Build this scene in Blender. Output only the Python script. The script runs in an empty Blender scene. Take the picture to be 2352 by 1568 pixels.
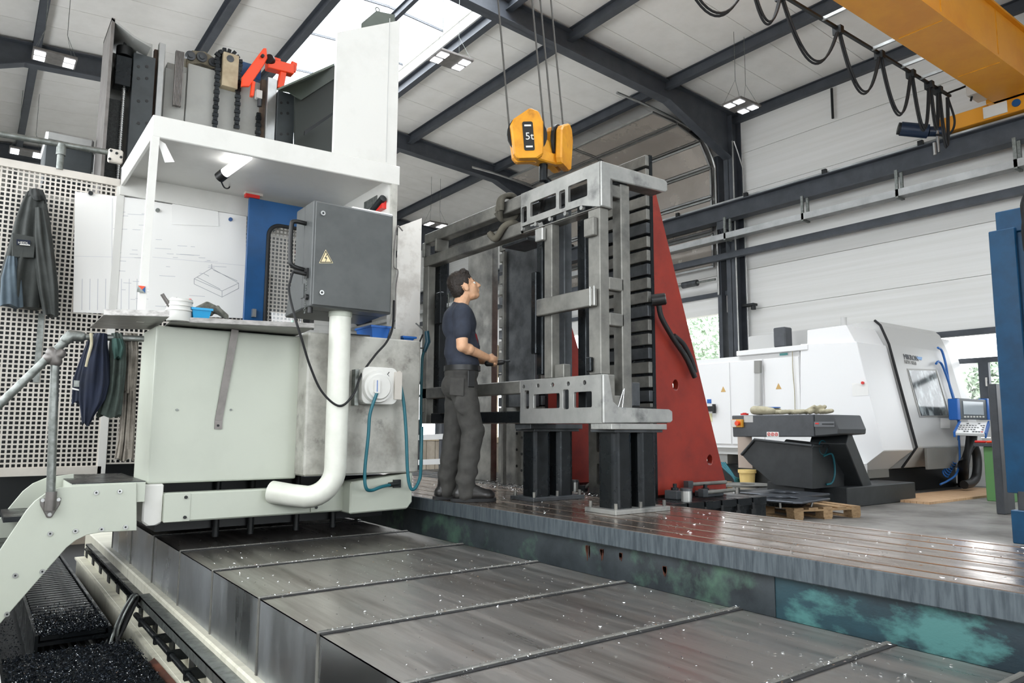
import bpy, bmesh, math, random
from mathutils import Vector, Matrix
from mathutils.geometry import tessellate_polygon
random.seed(7)
SC = bpy.context.scene
COL = SC.collection
PI = math.pi

# ------------------------------------------------------------------ camera, world, light, exposure
FL = 1677.5                                      # focal length in pixels of a 2352 x 1568 frame
YAW, PIT, ROL = math.radians(36.412), math.radians(6.705), math.radians(0.298)
CAMP = Vector((0, 0, 1.10))
_f = Vector((math.sin(YAW) * math.cos(PIT), math.cos(YAW) * math.cos(PIT), math.sin(PIT)))
_r = Vector((math.cos(YAW), -math.sin(YAW), 0)); _u = _r.cross(_f)
_r, _u = math.cos(ROL) * _r + math.sin(ROL) * _u, -math.sin(ROL) * _r + math.cos(ROL) * _u
cam_d = bpy.data.cameras.new('camera'); cam = bpy.data.objects.new('camera', cam_d); COL.objects.link(cam)
cam_d.sensor_width = 36.0; cam_d.lens = FL * 36.0 / 2352.0; cam_d.clip_start = 0.05; cam_d.clip_end = 300
cam.matrix_world = Matrix(((_r.x, _u.x, -_f.x, CAMP.x), (_r.y, _u.y, -_f.y, CAMP.y), (_r.z, _u.z, -_f.z, CAMP.z), (0, 0, 0, 1)))
SC.camera = cam
SC.view_settings.view_transform = 'Standard'; SC.view_settings.look = 'None'
SC.view_settings.gamma = 1.0; SC.view_settings.use_curve_mapping = False
SC.view_settings.exposure = -0.23
cy_ = SC.cycles; cy_.max_bounces = 7; cy_.diffuse_bounces = 4; cy_.glossy_bounces = 3; cy_.transmission_bounces = 2; cy_.transparent_max_bounces = 8; cy_.caustics_reflective = False; cy_.caustics_refractive = False

world = bpy.data.worlds.new('overcast_sky'); SC.world = world; world.use_nodes = True
bg = world.node_tree.nodes['Background']
bg.inputs[0].default_value = (0.93, 0.97, 1.0, 1); bg.inputs[1].default_value = 6.0

def area(name, loc, rot, sx, sy, power, col=(1, 1, 1)):
    d = bpy.data.lights.new(name, 'AREA'); d.shape = 'RECTANGLE'; d.size = sx; d.size_y = sy; d.energy = power; d.color = col
    o = bpy.data.objects.new(name, d); COL.objects.link(o); o.location = loc; o.rotation_euler = rot
    return o
# daylight falling through the long ridge skylight
area('skylight_daylight', (6.9, 11.0, 10.75), (0, 0, 0), 3.0, 42.0, 3500, (0.97, 0.985, 1.0))
# daylight through the window bands of the left wall and the gate of the wall behind the camera
area('window_daylight_left', (-2.75, 5.0, 3.2), (0, -PI / 2, 0), 3.4, 30.0, 800, (0.95, 0.98, 1.0))
area('gate_daylight', (5.5, -12.6, 2.6), (PI / 2, 0, 0), 9.0, 4.8, 120, (0.95, 0.98, 1.0))

# ------------------------------------------------------------------ helpers
def W(px, py, X=None, Y=None, Z=None):
    """the point of the place that lies on plane X, Y or Z under a pixel of the photograph"""
    d = _r * ((px - 1176) / FL) + _u * (-(py - 784) / FL) + _f
    t = X / d.x if X is not None else Y / d.y if Y is not None else (Z - CAMP.z) / d.z
    return CAMP + d * t

class MB:
    def __init__(s): s.v = []; s.f = []; s.s = []
    def add(s, vs, fs, smooth=False):
        o = len(s.v); s.v += [Vector(p) for p in vs]
        for f in fs: s.f.append([i + o for i in f]); s.s.append(smooth)
        return s
    def hexa(s, p):   # bottom 4 ccw, top 4 ccw
        return s.add(p, [(3, 2, 1, 0), (4, 5, 6, 7), (0, 1, 5, 4), (1, 2, 6, 5), (2, 3, 7, 6), (3, 0, 4, 7)])
    def box(s, x0, x1, y0, y1, z0, z1):
        return s.hexa([(x0, y0, z0), (x1, y0, z0), (x1, y1, z0), (x0, y1, z0), (x0, y0, z1), (x1, y0, z1), (x1, y1, z1), (x0, y1, z1)])
    def cbox(s, c, sx, sy, sz, rz=0):
        m = Matrix.Rotation(rz, 3, 'Z'); c = Vector(c); q = []
        for z in (-.5, .5):
            for x, y in ((-.5, -.5), (.5, -.5), (.5, .5), (-.5, .5)): q.append(c + m @ Vector((x * sx, y * sy, z * sz)))
        return s.hexa(q)
    def frame(s, p0, p1, up=(0, 0, 1)):
        p0, p1 = Vector(p0), Vector(p1); d = (p1 - p0).normalized(); up = Vector(up)
        if abs(d.dot(up)) > .98: up = Vector((1, 0, 0)) if abs(d.x) < .9 else Vector((0, 1, 0))
        a = d.cross(up).normalized(); b = a.cross(d).normalized()
        return p0, p1, a, b
    def bar(s, p0, p1, w, h, up=(0, 0, 1)):
        p0, p1, a, b = s.frame(p0, p1, up); a = a * w / 2; b = b * h / 2
        return s.hexa([p0 - a - b, p0 + a - b, p1 + a - b, p1 - a - b, p0 - a + b, p0 + a + b, p1 + a + b, p1 - a + b])
    def ibeam(s, p0, p1, h, w, tw=.012, tf=.02, up=(0, 0, 1)):
        p0, p1, a, b = s.frame(p0, p1, up)
        s.bar(p0, p1, tw, h - 2 * tf, b)
        for k in (1, -1): o = b * k * (h - tf) / 2; s.bar(p0 + o, p1 + o, w, tf, b)
        return s
    def cyl(s, p0, p1, r, r2=None, n=20, cap=True):
        r2 = r if r2 is None else r2
        p0, p1, a, b = s.frame(p0, p1); R0 = []; R1 = []
        for i in range(n):
            t = 2 * PI * i / n; d = a * math.cos(t) + b * math.sin(t); R0.append(p0 + d * r); R1.append(p1 + d * r2)
        s.add(R0 + R1, [(i, (i + 1) % n, n + (i + 1) % n, n + i) for i in range(n)], True)
        if cap:
            s.add(R0, [list(range(n))[::-1]]); s.add(R1, [list(range(n))])
        return s
    def loft(s, rings, cap=True, smooth=True, closed=True):
        n = len(rings[0]); vs = [p for r in rings for p in r]; fs = []
        for k in range(len(rings) - 1):
            for i in range(n if closed else n - 1):
                j = (i + 1) % n; fs.append((k * n + i, k * n + j, (k + 1) * n + j, (k + 1) * n + i))
        s.add(vs, fs, smooth)
        if cap:
            s.add(rings[0], [list(range(n))[::-1]]); s.add(rings[-1], [list(range(n))])
        return s
    def tube(s, pts, r, n=8, rad=None):
        pts = [Vector(p) for p in pts]; rings = []; a = None
        for i, p in enumerate(pts):
            d = (pts[min(i + 1, len(pts) - 1)] - pts[max(i - 1, 0)]).normalized()
            if a is None:
                a = d.orthogonal().normalized()
            else:
                a = (a - d * a.dot(d)); a = a.normalized() if a.length > 1e-6 else d.orthogonal().normalized()
            b = d.cross(a); q = rad[i] if rad else r
            rings.append([p + (a * math.cos(2 * PI * k / n) + b * math.sin(2 * PI * k / n)) * q for k in range(n)])
        return s.loft(rings)
    def torus(s, c, R, r, axis='y', n=24, m=8, a0=0, a1=2 * PI):
        pts = []
        for i in range(n + 1):
            t = a0 + (a1 - a0) * i / n; x, y = R * math.cos(t), R * math.sin(t)
            pts.append(Vector(c) + Vector({'x': (0, x, y), 'y': (x, 0, y), 'z': (x, y, 0)}[axis]))
        return s.tube(pts, r, m)
    def ell(s, c, rx, ry, rz, n=14, m=8, M3=None):
        c = Vector(c); rings = []; M3 = M3 or Matrix.Identity(3)
        for k in range(m + 1):
            t = -PI / 2 + PI * k / m; q = max(math.cos(t), 1e-3)
            rings.append([c + M3 @ Vector((rx * q * math.cos(2 * PI * i / n), ry * q * math.sin(2 * PI * i / n), rz * math.sin(t))) for i in range(n)])
        return s.loft(rings)
    def cap(s, p0, r0, p1, r1, n=14):      # tapered capsule
        p0, p1, a, b = s.frame(p0, p1); d = (p1 - p0).normalized(); rings = []
        for k in range(5):
            t = -PI / 2 + PI / 2 * k / 4; q = max(math.cos(t), 1e-3) * r0
            rings.append([p0 + d * (r0 * math.sin(t)) + (a * math.cos(2 * PI * i / n) + b * math.sin(2 * PI * i / n)) * q for i in range(n)])
        for k in range(5):
            t = PI / 2 * k / 4; q = max(math.cos(t), 1e-3) * r1
            rings.append([p1 + d * (r1 * math.sin(t)) + (a * math.cos(2 * PI * i / n) + b * math.sin(2 * PI * i / n)) * q for i in range(n)])
        return s.loft(rings)
    def prism(s, poly, axis, a, b, holes=()):
        def mk(q, t):
            return {'x': (t, q[0], q[1]), 'y': (q[0], t, q[1]), 'z': (q[0], q[1], t)}[axis]
        loops = [list(poly)] + [list(h) for h in holes]
        flat = [p for l in loops for p in l]
        tri = tessellate_polygon([[Vector((p[0], p[1], 0)) for p in l] for l in loops])
        n = len(flat)
        vs = [mk(p, a) for p in flat] + [mk(p, b) for p in flat]
        fs = []
        if holes:
            fs += [tuple(t) for t in tri] + [tuple(n + i for i in t)[::-1] for t in tri]
        else:
            m = len(poly)
            fs += [tuple(range(m)), tuple(range(2 * m - 1, m - 1, -1))] if m <= 4 else [tuple(t) for t in tri] + [tuple(n + i for i in t)[::-1] for t in tri]
        o = 0
        for l in loops:
            m = len(l)
            for i in range(m): j = (i + 1) % m; fs.append((o + i, o + j, n + o + j, n + o + i))
            o += m
        return s.add(vs, fs)
    def merge(s, q, off=(0, 0, 0)):
        return s.add([v + Vector(off) for v in q.v], q.f) if False else s._m(q, Vector(off))
    def _m(s, q, off):
        o = len(s.v); s.v += [v + off for v in q.v]; s.f += [[i + o for i in f] for f in q.f]; s.s += q.s; return s

def rect(x0, x1, y0, y1): return [(x0, y0), (x1, y0), (x1, y1), (x0, y1)]
def circ(cx, cy, r, n=16, ry=None): return [(cx + r * math.cos(2 * PI * i / n), cy + (ry or r) * math.sin(2 * PI * i / n)) for i in range(n)]
def rrect(x0, x1, y0, y1, r, n=4):
    p = []
    for cx, cy, a in ((x1 - r, y1 - r, 0), (x0 + r, y1 - r, 90), (x0 + r, y0 + r, 180), (x1 - r, y0 + r, 270)):
        for k in range(n + 1): t = math.radians(a + 90 * k / n); p.append((cx + r * math.cos(t), cy + r * math.sin(t)))
    return p
def arc(p0, p1, sag, n=14):      # hanging line between two points
    p0, p1 = Vector(p0), Vector(p1)
    return [p0.lerp(p1, i / n) - Vector((0, 0, sag * 4 * (i / n) * (1 - i / n))) for i in range(n + 1)]
def spline(ctrl, n=8):
    c = [Vector(p) for p in ctrl]; c = [c[0] * 2 - c[1]] + c + [c[-1] * 2 - c[-2]]; out = []
    for i in range(1, len(c) - 2):
        for k in range(n):
            t = k / n; a, b, d, e = c[i - 1], c[i], c[i + 1], c[i + 2]
            out.append(0.5 * ((2 * b) + (d - a) * t + (2 * a - 5 * b + 4 * d - e) * t * t + (3 * b - a - 3 * d + e) * t ** 3))
    out.append(c[-2]); return out

ORG = {}
def tag(o, label=None, cat=None, group=None, kind=None):
    if label: o['label'] = label
    if cat: o['category'] = cat
    if group: o['group'] = group
    if kind: o['kind'] = kind
    return o
def thing(name, label, cat, loc=(0, 0, 0), group=None):
    o = bpy.data.objects.new(name, None); COL.objects.link(o); o.location = loc; ORG[o.name] = Vector(loc); o.empty_display_size = .1
    return tag(o, label, cat, group)
def struct(name, loc=(0, 0, 0)):
    o = bpy.data.objects.new(name, None); COL.objects.link(o); o.location = loc; ORG[o.name] = Vector(loc); o['kind'] = 'structure'
    return o
def obj(name, mb, mat, parent=None, bev=0, label=None, kind=None, cat=None, group=None, recalc=True, seg=1):
    if parent is not None: org = ORG[parent.name]
    else:
        xs = [v.x for v in mb.v]; ys = [v.y for v in mb.v]
        org = Vector(((min(xs) + max(xs)) / 2, (min(ys) + max(ys)) / 2, min(v.z for v in mb.v)))
    me = bpy.data.meshes.new(name); me.from_pydata([v - org for v in mb.v], [], mb.f)
    me.polygons.foreach_set('use_smooth', mb.s)
    if recalc:
        bm = bmesh.new(); bm.from_mesh(me); bmesh.ops.recalc_face_normals(bm, faces=bm.faces); bm.to_mesh(me); bm.free()
    for m in (mat if isinstance(mat, (list, tuple)) else [mat]): me.materials.append(m)
    o = bpy.data.objects.new(name, me); COL.objects.link(o); ORG[o.name] = org
    if parent is not None: o.parent = parent
    else: o.location = org
    if bev:
        b = o.modifiers.new('bevel', 'BEVEL'); b.width = bev; b.segments = seg; b.limit_method = 'ANGLE'; b.angle_limit = math.radians(40)
    return tag(o, label, cat, group, kind)
def remesh(mb, voxel, smooth=4, disp=None):
    """one continuous skin over overlapping shapes"""
    me = bpy.data.meshes.new('tmp'); me.from_pydata(mb.v, [], mb.f)
    bm = bmesh.new(); bm.from_mesh(me); bmesh.ops.recalc_face_normals(bm, faces=bm.faces); bm.to_mesh(me); bm.free()
    o = bpy.data.objects.new('tmp', me); COL.objects.link(o)
    r = o.modifiers.new('r', 'REMESH'); r.mode = 'VOXEL'; r.voxel_size = voxel
    if smooth:
        s = o.modifiers.new('s', 'SMOOTH'); s.iterations = smooth; s.factor = .5
    dg = bpy.context.evaluated_depsgraph_get(); m2 = bpy.data.meshes.new_from_object(o.evaluated_get(dg))
    out = MB(); out.v = [v.co.copy() for v in m2.vertices]; out.f = [list(p.vertices) for p in m2.polygons]; out.s = [True] * len(out.f)
    if disp: out.v = [disp(v) for v in out.v]
    bpy.data.objects.remove(o); bpy.data.meshes.remove(me); bpy.data.meshes.remove(m2)
    return out
def copy_tree(o, parent=None, off=None, label=None):
    c = o.copy(); COL.objects.link(c); c.parent = parent; ORG[c.name] = ORG[o.name].copy()
    if off is not None: c.location = o.location + Vector(off)
    if label: c['label'] = label
    for ch in [x for x in o.children]: copy_tree(ch, c)
    return c
def text(name, body, loc, size, xdir, updir, mat, parent=None, depth=.0008, align='LEFT'):
    cu = bpy.data.curves.new(name, 'FONT'); cu.body = body; cu.size = size; cu.extrude = depth; cu.align_x = align; cu.resolution_u = 3
    tmp = bpy.data.objects.new('tmp', cu); COL.objects.link(tmp)
    me = bpy.data.meshes.new_from_object(tmp.evaluated_get(bpy.context.evaluated_depsgraph_get())); bpy.data.objects.remove(tmp)
    me.materials.clear(); me.materials.append(mat)
    o = bpy.data.objects.new(name, me); COL.objects.link(o)
    x = Vector(xdir).normalized(); y = Vector(updir); y = (y - x * y.dot(x)).normalized(); z = x.cross(y)
    l = Vector(loc) - (ORG[parent.name] if parent else Vector())
    o.matrix_basis = Matrix(((x.x, y.x, z.x, l.x), (x.y, y.y, z.y, l.y), (x.z, y.z, z.z, l.z), (0, 0, 0, 1)))
    if parent: o.parent = parent
    ORG[o.name] = Vector(loc)
    return o

# ------------------------------------------------------------------ materials
def lin(h):
    h = h.lstrip('#'); c = [int(h[i:i + 2], 16) / 255 for i in (0, 2, 4)]
    return tuple(x / 12.92 if x <= .04045 else ((x + .055) / 1.055) ** 2.4 for x in c) + (1,)
def M(name, col, rough=.5, metal=0.0, col2=None, scale=4.0, lo=.4, hi=.65, stretch=(1, 1, 1), bump=0.0, bscale=80.0, rough2=None, detail=5.0, spec=.5, col3=None, scale3=1.0, lo3=.55, hi3=.7, emit=None, estr=0, alpha=None):
    m = bpy.data.materials.new(name); m.use_nodes = True; nt = m.node_tree; b = nt.nodes['Principled BSDF']
    b.inputs['Roughness'].default_value = rough; b.inputs['Metallic'].default_value = metal
    b.inputs['Specular IOR Level'].default_value = spec
    c = lin(col); b.inputs['Base Color'].default_value = c; m.diffuse_color = c
    if emit:
        b.inputs['Emission Color'].default_value = lin(emit); b.inputs['Emission Strength'].default_value = estr
    if alpha is not None: b.inputs['Alpha'].default_value = alpha
    if col2 or bump or rough2 is not None or col3:
        tc = nt.nodes.new('ShaderNodeTexCoord'); mp = nt.nodes.new('ShaderNodeMapping'); mp.inputs['Scale'].default_value = stretch
        nt.links.new(tc.outputs['Object'], mp.inputs[0])
        def noise(s, d):
            n = nt.nodes.new('ShaderNodeTexNoise'); n.inputs['Scale'].default_value = s; n.inputs['Detail'].default_value = d
            n.inputs['Roughness'].default_value = .62
            nt.links.new(mp.outputs[0], n.inputs['Vector']); return n
        def ramp(n, a, z):
            r = nt.nodes.new('ShaderNodeMapRange'); r.inputs[1].default_value = a; r.inputs[2].default_value = z
            nt.links.new(n.outputs[0], r.inputs[0]); return r
        n1 = noise(scale, detail); r1 = ramp(n1, lo, hi)
        cur = None
        if col2:
            mx = nt.nodes.new('ShaderNodeMix'); mx.data_type = 'RGBA'; mx.inputs[6].default_value = c; mx.inputs[7].default_value = lin(col2)
            nt.links.new(r1.outputs[0], mx.inputs[0]); cur = mx.outputs[2]
        if col3:
            n3 = noise(scale3, 12); r3 = ramp(n3, lo3, hi3)
            mx = nt.nodes.new('ShaderNodeMix'); mx.data_type = 'RGBA'; mx.inputs[6].default_value = c; mx.inputs[7].default_value = lin(col3)
            if cur: nt.links.new(cur, mx.inputs[6])
            nt.links.new(r3.outputs[0], mx.inputs[0]); cur = mx.outputs[2]
        if cur: nt.links.new(cur, b.inputs['Base Color'])
        if rough2 is not None:
            rr = nt.nodes.new('ShaderNodeMapRange'); rr.inputs[1].default_value = lo; rr.inputs[2].default_value = hi
            rr.inputs[3].default_value = rough; rr.inputs[4].default_value = rough2
            nt.links.new(n1.outputs[0], rr.inputs[0]); nt.links.new(rr.outputs[0], b.inputs['Roughness'])
        if bump:
            nb = noise(bscale, 3); bp = nt.nodes.new('ShaderNodeBump'); bp.inputs['Strength'].default_value = bump; bp.inputs['Distance'].default_value = .01
            nt.links.new(nb.outputs[0], bp.inputs['Height']); nt.links.new(bp.outputs[0], b.inputs['Normal'])
    return m
def glass(name, tint=(1, 1, 1, 1), gl=.12, rough=.02):
    m = bpy.data.materials.new(name); m.use_nodes = True; nt = m.node_tree; nt.nodes.clear()
    t = nt.nodes.new('ShaderNodeBsdfTransparent'); t.inputs[0].default_value = tint
    g = nt.nodes.new('ShaderNodeBsdfGlossy'); g.inputs['Roughness'].default_value = rough
    x = nt.nodes.new('ShaderNodeMixShader'); x.inputs[0].default_value = gl
    o = nt.nodes.new('ShaderNodeOutputMaterial')
    nt.links.new(t.outputs[0], x.inputs[1]); nt.links.new(g.outputs[0], x.inputs[2]); nt.links.new(x.outputs[0], o.inputs[0])
    return m
def emis(name, col, s):
    m = bpy.data.materials.new(name); m.use_nodes = True; nt = m.node_tree; nt.nodes.clear()
    e = nt.nodes.new('ShaderNodeEmission'); e.inputs[0].default_value = lin(col); e.inputs[1].default_value = s
    o = nt.nodes.new('ShaderNodeOutputMaterial'); nt.links.new(e.outputs[0], o.inputs[0]); return m

m_beam = M('dark_grey_painted_steel', '#41454b', .5, 0, '#4b4f56', 3, spec=.4)
m_ceil = M('white_roof_sheet', '#f0eeea', .6, 0, '#e8e6e1', 1.5)
m_wall = M('white_wall_sheet', '#e8e8e6', .55, 0, '#dededa', .8, stretch=(1, .2, 12), lo=.35, hi=.7)
m_floor = M('grey_concrete_floor', '#8a8782', .45, 0, '#6d6a66', 1.3, bump=.05, rough2=.6, col3='#a19d97', scale3=.5)
m_conc = M('bare_concrete', '#a49a8c', .8, 0, '#8c8274', 4, bump=.15)
m_tan = M('tan_timber_post', '#c9b89c', .7, 0, '#a8977b', 6, stretch=(4, 4, .5))
m_white = M('white_paint', '#d9d8d3', .4, 0, '#cccbc5', 2.5, lo=.5, hi=.8)
m_cab = M('pale_green_grey_paint', '#c0c5b8', .42, 0, '#b6bbae', 1.5, lo=.45, hi=.75)
m_cabd = M('soiled_pale_paint', '#b9b8b0', .6, 0, '#8f8c84', 5, lo=.45, hi=.7, col3='#54514c', scale3=6.0, lo3=.6, hi3=.78)
m_perf = M('perforated_sheet_paint', '#cfc9c0', .5, 0, '#bdb7ae', 2)
m_dark = M('near_black_steel', '#1b1e20', .5, .2)
m_black = M('black_plastic', '#141516', .45)
m_rubber = M('black_rubber', '#17181a', .7)
m_ctl = M('charcoal_cabinet_paint', '#505353', .42, 0, '#464949', 5, bump=.03, bscale=400)
m_shelf = M('brushed_sheet_steel', '#8f8d8a', .38, .75, '#7b7976', 6, stretch=(1, 8, 8), rough2=.5)
m_strap = M('dull_flat_steel', '#7d7976', .45, .6, '#6b6865', 8)
m_galv = M('galvanised_tube', '#8b8f8c', .4, .8, '#6f736f', 20, rough2=.55)
m_steel = M('raw_mill_steel', '#86857f', .42, .45, '#64635f', 5, lo=.35, hi=.7, rough2=.55, bump=.03, col3='#3d3e40', scale3=2.2, lo3=.52, hi3=.75)
m_steeld = M('dark_mill_steel', '#525558', .4, .5, '#3b3e41', 5, rough2=.55, bump=.03)
m_ground = M('ground_bright_steel', '#b5b5b2', .32, .6, '#949592', 4, lo=.35, hi=.7, rough2=.45, bump=.03, col3='#5a5c5c', scale3=3.0, lo3=.55, hi3=.72)
m_blk = M('blackened_steel', '#23272a', .24, .6, '#181b1d', 6, rough2=.45)
m_cover = M('brushed_stainless_cover', '#cbc7c2', .27, 1.0, '#aaa49e', 3.0, stretch=(4.5, .3, 4.5), lo=.3, hi=.75, rough2=.42, col3='#7d746c', scale3=1.6, lo3=.5, hi3=.75, bump=.012, bscale=25)
m_coverS = M('polished_stainless_side', '#d2d5d8', .24, 1.0, '#b3b7bb', 1.6, stretch=(1, 1, .3), rough2=.5, bump=.01, bscale=20)
m_plate = M('oiled_cast_plate_top', '#b5a69b', .16, .9, '#988a7f', 3.0, stretch=(2.5, .8, 1), rough2=.32, bump=.02, bscale=30)
m_plateS = M('plate_front_dull_steel', '#5b646a', .5, .45, '#424a50', 5.0, stretch=(1, 9, 1), rough2=.65, bump=.05, bscale=60)
m_teal = M('worn_teal_paint_on_casting', '#1b2b33', .5, .1, '#25424b', 3.0, lo=.4, hi=.6, col3='#4c7c7a', scale3=5.5, lo3=.49, hi3=.62, bump=.06, stretch=(1, .6, 1.3))
m_bed = M('cream_bed_paint', '#dcd9c8', .5, 0, '#c3c0ae', 3, stretch=(1, 6, .6), lo=.45, hi=.75)
m_red = M('oxide_red_paint', '#8a2a1b', .45, 0, '#752116', 2.5, col3='#5e1c15', scale3=4.0, lo3=.58, hi3=.8, bump=.04, bscale=120)
m_orange = M('signal_orange_paint', '#f0481b', .4)
m_crane = M('crane_yellow_paint', '#d9931f', .42, 0, '#cf861c', 1.5)
m_hook = M('worn_hook_yellow', '#dd9a20', .45, 0, '#c9851b', 7, col3='#7a4e1c', scale3=8.0, lo3=.6, hi3=.8)
m_rope = M('steel_wire_rope', '#54524f', .5, .6)
m_blue = M('deep_blue_paint', '#0b4f86', .4, 0, '#0a4677', 3)
m_teals = M('petrol_blue_paint', '#0f4a70', .38, 0, '#0c3f60', 5, bump=.02)
m_bin = M('blue_bin_plastic', '#1f63b5', .45)
m_binl = M('light_blue_bin_plastic', '#1c9ad0', .45)
m_paper = M('white_drawing_paper', '#f2f1ee', .7)
m_ink = M('pale_grey_ink', '#8d8f96', .8)
m_ink2 = M('faint_ink', '#c3c4ca', .8)
m_mik = M('white_machine_paint', '#eeeeee', .35)
m_mikg = M('light_grey_machine_paint', '#c3c3c1', .4)
m_mikd = M('mid_grey_machine_paint', '#8d8c88', .45, .2)
m_green = M('bench_green_paint', '#5f8f58', .5)
m_anth = M('anthracite_paint', '#484b50', .45, 0, '#404347', 6)
m_hop = M('dark_hopper_paint', '#333638', .55, 0, '#2a2d2f', 4, bump=.04)
m_wood = M('pallet_timber', '#a98c68', .75, 0, '#8a6f50', 5, stretch=(1, 8, 8), bump=.1)
m_mat = M('pale_wood_platform', '#d3b08c', .6, 0, '#bf9871', 4, stretch=(6, 1, 1))
m_chip = M('dark_metal_chips', '#12161b', .28, .7, '#1d252e', 60, lo=.4, hi=.6)
m_chipb = M('bright_metal_chips', '#c9cbcc', .2, 1.0)
m_skin = M('skin', '#dcae8b', .5, 0, '#d3a07c', 20)
m_hair = M('dark_brown_hair', '#2a2019', .6, 0, '#1b1510', 60, bump=.3, bscale=150)
m_shirt = M('navy_cotton', '#303644', .85, 0, '#282d39', 14, bump=.25, bscale=20)
m_pants = M('charcoal_work_trousers', '#454441', .85, 0, '#383735', 10, bump=.35, bscale=22)
m_boot = M('black_boot_leather', '#1d1c1c', .35, 0, '#2b2a29', 15)
m_jack = M('dark_grey_work_cloth', '#3b3e3c', .85, 0, '#303331', 8, bump=.12, bscale=40)
m_jackb = M('blue_grey_work_cloth', '#4d5a63', .85, 0, '#434f58', 8, bump=.12, bscale=40)
m_navy = M('navy_work_cloth', '#111b30', .85, 0, '#0c1424', 8, bump=.12, bscale=40)
m_gcl = M('green_grey_cloth', '#414c46', .9, 0, '#2f3733', 12, bump=.2, bscale=40)
m_rag = M('soiled_grey_cloth', '#807a70', .9, 0, '#5a554d', 9, col3='#a5a097', scale3=5.0, bump=.2, bscale=40)
m_strapc = M('beige_lifting_strap', '#b7b098', .85, 0, '#a29b82', 10, bump=.1)
m_bucket = M('yellowish_bucket_plastic', '#f2d38a', .45)
m_card = M('warning_yellow', '#e8c96a', .5)
m_hosebl = M('teal_hose', '#1f6673', .4)
m_hoseb = M('blue_hose', '#2265b0', .4)
m_redp = M('red_plastic', '#d8261e', .4)
m_stain = M('stainless_sheet', '#b9bab9', .3, .9, '#a5a6a5', 3, rough2=.42)
m_led = emis('led_light', '#f4f8ff', 7)
m_tubeL = emis('fluorescent_light', '#ffffff', 9)
m_glass = glass('clear_window_glass', (1, 1, 1, 1), .06)
m_sky = glass('skylight_glazing', (.97, .985, 1, 1), .05, .1)
m_acr = M('brownish_acrylic_door_panel', '#a69e96', .22, .3, '#b8b0a7', .7, rough2=.3)
m_screen = M('screen', '#a9b3ba', .2)
# ------------------------------------------------------------------ the hall
XW, XL, YB, YE = 16.0, -2.35, -12.0, 34.0
RX, RZ, SL = 6.85, 10.04, .068
def zr(x): return RZ - SL * abs(x - RX)
FRAMES = (-10.6, -3.2, 4.2, 11.6, 19.0, 26.4, 33.8)

fl = struct('floor')
mb = MB(); mb.box(5.45, XW + .3, YB, YE, -.2, 0); mb.box(2.96, 5.45, YB, YE, -.2, -.02); mb.box(XL - .3, -.25, YB, YE, -.2, 0); mb.box(-.25, 2.96, YB, -6, -.2, 0); mb.box(-.25, 2.96, 12, YE, -.2, 0)
obj('floor_slab', mb, m_floor, fl)
mb = MB(); mb.box(-.25, 2.96, -6, 12, -.7, -.55)
obj('pit_floor', mb, m_dark, fl)
mb = MB(); mb.box(-.4, -.25, -6, 12, -.6, -.2); mb.box(-.25, 2.96, 12, 12.15, -.6, -.2); mb.box(-.25, 2.96, -6.15, -6, -.6, -.2)
obj('pit_side', mb, m_conc, fl)

# ceiling: sheets of white roof panel between the purlins, joints open a few millimetres
ce = struct('ceiling')
mb = MB()
for x0, x1 in ((XL - .2, 5.45), (8.35, XW + .2)):
    mb.hexa([(x0, YB, zr(x0) + .16), (x1, YB, zr(x1) + .16), (x1, YE, zr(x1) + .16), (x0, YE, zr(x0) + .16), (x0, YB, zr(x0) + .22), (x1, YB, zr(x1) + .22), (x1, YE, zr(x1) + .22), (x0, YE, zr(x0) + .22)])
obj('roof_light_block', mb, m_dark, ce)  # unseen slab added over the panels to keep sky light out of the joints
me_p = {}
for x0, x1 in ((XL - .2, 5.45), (8.35, XW + .2)):
    first = None
    for k in range(int(YE - YB)):
        y = YB + k
        if first is None:
            mb = MB(); g = .006
            mb.hexa([(x0, y + g, zr(x0) + .06), (x1, y + g, zr(x1) + .06), (x1, y + 1 - g, zr(x1) + .06), (x0, y + 1 - g, zr(x0) + .06), (x0, y + g, zr(x0) + .15), (x1, y + g, zr(x1) + .15), (x1, y + 1 - g, zr(x1) + .15), (x0, y + 1 - g, zr(x0) + .15)])
            first = obj('roof_panel', mb, m_ceil, ce)
        else:
            copy_tree(first, ce, (0, k, 0))
# ridge skylight: two rows of panes with glazing bars
sk = struct('window_1')
mb = MB()
for x in (5.45, 8.35): mb.box(x - .05, x + .05, YB, YE, zr(x) + .05, zr(x) + .42)
obj('skylight_curb', mb, m_white, sk)
firstp = {}
y = YB; k = 0
while y < YE - .1:
    for side, (xa, xb) in enumerate(((5.5, 6.83), (6.87, 8.3))):
        if side not in firstp:
            mb = MB(); za, zb = 10.3 + .1 * (side == 1), 10.3 + .1 * (side == 0)
            mb.hexa([(xa, y + .03, za), (xb, y + .03, zb), (xb, y + 1.97, zb), (xa, y + 1.97, za), (xa, y + .03, za + .012), (xb, y + .03, zb + .012), (xb, y + 1.97, zb + .012), (xa, y + 1.97, za + .012)])
            firstp[side] = obj('skylight_pane', mb, m_sky, sk)
        else: copy_tree(firstp[side], sk, (0, k * 2.0, 0))
    if 'bar' not in firstp:
        mb = MB(); mb.bar((5.45, y, 10.32), (6.85, y, 10.42), .03, .05); mb.bar((6.85, y, 10.42), (8.35, y, 10.32), .03, .05)
        firstp['bar'] = obj('glazing_bar', mb, m_beam, sk)
    else: copy_tree(firstp['bar'], sk, (0, k * 2.0, 0))
    y += 2; k += 1
for x in (5.5, 8.3):
    mb = MB(); mb.box(x - .03, x + .03, YB, YE, 10.25, 10.38); obj('skylight_frame', mb, m_white, sk)

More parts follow.
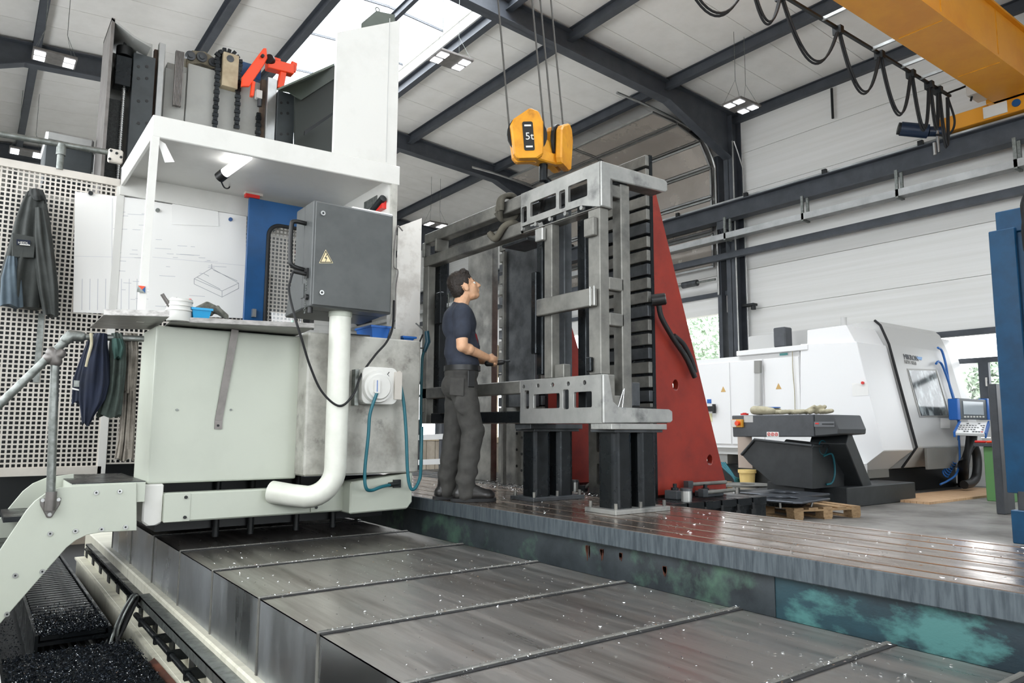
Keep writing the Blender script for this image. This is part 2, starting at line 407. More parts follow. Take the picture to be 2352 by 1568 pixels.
# steel frames: columns, rafters with haunches, purlins
for i, y in enumerate(FRAMES):
    fr = struct('trim_%d' % (i + 1))
    for s, xe in ((1, XW), (-1, XL)):
        xi = xe - s * .38
        cz = zr(xi) - .1
        mb = MB(); mb.box(min(xi, xi + s * .02), max(xi, xi + s * .02), y - .15, y + .15, 0, cz); mb.box(min(xe, xe - s * .02), max(xe, xe - s * .02), y - .15, y + .15, 0, cz)
        mb.box(min(xi, xe), max(xi, xe), y - .008, y + .008, 0, cz)
        obj('column', mb, m_beam, fr)
        xh = xe - s * 2.75
        mb = MB()     # rafter: top flange, web, bottom flange, haunch
        a0 = (RX, y, zr(RX)); a1 = (xe - s * .02, y, zr(xe))
        h = .5
        mb.hexa([(RX, y - .13, zr(RX) - .02), (xe, y - .13, zr(xe) - .02), (xe, y + .13, zr(xe) - .02), (RX, y + .13, zr(RX) - .02), (RX, y - .13, zr(RX)), (xe, y - .13, zr(xe)), (xe, y + .13, zr(xe)), (RX, y + .13, zr(RX))])
        mb.hexa([(RX, y - .13, zr(RX) - h), (xh, y - .13, zr(xh) - h), (xh, y + .13, zr(xh) - h), (RX, y + .13, zr(RX) - h), (RX, y - .13, zr(RX) - h + .022), (xh, y - .13, zr(xh) - h + .022), (xh, y + .13, zr(xh) - h + .022), (RX, y + .13, zr(RX) - h + .022)])
        zb = zr(xi) - 1.28
        mb.hexa([(xh, y - .13, zr(xh) - h), (xi, y - .13, zb), (xi, y + .13, zb), (xh, y + .13, zr(xh) - h), (xh, y - .13, zr(xh) - h + .022), (xi, y - .13, zb + .022), (xi, y + .13, zb + .022), (xh, y + .13, zr(xh) - h + .022)])
        mb.prism([(RX, zr(RX) - .02), (xi, zr(xi) - .02), (xi, zb), (xh, zr(xh) - h), (RX, zr(RX) - h)], 'y', y - .007, y + .007)
        obj('rafter', mb, m_beam, fr)
pu = struct('trim_20')
for x in (-2.2, .6, 3.7, 5.38, 7.0, 8.42, 10.1, 13.25, 15.95):
    z = zr(x)
    if 5.4 < x < 8.4:
        mb = MB(); mb.ibeam((x, YB, z + .2), (x, YE, z + .2), .2, .1, .008, .012)
    else:
        mb = MB(); mb.ibeam((x, YB, z - .08), (x, YE, z - .08), .27, .16, .01, .016)
    obj('purlin', mb, m_beam, pu)

# right wall: horizontal sandwich panels by bay, openings for the strip window and the rolling gate
wr = struct('wall_right')
def wall_row(y0, y1, z0, z1, mat=m_wall):
    mb = MB(); mb.box(XW, XW + .14, y0 + .006, y1 - .006, z0 + .005, z1 - .005); obj('wall_panel', mb, mat, wr)
bays = list(zip(FRAMES[:-1], FRAMES[1:]))
for (y0, y1) in bays:
    z = 0.0
    zs = [0, .95, 1.5, 3.1, 4.15, 5.2, 6.25, 7.3, 8.35, 9.6]
    for za, zb in zip(zs[:-1], zs[1:]):
        segs = [(y0, y1)]
        if y0 == 11.6 and zb <= 4.2: segs = [(y0, y0 + .35), (y1 - .5, y1)]
        elif y0 in (4.2, 19.0, 26.4) and za >= 1.49 and zb <= 3.2:
            segs = [(y0, y0 + .35), (y1 - 4.5, y1)] if y0 == 4.2 else [(y0, y0 + .5), (y1 - .4, y1)]
        elif y0 == -3.2 and za >= 1.49 and zb <= 3.2: segs = [(y0, y0 + .5), (y1 - .4, y1)]
        if y0 in (19.0, 26.4) and zb <= 1.51: segs = [(y0, y0 + .5), (y1 - .4, y1)]
        for a, b in segs: wall_row(a, b, za, zb)
mb = MB(); mb.box(XW + .15, XW + .2, YB, 4.2, 3.2, 9.9); mb.box(XW + .15, XW + .2, 4.2, YE, 5.1, 9.9)
obj('wall_backing', mb, m_dark, wr)
mb = MB(); mb.box(XW - .1, XW, 11.98, 18.5, 4.15, 4.62); obj('gate_lintel', mb, m_wall, wr)
mb = MB(); mb.box(XW - .16, XW - .02, 11.9, 18.6, 4.6, 4.72); obj('gate_header', mb, m_beam, wr)
mb = MB()
for y in (12.05, 18.45): mb.box(XW - .3, XW - .02, y - .06, y + .06, 0, 8.4)
obj('gate_track', mb, m_beam, wr)
# windows in the right wall
def strip_window(n, y0, y1, mulls, zb=1.5):
    w = struct('window_%d' % n)
    mb = MB(); mb.prism(rect(y0, y1, zb, 3.1), 'x', XW - .03, XW + .1, [rect(y0 + .1, y1 - .1, zb + .1, 2.98)]); obj('window_frame', mb, m_beam, w)
    mb = MB(); mb.box(XW - .01, XW + .08, y0 + .1, y1 - .1, 2.42, 2.52); obj('transom', mb, m_beam, w)
    ys = [y0 + .1] + mulls + [y1 - .1]
    for y in mulls:
        mb = MB(); mb.box(XW - .02, XW + .08, y - .09, y + .09, zb + .1, 2.42); mu = obj('mullion', mb, m_beam, w)
        mb = MB(); mb.box(XW - .06, XW - .02, y - .055, y - .035, 1.95, 2.1); mb.box(XW - .04, XW - .02, y - .06, y - .03, 2.05, 2.12); obj('window_handle', mb, m_white, mu)
    for a, b in zip(ys[:-1], ys[1:]):
        mb = MB(); mb.box(XW + .04, XW + .052, a, b, zb + .1, 2.42); obj('pane', mb, m_glass, w)
    mb = MB(); mb.box(XW + .04, XW + .052, y0 + .1, y1 - .1, 2.52, 2.98); obj('pane', mb, m_glass, w)
    return w
strip_window(2, 4.55, 7.1, [6.03])
strip_window(3, -2.7, 3.8, [-.5, 1.6])
strip_window(4, 19.5, 26.0, [21.6, 23.8], .6)
strip_window(5, 26.9, 33.4, [29, 31.2], .6)
# concrete plinth and tan posts between the far windows
mb = MB(); mb.box(XW - .06, XW, 18.6, YE, 0, .6); obj('baseboard_right', mb, m_conc, kind='structure')
for k, y in enumerate((22.63, 25.2)):
    mb = MB(); mb.box(XW - .35, XW - .06, y - .15, y + .15, 0, 4.2); obj('trim_%d' % (30 + k), mb, m_tan, kind='structure')

# left wall with window bands, rear wall with gate, far end wall
wl = struct('wall_left')
for z0, z1 in ((0, 1.5), (4.9, 7.2), (7.2, 9.7)):
    mb = MB(); mb.box(XL - .14, XL, YB, YE, z0, z1); obj('wall_panel', mb, m_wall, wl)
for y0, y1 in ((YB, -10), (20, YE)):
    mb = MB(); mb.box(XL - .14, XL, y0, y1, 1.5, 4.9); obj('wall_panel', mb, m_wall, wl)
for y in (-10, -4, 2, 8, 14, 20):
    mb = MB(); mb.box(XL - .12, XL - .02, y - .06, y + .06, 1.5, 4.9); obj('mullion', mb, m_beam, wl)
for y in (-10, -4, 2, 8, 14):
    mb = MB(); mb.box(XL - .08, XL - .07, y + .06, y + 5.94, 1.5, 4.9); obj('pane', mb, m_glass, wl)
wb = struct('wall_back')
for x0, x1, z0, z1 in ((XL, 1.0, 0, 5), (10, XW, 0, 5), (XL, XW, 5, 10.5)):
    mb = MB(); mb.box(x0, x1, YB - .14, YB, z0, z1); obj('wall_panel', mb, m_wall, wb)
we = struct('wall_end')
for z0, z1 in ((0, 3), (3, 6), (6, 10.5)):
    mb = MB(); mb.box(XL, XW, YE, YE + .14, z0 + .005, z1 - .005); obj('wall_panel', mb, m_wall, we)

# outside: ground and a line of trees seen through the open gate and the windows
mb = MB(); mb.box(XW + .3, 70, -40, 80, -.3, -.05); obj('ground_outside', mb, M('pale_gravel', '#b9b6ad', .9, 0, '#a3a097', 3), kind='structure')
m_leaf = M('light_green_leaves', '#c4d2c0', .7, 0, '#aec2a9', 3)
m_bark = M('bark', '#6b5a48', .8)
def tree(x, y, h, label, seed):
    rnd = random.Random(seed); t = thing('tree', label, 'tree', (x, y, -.05), 'trees outside the hall')
    mb = MB(); mb.cyl((x, y, -.05), (x, y, h * .6), .16, .07, 8)
    for k in range(5):
        a = rnd.uniform(0, 6.28); mb.cyl((x, y, h * .4), (x + math.cos(a) * h * .22, y + math.sin(a) * h * .22, h * .75), .05, .02, 6)
    obj('trunk', mb, m_bark, t)
    mb = MB()
    for k in range(2600):
        a, b, r = rnd.uniform(0, 6.28), math.asin(rnd.uniform(-1, 1)), rnd.uniform(.5, 1) ** .5
        c = Vector((x + math.cos(a) * math.cos(b) * r * h * .3, y + math.sin(a) * math.cos(b) * r * h * .3, h * .68 + math.sin(b) * r * h * .32))
        d = Vector((rnd.uniform(-1, 1), rnd.uniform(-1, 1), rnd.uniform(-1, 1))).normalized() * .14; e = d.orthogonal().normalized() * .1
        mb.add([c - d, c + e, c + d, c - e], [(0, 1, 2, 3)])
    obj('foliage', mb, m_leaf, t, kind='stuff', recalc=False)
tree(27, 21.5, 6.5, 'leafy tree seen low through the open gate, left of the column', 1)
tree(31, 26.5, 6, 'leafy tree farther left behind the open gate', 2)
tree(34, 12.6, 4, 'thin tree outside the strip window beside the blue machine', 3)

# sectional gate: the panels hang raised above the opening and bend inward under the roof
gate = struct('door_1')
rows = [((15.62, 5.35), (15.62, 6.3)), ((15.62, 6.33), (15.62, 7.25)), ((15.62, 7.28), (15.62, 8.1)), ((15.6, 8.13), (15.2, 8.72)), ((15.17, 8.75), (14.3, 8.98)), ((14.25, 9.0), (13.35, 9.06))]
for (xa, za), (xb, zb) in rows:
    d = Vector((xb - xa, 0, zb - za)).normalized(); nrm = Vector((d.z, 0, -d.x)) * .02
    for y0, y1 in ((12.15, 15.2), (15.24, 18.3)):
        A, B = Vector((xa, 0, za)), Vector((xb, 0, zb))
        mb = MB(); q = []
        for s in (-1, 1):
            for p, y in ((A, y0 + .06), (A, y1 - .06), (B, y1 - .06), (B, y0 + .06)): q.append(p + nrm * s * .4 + Vector((0, y, 0)) + d * (.07 if p is A else -.07))
        mb.hexa(q); pn = obj('gate_pane', mb, m_acr, gate)
        mb = MB()
        for e, k in ((A, .03), (B, -.03)): mb.bar(e + d * k + Vector((0, y0, 0)), e + d * k + Vector((0, y1, 0)), .05, .05, d)
        for y in (y0 + .02, y1 - .02): mb.bar(A + d * .03 + Vector((0, y, 0)), B - d * .03 + Vector((0, y, 0)), .05, .05)
        obj('gate_panel_frame', mb, m_stain, gate)
mb = MB()
for y in (12.05, 18.42):
    mb.tube(spline([(15.66, y, 4.6), (15.66, y, 7.6), (15.6, y, 8.2), (15.2, y, 8.75), (14.6, y, 8.95), (13.2, y, 9.1), (12.0, y, 9.14)]), .035, 6)
obj('gate_rail', mb, m_stain, gate)
mb = MB(); mb.cyl((15.6, 12.1, 5.02), (15.6, 18.4, 5.02), .03, n=10); sh = obj('spring_shaft', mb, m_galv, gate)
for y in (12.7, 13.5, 14.4, 15.3, 16.2, 17.1):
    mb = MB(); mb.cyl((15.6, y, 5.02), (15.6, y + .5, 5.02), .09, n=12); obj('torsion_spring', mb, m_steeld, gate)

# ceiling lamps
def lamp(x, y, z, label, dim=1.0):
    t = thing('hanging_lamp', label, 'lamp', (x, y, z), 'square LED lamps under the roof')
    mb = MB(); mb.box(x - .36, x + .36, y - .26, y + .26, z, z + .05); obj('housing', mb, m_strap, t, .008)
    for sx in (-1, 1):
        for sy in (-1, 1):
            mb = MB(); cx, cy = x + sx * .24, y + sy * .12; mb.box(cx - .09, cx + .09, cy - .085, cy + .085, z - .012, z - .002); obj('led_module', mb, m_led, t)
    mb = MB(); mb.box(x - .1, x + .1, y + .05, y + .25, z + .05, z + .12); obj('driver_box', mb, m_galv, t)
    mb = MB(); zt = zr(x) + .02
    for s in (-1, 1):
        mb.cyl((x + s * .33, y - .2, z + .05), (x + s * .18, y, z + .55), .004, n=5); mb.cyl((x + s * .33, y + .2, z + .05), (x + s * .18, y, z + .55), .004, n=5); mb.cyl((x + s * .18, y, z + .55), (x + s * .18, y, zt), .006, n=5)
    obj('suspension_wire', mb, m_galv, t)
lamp(12.9, 9.2, 8.0, 'square four-cell LED lamp near the column beside the crane rail')
lamp(6.85, 11.3, 8.0, 'square LED lamp hanging below the skylight left of the hoist ropes')
lamp(.8, 15.9, 8.05, 'twin-cell LED lamp at upper left in front of the dark rafter')
lamp(.66, 21.9, 8.0, 'small LED lamp at far left above the perforated panel')
lamp(12.4, 21.3, 8.0, 'small distant LED lamp above the steel frame beams')
lamp(6.85, 3.9, 8.0, 'LED lamp over the milling bed outside the picture')
lamp(.8, 3.9, 8.0, 'LED lamp over the photographer outside the picture')
# ------------------------------------------------------------------ crane runway, cable tray, crane
t = thing('crane_runway', 'dark steel crane runway beam with bright rail along the right wall', 'beam', (15.3, 10, 6.4))
mb = MB(); mb.ibeam((15.32, YB, 6.63), (15.32, YE, 6.63), .44, .3, .014, .026); obj('runway_beam', mb, m_beam, t)
mb = MB(); mb.box(15.25, 15.39, YB, YE, 6.85, 6.92); obj('rail', mb, m_stain, t)
for y in [FRAMES[k] for k in range(len(FRAMES))]:
    mb = MB(); mb.box(15.2, 15.66, y - .1, y + .1, 6.2, 6.41); mb.prism([(15.2, 6.2), (15.62, 6.2), (15.62, 5.7)], 'y', y - .01, y + .01); obj('bracket', mb, m_beam, t)
for y in (2.4, 4.5, 6.6, 8.7, 10.8, 13.0, 15.2, 17.4):
    mb = MB(); mb.box(15.18, 15.25, y - .05, y + .05, 6.85, 6.96); obj('rail_clip', mb, m_dark, t)
t = thing('cable_tray', 'bright perforated cable tray hung under the crane runway', 'cable tray', (15.1, 10, 5.8))
mb = MB(); mb.box(14.98, 14.995, YB, YE, 5.86, 6.0); mb.box(14.98, 15.24, YB, YE, 5.85, 5.862); mb.box(15.225, 15.24, YB, YE, 5.86, 6.0); obj('tray_channel', mb, m_stain, t)
for y in (-1.5, .6, 2.75, 4.89, 7.02, 9.15, 11.3, 13.6, 15.8, 18.0, 20.2, 22.4, 24.6):
    mb = MB()
    for x in (15.0, 15.22): mb.box(x - .02, x + .02, y - .03, y + .03, 5.83, 6.41)
    mb.box(14.97, 15.25, y - .03, y + .03, 5.82, 5.85); obj('hanger', mb, m_galv, t)
t = thing('tray_shadow_bar', 'dark bar standing for the shadow along the wall below the cable tray', 'shadow band', (15.75, 10, 5.5))  # added bar, its dark colour stands for the shade below the tray
mb = MB(); mb.bar((15.53, YB, 5.55), (15.53, YE, 5.55), .14, .16); obj('shadow_bar_run', mb, m_beam, t)
t = thing('conduit', 'thin pale conduits climbing the dark column', 'conduit', (15.6, 11.4, 0))
mb = MB()
mb.tube([(15.58, 11.42, 0), (15.58, 11.42, 8.6)], .022, 6); mb.tube([(15.9, 11.35, 0), (15.9, 11.35, 7.9), (15.75, 11.38, 8.3), (15.62, 11.4, 8.6)], .02, 6); obj('conduit_tube', mb, m_stain, t)
mb = MB(); mb.box(15.72, 15.9, 11.05, 11.4, 4.2, 4.26); mb.cyl((15.8, 11.1, 4.1), (15.8, 11.1, 4.22), .06, n=10); obj('junction_lamp', mb, m_dark, t)
t = thing('wall_rod', 'thin dark rod hanging from the eave purlin on the upper wall', 'rod', (15.9, 8.6, 8.1))
p = W(1910, 203, X=15.9); q = W(1913, 272, X=15.9); mb = MB(); mb.cyl(p, q, .03, n=8); obj('rod', mb, m_dark, t)

g = thing('bridge_crane', 'yellow box girder overhead crane with end carriage on the wall rail', 'crane', (10, 4.9, 7.0))
mb = MB(); mb.prism([(4.5, 7.25), (5.12, 7.25), (5.12, 8.15), (4.5, 8.15)], 'x', -1.6, 15.1); obj('box_girder', mb, m_crane, g)
mb = MB(); mb.box(-1.6, 15.1, 4.43, 5.19, 7.2, 7.25); mb.box(-1.6, 15.1, 4.43, 5.19, 8.15, 8.19); obj('girder_flange', mb, m_crane, g)
mb = MB()
for x in (9.0, 11.3, 13.4): mb.box(x, x + .02, 4.49, 5.13, 7.19, 8.15)
obj('girder_seam', mb, m_hook, g)
mb = MB(); mb.box(15.14, 15.5, 2.6, 6.25, 6.95, 7.25); ec = obj('end_carriage', mb, m_crane, g, .01)
mb = MB(); mb.box(15.0, 15.5, 4.3, 5.3, 7.2, 7.45); obj('girder_seat', mb, m_crane, g, .01)
mb = MB(); mb.box(15.12, 15.14, 5.0, 5.4, 6.98, 7.2); obj('nameplate', mb, m_white, ec)
mb = MB(); mb.cyl((15.11, 4.85, 7.1), (15.14, 4.85, 7.1), .07); obj('bolt_cover', mb, m_blue, ec)
mb = MB(); mb.cyl((15.0, 6.35, 7.02), (14.72, 6.75, 7.14), .14, n=18); mb.cyl((15.2, 6.15, 7.0), (15.0, 6.35, 7.02), .1, n=16); dm = obj('drive_motor', mb, M('dark_blue_motor_paint', '#1a2b42', .4), g)
mb = MB(); mb.cyl((14.72, 6.75, 7.14), (14.69, 6.79, 7.152), .12, n=18); obj('motor_fan_cover', mb, m_dark, dm)
mb = MB(); mb.cyl((15.05, 6.2, 6.55), (15.05, 6.2, 7.2), .028, n=10); mb.cyl((15.0, 6.25, 6.5), (15.0, 6.25, 6.75), .035, n=10); obj('rail_sweeper', mb, m_stain, g)
mb = MB(); c = W(2245, 212, Y=5.35); mb.cbox(c, .5, .2, .22); jb = obj('junction_box', mb, m_white, g, .01)
mb = MB(); mb.add([c + Vector((-.1, -.105, -.06)), c + Vector((.06, -.105, -.06)), c + Vector((-.02, -.105, .06))], [(0, 1, 2)]); obj('warning_sign', mb, m_card, jb, recalc=False)
# festoon cable: rail on brackets beside the girder, looped flat cables on trolleys
f = thing('festoon_cable', 'looped black festoon cables sliding on a rail beside the yellow girder', 'cable', (11, 5.6, 7.2))
mb = MB(); mb.bar((6.0, 5.75, 7.42), (14.6, 5.75, 7.42), .05, .04); fr_ = obj('festoon_rail', mb, m_dark, f)
for x in (10.2, 11.7, 12.7, 13.4):
    mb = MB(); mb.bar((x, 5.75, 7.42), (x, 5.12, 7.42), .04, .05); obj('rail_bracket', mb, m_stain, f)
xs = [6.6, 8.35, 9.1, 10.65, 11.95, 13.05, 13.75, 14.1, 14.5]
sag = [.8, .5, .72, .8, .85, .9, .75, 1.0]
for i in range(len(xs) - 1):
    for k in range(2):
        mb = MB(); mb.tube(arc((xs[i] + .03, 5.73 + .03 * k, 7.36), (xs[i + 1] - .03, 5.73 + .03 * k, 7.36), sag[i] + .03 * k, 18), .018, 6); obj('cable_loop', mb, m_rubber, f)
    mb = MB(); mb.box(xs[i] - .05, xs[i] + .05, 5.68, 5.82, 7.32, 7.45); obj('cable_trolley', mb, m_dark, f)
mb = MB(); mb.tube(spline([(14.5, 5.75, 7.36), (14.6, 5.7, 6.9), (14.8, 5.9, 6.75), (15.0, 6.2, 6.9)]), .02, 6); mb.tube(spline([(14.4, 5.75, 7.4), (14.6, 5.6, 7.5), (14.75, 5.4, 7.55), (14.6, 5.4, 7.2)]), .02, 6); obj('cable_tail', mb, m_rubber, f)

# hoist hook block: two yellow sheave housings, cross bar, hook shank, four ropes
HY = 4.5
h = thing('hook_block', 'yellow two-sheave crane hook block marked 5t hanging over the steel frame', 'hook block', (3.63, HY, 3.2))
def housing(cx, cy, wob, rz):
    m3 = Matrix.Rotation(rz, 3, 'Z') @ Matrix.Rotation(wob, 3, 'Y')
    outl = [(-.13, -.16), (-.1, -.2), (.06, -.2), (.11, -.17), (.13, .1), (.1, .19), (.03, .22), (-.11, .13), (-.14, .08)]
    mb = MB()
    for a, b in ((-.075, -.016), (.016, .075)): mb.prism(outl, 'y', a, b)
    mb.prism([(x * .8, z * .85) for x, z in outl], 'y', -.016, .016)
    mb.v = [m3 @ v + Vector((cx, cy, 3.43)) for v in mb.v]
    sh = MB(); sh.cyl((0, -.012, 0), (0, .012, 0), .165, n=24); sh.v = [m3 @ v + Vector((cx, cy, 3.45)) for v in sh.v]
    return mb, sh, m3
for k, (cx, cy, wob, rz) in enumerate(((3.46, 4.5, -.08, -.5), (3.8, 4.5, .1, .5))):
    mb, sh, m3 = housing(cx, cy, wob, rz); hh = obj('sheave_housing', mb, m_hook, h, .012)
    obj('sheave', sh, m_dark, hh)
    if k == 0:
        pl = MB(); pl.prism(rrect(-.045, .04, -.14, .1, .015), 'y', -.079, -.075); pl.v = [m3 @ v + Vector((cx, cy, 3.43)) for v in pl.v]
        pp = obj('label_plate', pl, m_black, hh)
        c0 = m3 @ Vector((-.03, -.0795, -.05)) + Vector((cx, cy, 3.43)); xd = m3 @ Vector((1, 0, 0)); zd = m3 @ Vector((0, 0, 1))
        text('lettering', '5t', c0, .085, xd, zd, m_white, pp)
        for dz, sz in ((.06, .024), (-.115, .022)):
            bm_ = MB(); bm_.prism(rect(-.03, .025, dz, dz + .014), 'y', -.0805, -.079); bm_.v = [m3 @ v + Vector((cx, cy, 3.43)) for v in bm_.v]; obj('small_print', bm_, m_white, pp)
mb = MB(); mb.cyl((3.46, HY, 3.4), (3.8, HY, 3.4), .05, n=14); mb.box(3.5, 3.76, HY - .07, HY + .07, 3.24, 3.33); mb.cbox((3.63, HY, 3.36), .1, .1, .16); obj('crosshead', mb, m_hook, h, .01)
mb = MB(); mb.cyl((3.63, HY, 3.24), (3.63, HY, 3.1), .035, n=12)
mb.tube([(3.63 + .09 * math.sin(t) , HY, 3.03 - .0 + .09 * math.cos(t)) for t in [PI * 1.0 * 0 + k * .32 for k in range(15)]], .028, 8); obj('hook', mb, m_blk, h)
for i, ((x, y), (tx, ty)) in enumerate([((a_, b_), (a_ - .26, b_ + .19)) for a_, b_ in ((3.335, 4.57), (3.585, 4.43), (3.675, 4.43), (3.925, 4.57))]):
    mb = MB(); mb.cyl((x, y, 3.48), (tx - .14 * 0, ty, 7.05), .0075, n=6); obj('wire_rope', mb, m_rope, h)
mb = MB(); mb.box(2.95, 3.85, 4.5, 5.12, 7.0, 7.19); mb.cyl((3.0, 4.7, 7.1), (3.75, 4.7, 7.1), .16, n=18); obj('hoist_trolley', mb, m_crane, h)
s = thing('lifting_sling', 'black round sling looped from the hook to the steel frame', 'sling', (3.63, HY, 2.8))
mb = MB(); mb.tube(spline([(3.63, HY - .015, 3.0), (3.61, HY - .03, 2.92), (3.6, HY - .02, 2.82), (3.52, 4.42, 2.74)]), .03, 8); mb.tube(spline([(3.64, HY + .015, 3.0), (3.66, HY + .02, 2.9), (3.66, HY + .03, 2.82), (3.75, 4.58, 2.74)]), .03, 8); obj('sling_strand', mb, m_rubber, s)
# ------------------------------------------------------------------ clamping plates and the telescopic way covers
ZP = .54
t = thing('clamping_plate', 'long oiled cast clamping plate with T-slots the worker stands on', 'machine bed', (3.57, 3, -.02))
slots = [3.1, 3.3, 3.5, 3.705, 3.91, 4.11]
edges = [2.975] + slots + [4.18]
for i in range(7):
    a = edges[i] + (.011 if i else 0); b = edges[i + 1] - (.011 if i < 6 else 0)
    mb = MB(); mb.box(a, b, -3.5, 9.5, .50, ZP); obj('plate_strip', mb, m_plate, t, .003)
mb = MB(); mb.box(2.958, 2.976, -3.5, 9.5, .44, ZP - .002); obj('front_edge', mb, m_plateS, t, .003)
mb = MB(); mb.box(2.965, 4.18, -3.5, 9.5, .438, .50); obj('plate_body', mb, m_plateS, t)
mb = MB(); mb.box(3.02, 4.15, 2.06, 9.5, -.1, .438); obj('casting', mb, M('grey_green_worn_casting', '#3b4246', .5, .3, '#262c30', 4.0, col3='#4f6a5c', scale3=3.0, lo3=.55, hi3=.68, bump=.05), t, label='grey casting with green and rust stains')
mb = MB(); mb.box(3.025, 4.15, -3.5, 2.06, -.1, .438); obj('casting', mb, m_teal, t, label='casting with worn teal paint')
mb = MB()
for y, z, w, h_ in ((3.33, .36, .035, .09), (3.2, .37, .02, .06), (3.05, .375, .02, .05), (2.72, .35, .018, .05)):
    for k in range(7):
        a = y + random.uniform(-w, w) * .7; b_ = random.uniform(.3, 1) * h_; mb.prism([(a - .004, z + h_ / 2), (a + .005, z + h_ / 2 - .006), (a + .003, z + h_ / 2 - b_), (a - .001, z + h_ / 2 - b_ - .012), (a - .005, z + h_ / 2 - b_ * .7)], 'x', 3.018, 3.0205)
obj('rust_run', mb, M('rust', '#5a2e1c', .8, 0, '#3c2118', 20), t, kind='stuff')
mb = MB(); mb.box(3.18, 3.3, 5.28, 5.4, ZP, ZP + .03); obj('stop_block', mb, m_steeld, t)

t = thing('rear_clamping_plate', 'second dark clamping plate carrying the red angle plates', 'machine bed', (4.8, 5.5, -.02))
for i in range(6):
    a = 4.2 + i * .2; mb = MB(); mb.box(a + .011, a + .189, 3.72, 8.6, .48, ZP); obj('plate_strip', mb, m_blk, t, .003)
mb = MB(); mb.box(4.2, 5.4, 3.74, 8.6, -.02, .48); obj('plate_body', mb, m_blk, t)
mb = MB()
for i in range(1, 6): x = 4.2 + i * .2; mb.box(x - .03, x + .03, 3.715, 3.742, .41, .45); mb.box(x - .014, x + .014, 3.715, 3.742, .45, .5)
obj('slot_mouth', mb, m_black, t)

# telescopic covers
SEAM = [-1.2, -.3, .45, 1.0, 1.44, 2.12, 2.83, 3.57, 4.41, 5.22, 6.08, 7.0, 8.0]
t = thing('telescopic_way_cover', 'telescoping stainless steel way cover in overlapping segments in front of the machine cabin', 'way cover', (2.0, 3, -.09))
for i in range(len(SEAM) - 1):
    y0, y1 = SEAM[i], SEAM[i + 1]; e = .006 * (len(SEAM) - 2 - i) * .5
    mb = MB(); x0, x1, z = 1.185 - e, 2.845 + e * .5, .272 + e
    mb.box(x0, x1, y0, y1 + .03, z - .006, z); obj('cover_top', mb, m_cover, t)
    mb = MB(); mb.prism([(x0, z), (x0, -.085), (x0 + .006, -.085), (x0 + .006, z - .006)], 'y', y0, y1 + .03); obj('cover_side', mb, m_coverS, t)
    mb = MB(); mb.box(x1 - .006, x1, y0, y1 + .03, -.085, z); obj('cover_side', mb, m_coverS, t)
    mb = MB(); mb.box(x0 - .003, x1, y1 + .012, y1 + .034, z - .004, z + .009); mb.box(x0 - .006, x0 + .004, y1 + .012, y1 + .034, -.085, z + .006); lp = obj('wiper_lip', mb, m_steel, t, .003)
    mb = MB(); mb.box(x0, x1, y1 - .008, y1 + .0115, z - .004, z + .004); obj('rubber_wiper', mb, m_rubber, lp)
    rnd = random.Random(i); mb = MB()     # swarf lying along the seam
    if y1 > 1:
        for k in range(420):
            p = Vector((rnd.uniform(x0 + .03, x1), y1 + .02 + rnd.gauss(0, .012), z + rnd.uniform(.002, .012))); d = Vector((rnd.uniform(-1, 1), rnd.uniform(-1, 1), rnd.uniform(-.4, .4))) * .006; q = d.orthogonal().normalized() * .003
            mb.add([p - d, p + q, p + d], [(0, 1, 2)])
        obj('swarf', mb, m_chipb, t, kind='stuff', recalc=False)
rnd = random.Random(5); mb = MB()
for k in range(1500):
    y = rnd.uniform(.4, 6.0); p = Vector((rnd.uniform(1.2, 2.82), y, .272 + .006 * .5 * max(0, 11 - sum(s < y for s in SEAM)) + .006))
    d = Vector((rnd.uniform(-1, 1), rnd.uniform(-1, 1), rnd.uniform(-.3, .3))).normalized() * rnd.choice((.002, .003, .004, .007)); q = d.orthogonal().normalized() * d.length * .6
    mb.add([p - d, p + q, p + d], [(0, 1, 2)])
obj('scattered_chips', mb, m_chipb, kind='stuff', cat='metal chips', label='bright metal chips scattered over the steel way cover', recalc=False)
rnd = random.Random(6); mb = MB()
for k in range(2600):
    if k < 1700: cx, cy = rnd.choice(((4.25, 6.1), (4.2, 5.6), (4.1, 5.2), (4.15, 4.75))); p = Vector((cx + rnd.gauss(0, .1), cy + rnd.gauss(0, .2), ZP + abs(rnd.gauss(0, .012))))
    else: p = Vector((rnd.uniform(3.0, 4.15), rnd.uniform(.5, 6.5), ZP + .002))
    d = Vector((rnd.uniform(-1, 1), rnd.uniform(-1, 1), rnd.uniform(-.6, .6))).normalized() * rnd.choice((.004, .006, .01)); q = d.orthogonal().normalized() * d.length * .4
    mb.add([p - d, p + q, p + d], [(0, 1, 2)])
obj('plate_chips', mb, m_chipb, kind='stuff', cat='metal chips', label='curled bright chips lying on the clamping plate by the stands', recalc=False)

# machine bed under the covers, seen at lower left
t = thing('machine_bed', 'cream painted machine bed with guide rails under the way covers', 'machine bed', (2.0, 3, -.55))
mb = MB(); mb.box(1.13, 2.88, -5, 9.5, -.34, -.06); mb.box(1.06, 2.9, -5, 9.5, -.55, -.34); obj('bed_body', mb, m_bed, t, .01)
mb = MB(); mb.box(1.04, 1.13, -5, 9.5, -.36, -.342); obj('bed_ledge', mb, m_bed, t)
for k in range(14):
    y = 9.2 - k * .52; mb = MB(); mb.box(1.12, 1.13, y, y + .12, -.32, -.22); obj('pocket', mb, m_dark, t)
mb = MB(); mb.box(1.08, 1.13, 5.95, 9.0, -.16, -.14); mb.box(1.07, 1.13, 5.95, 9.0, -.2, -.185); obj('guide_rail', mb, m_blk, t)
mb = MB(); mb.box(1.06, 1.13, -5, 5.9, -.11, -.095); mb.box(1.06, 1.07, -5, 5.9, -.16, -.1); obj('drip_angle', mb, m_galv, t)
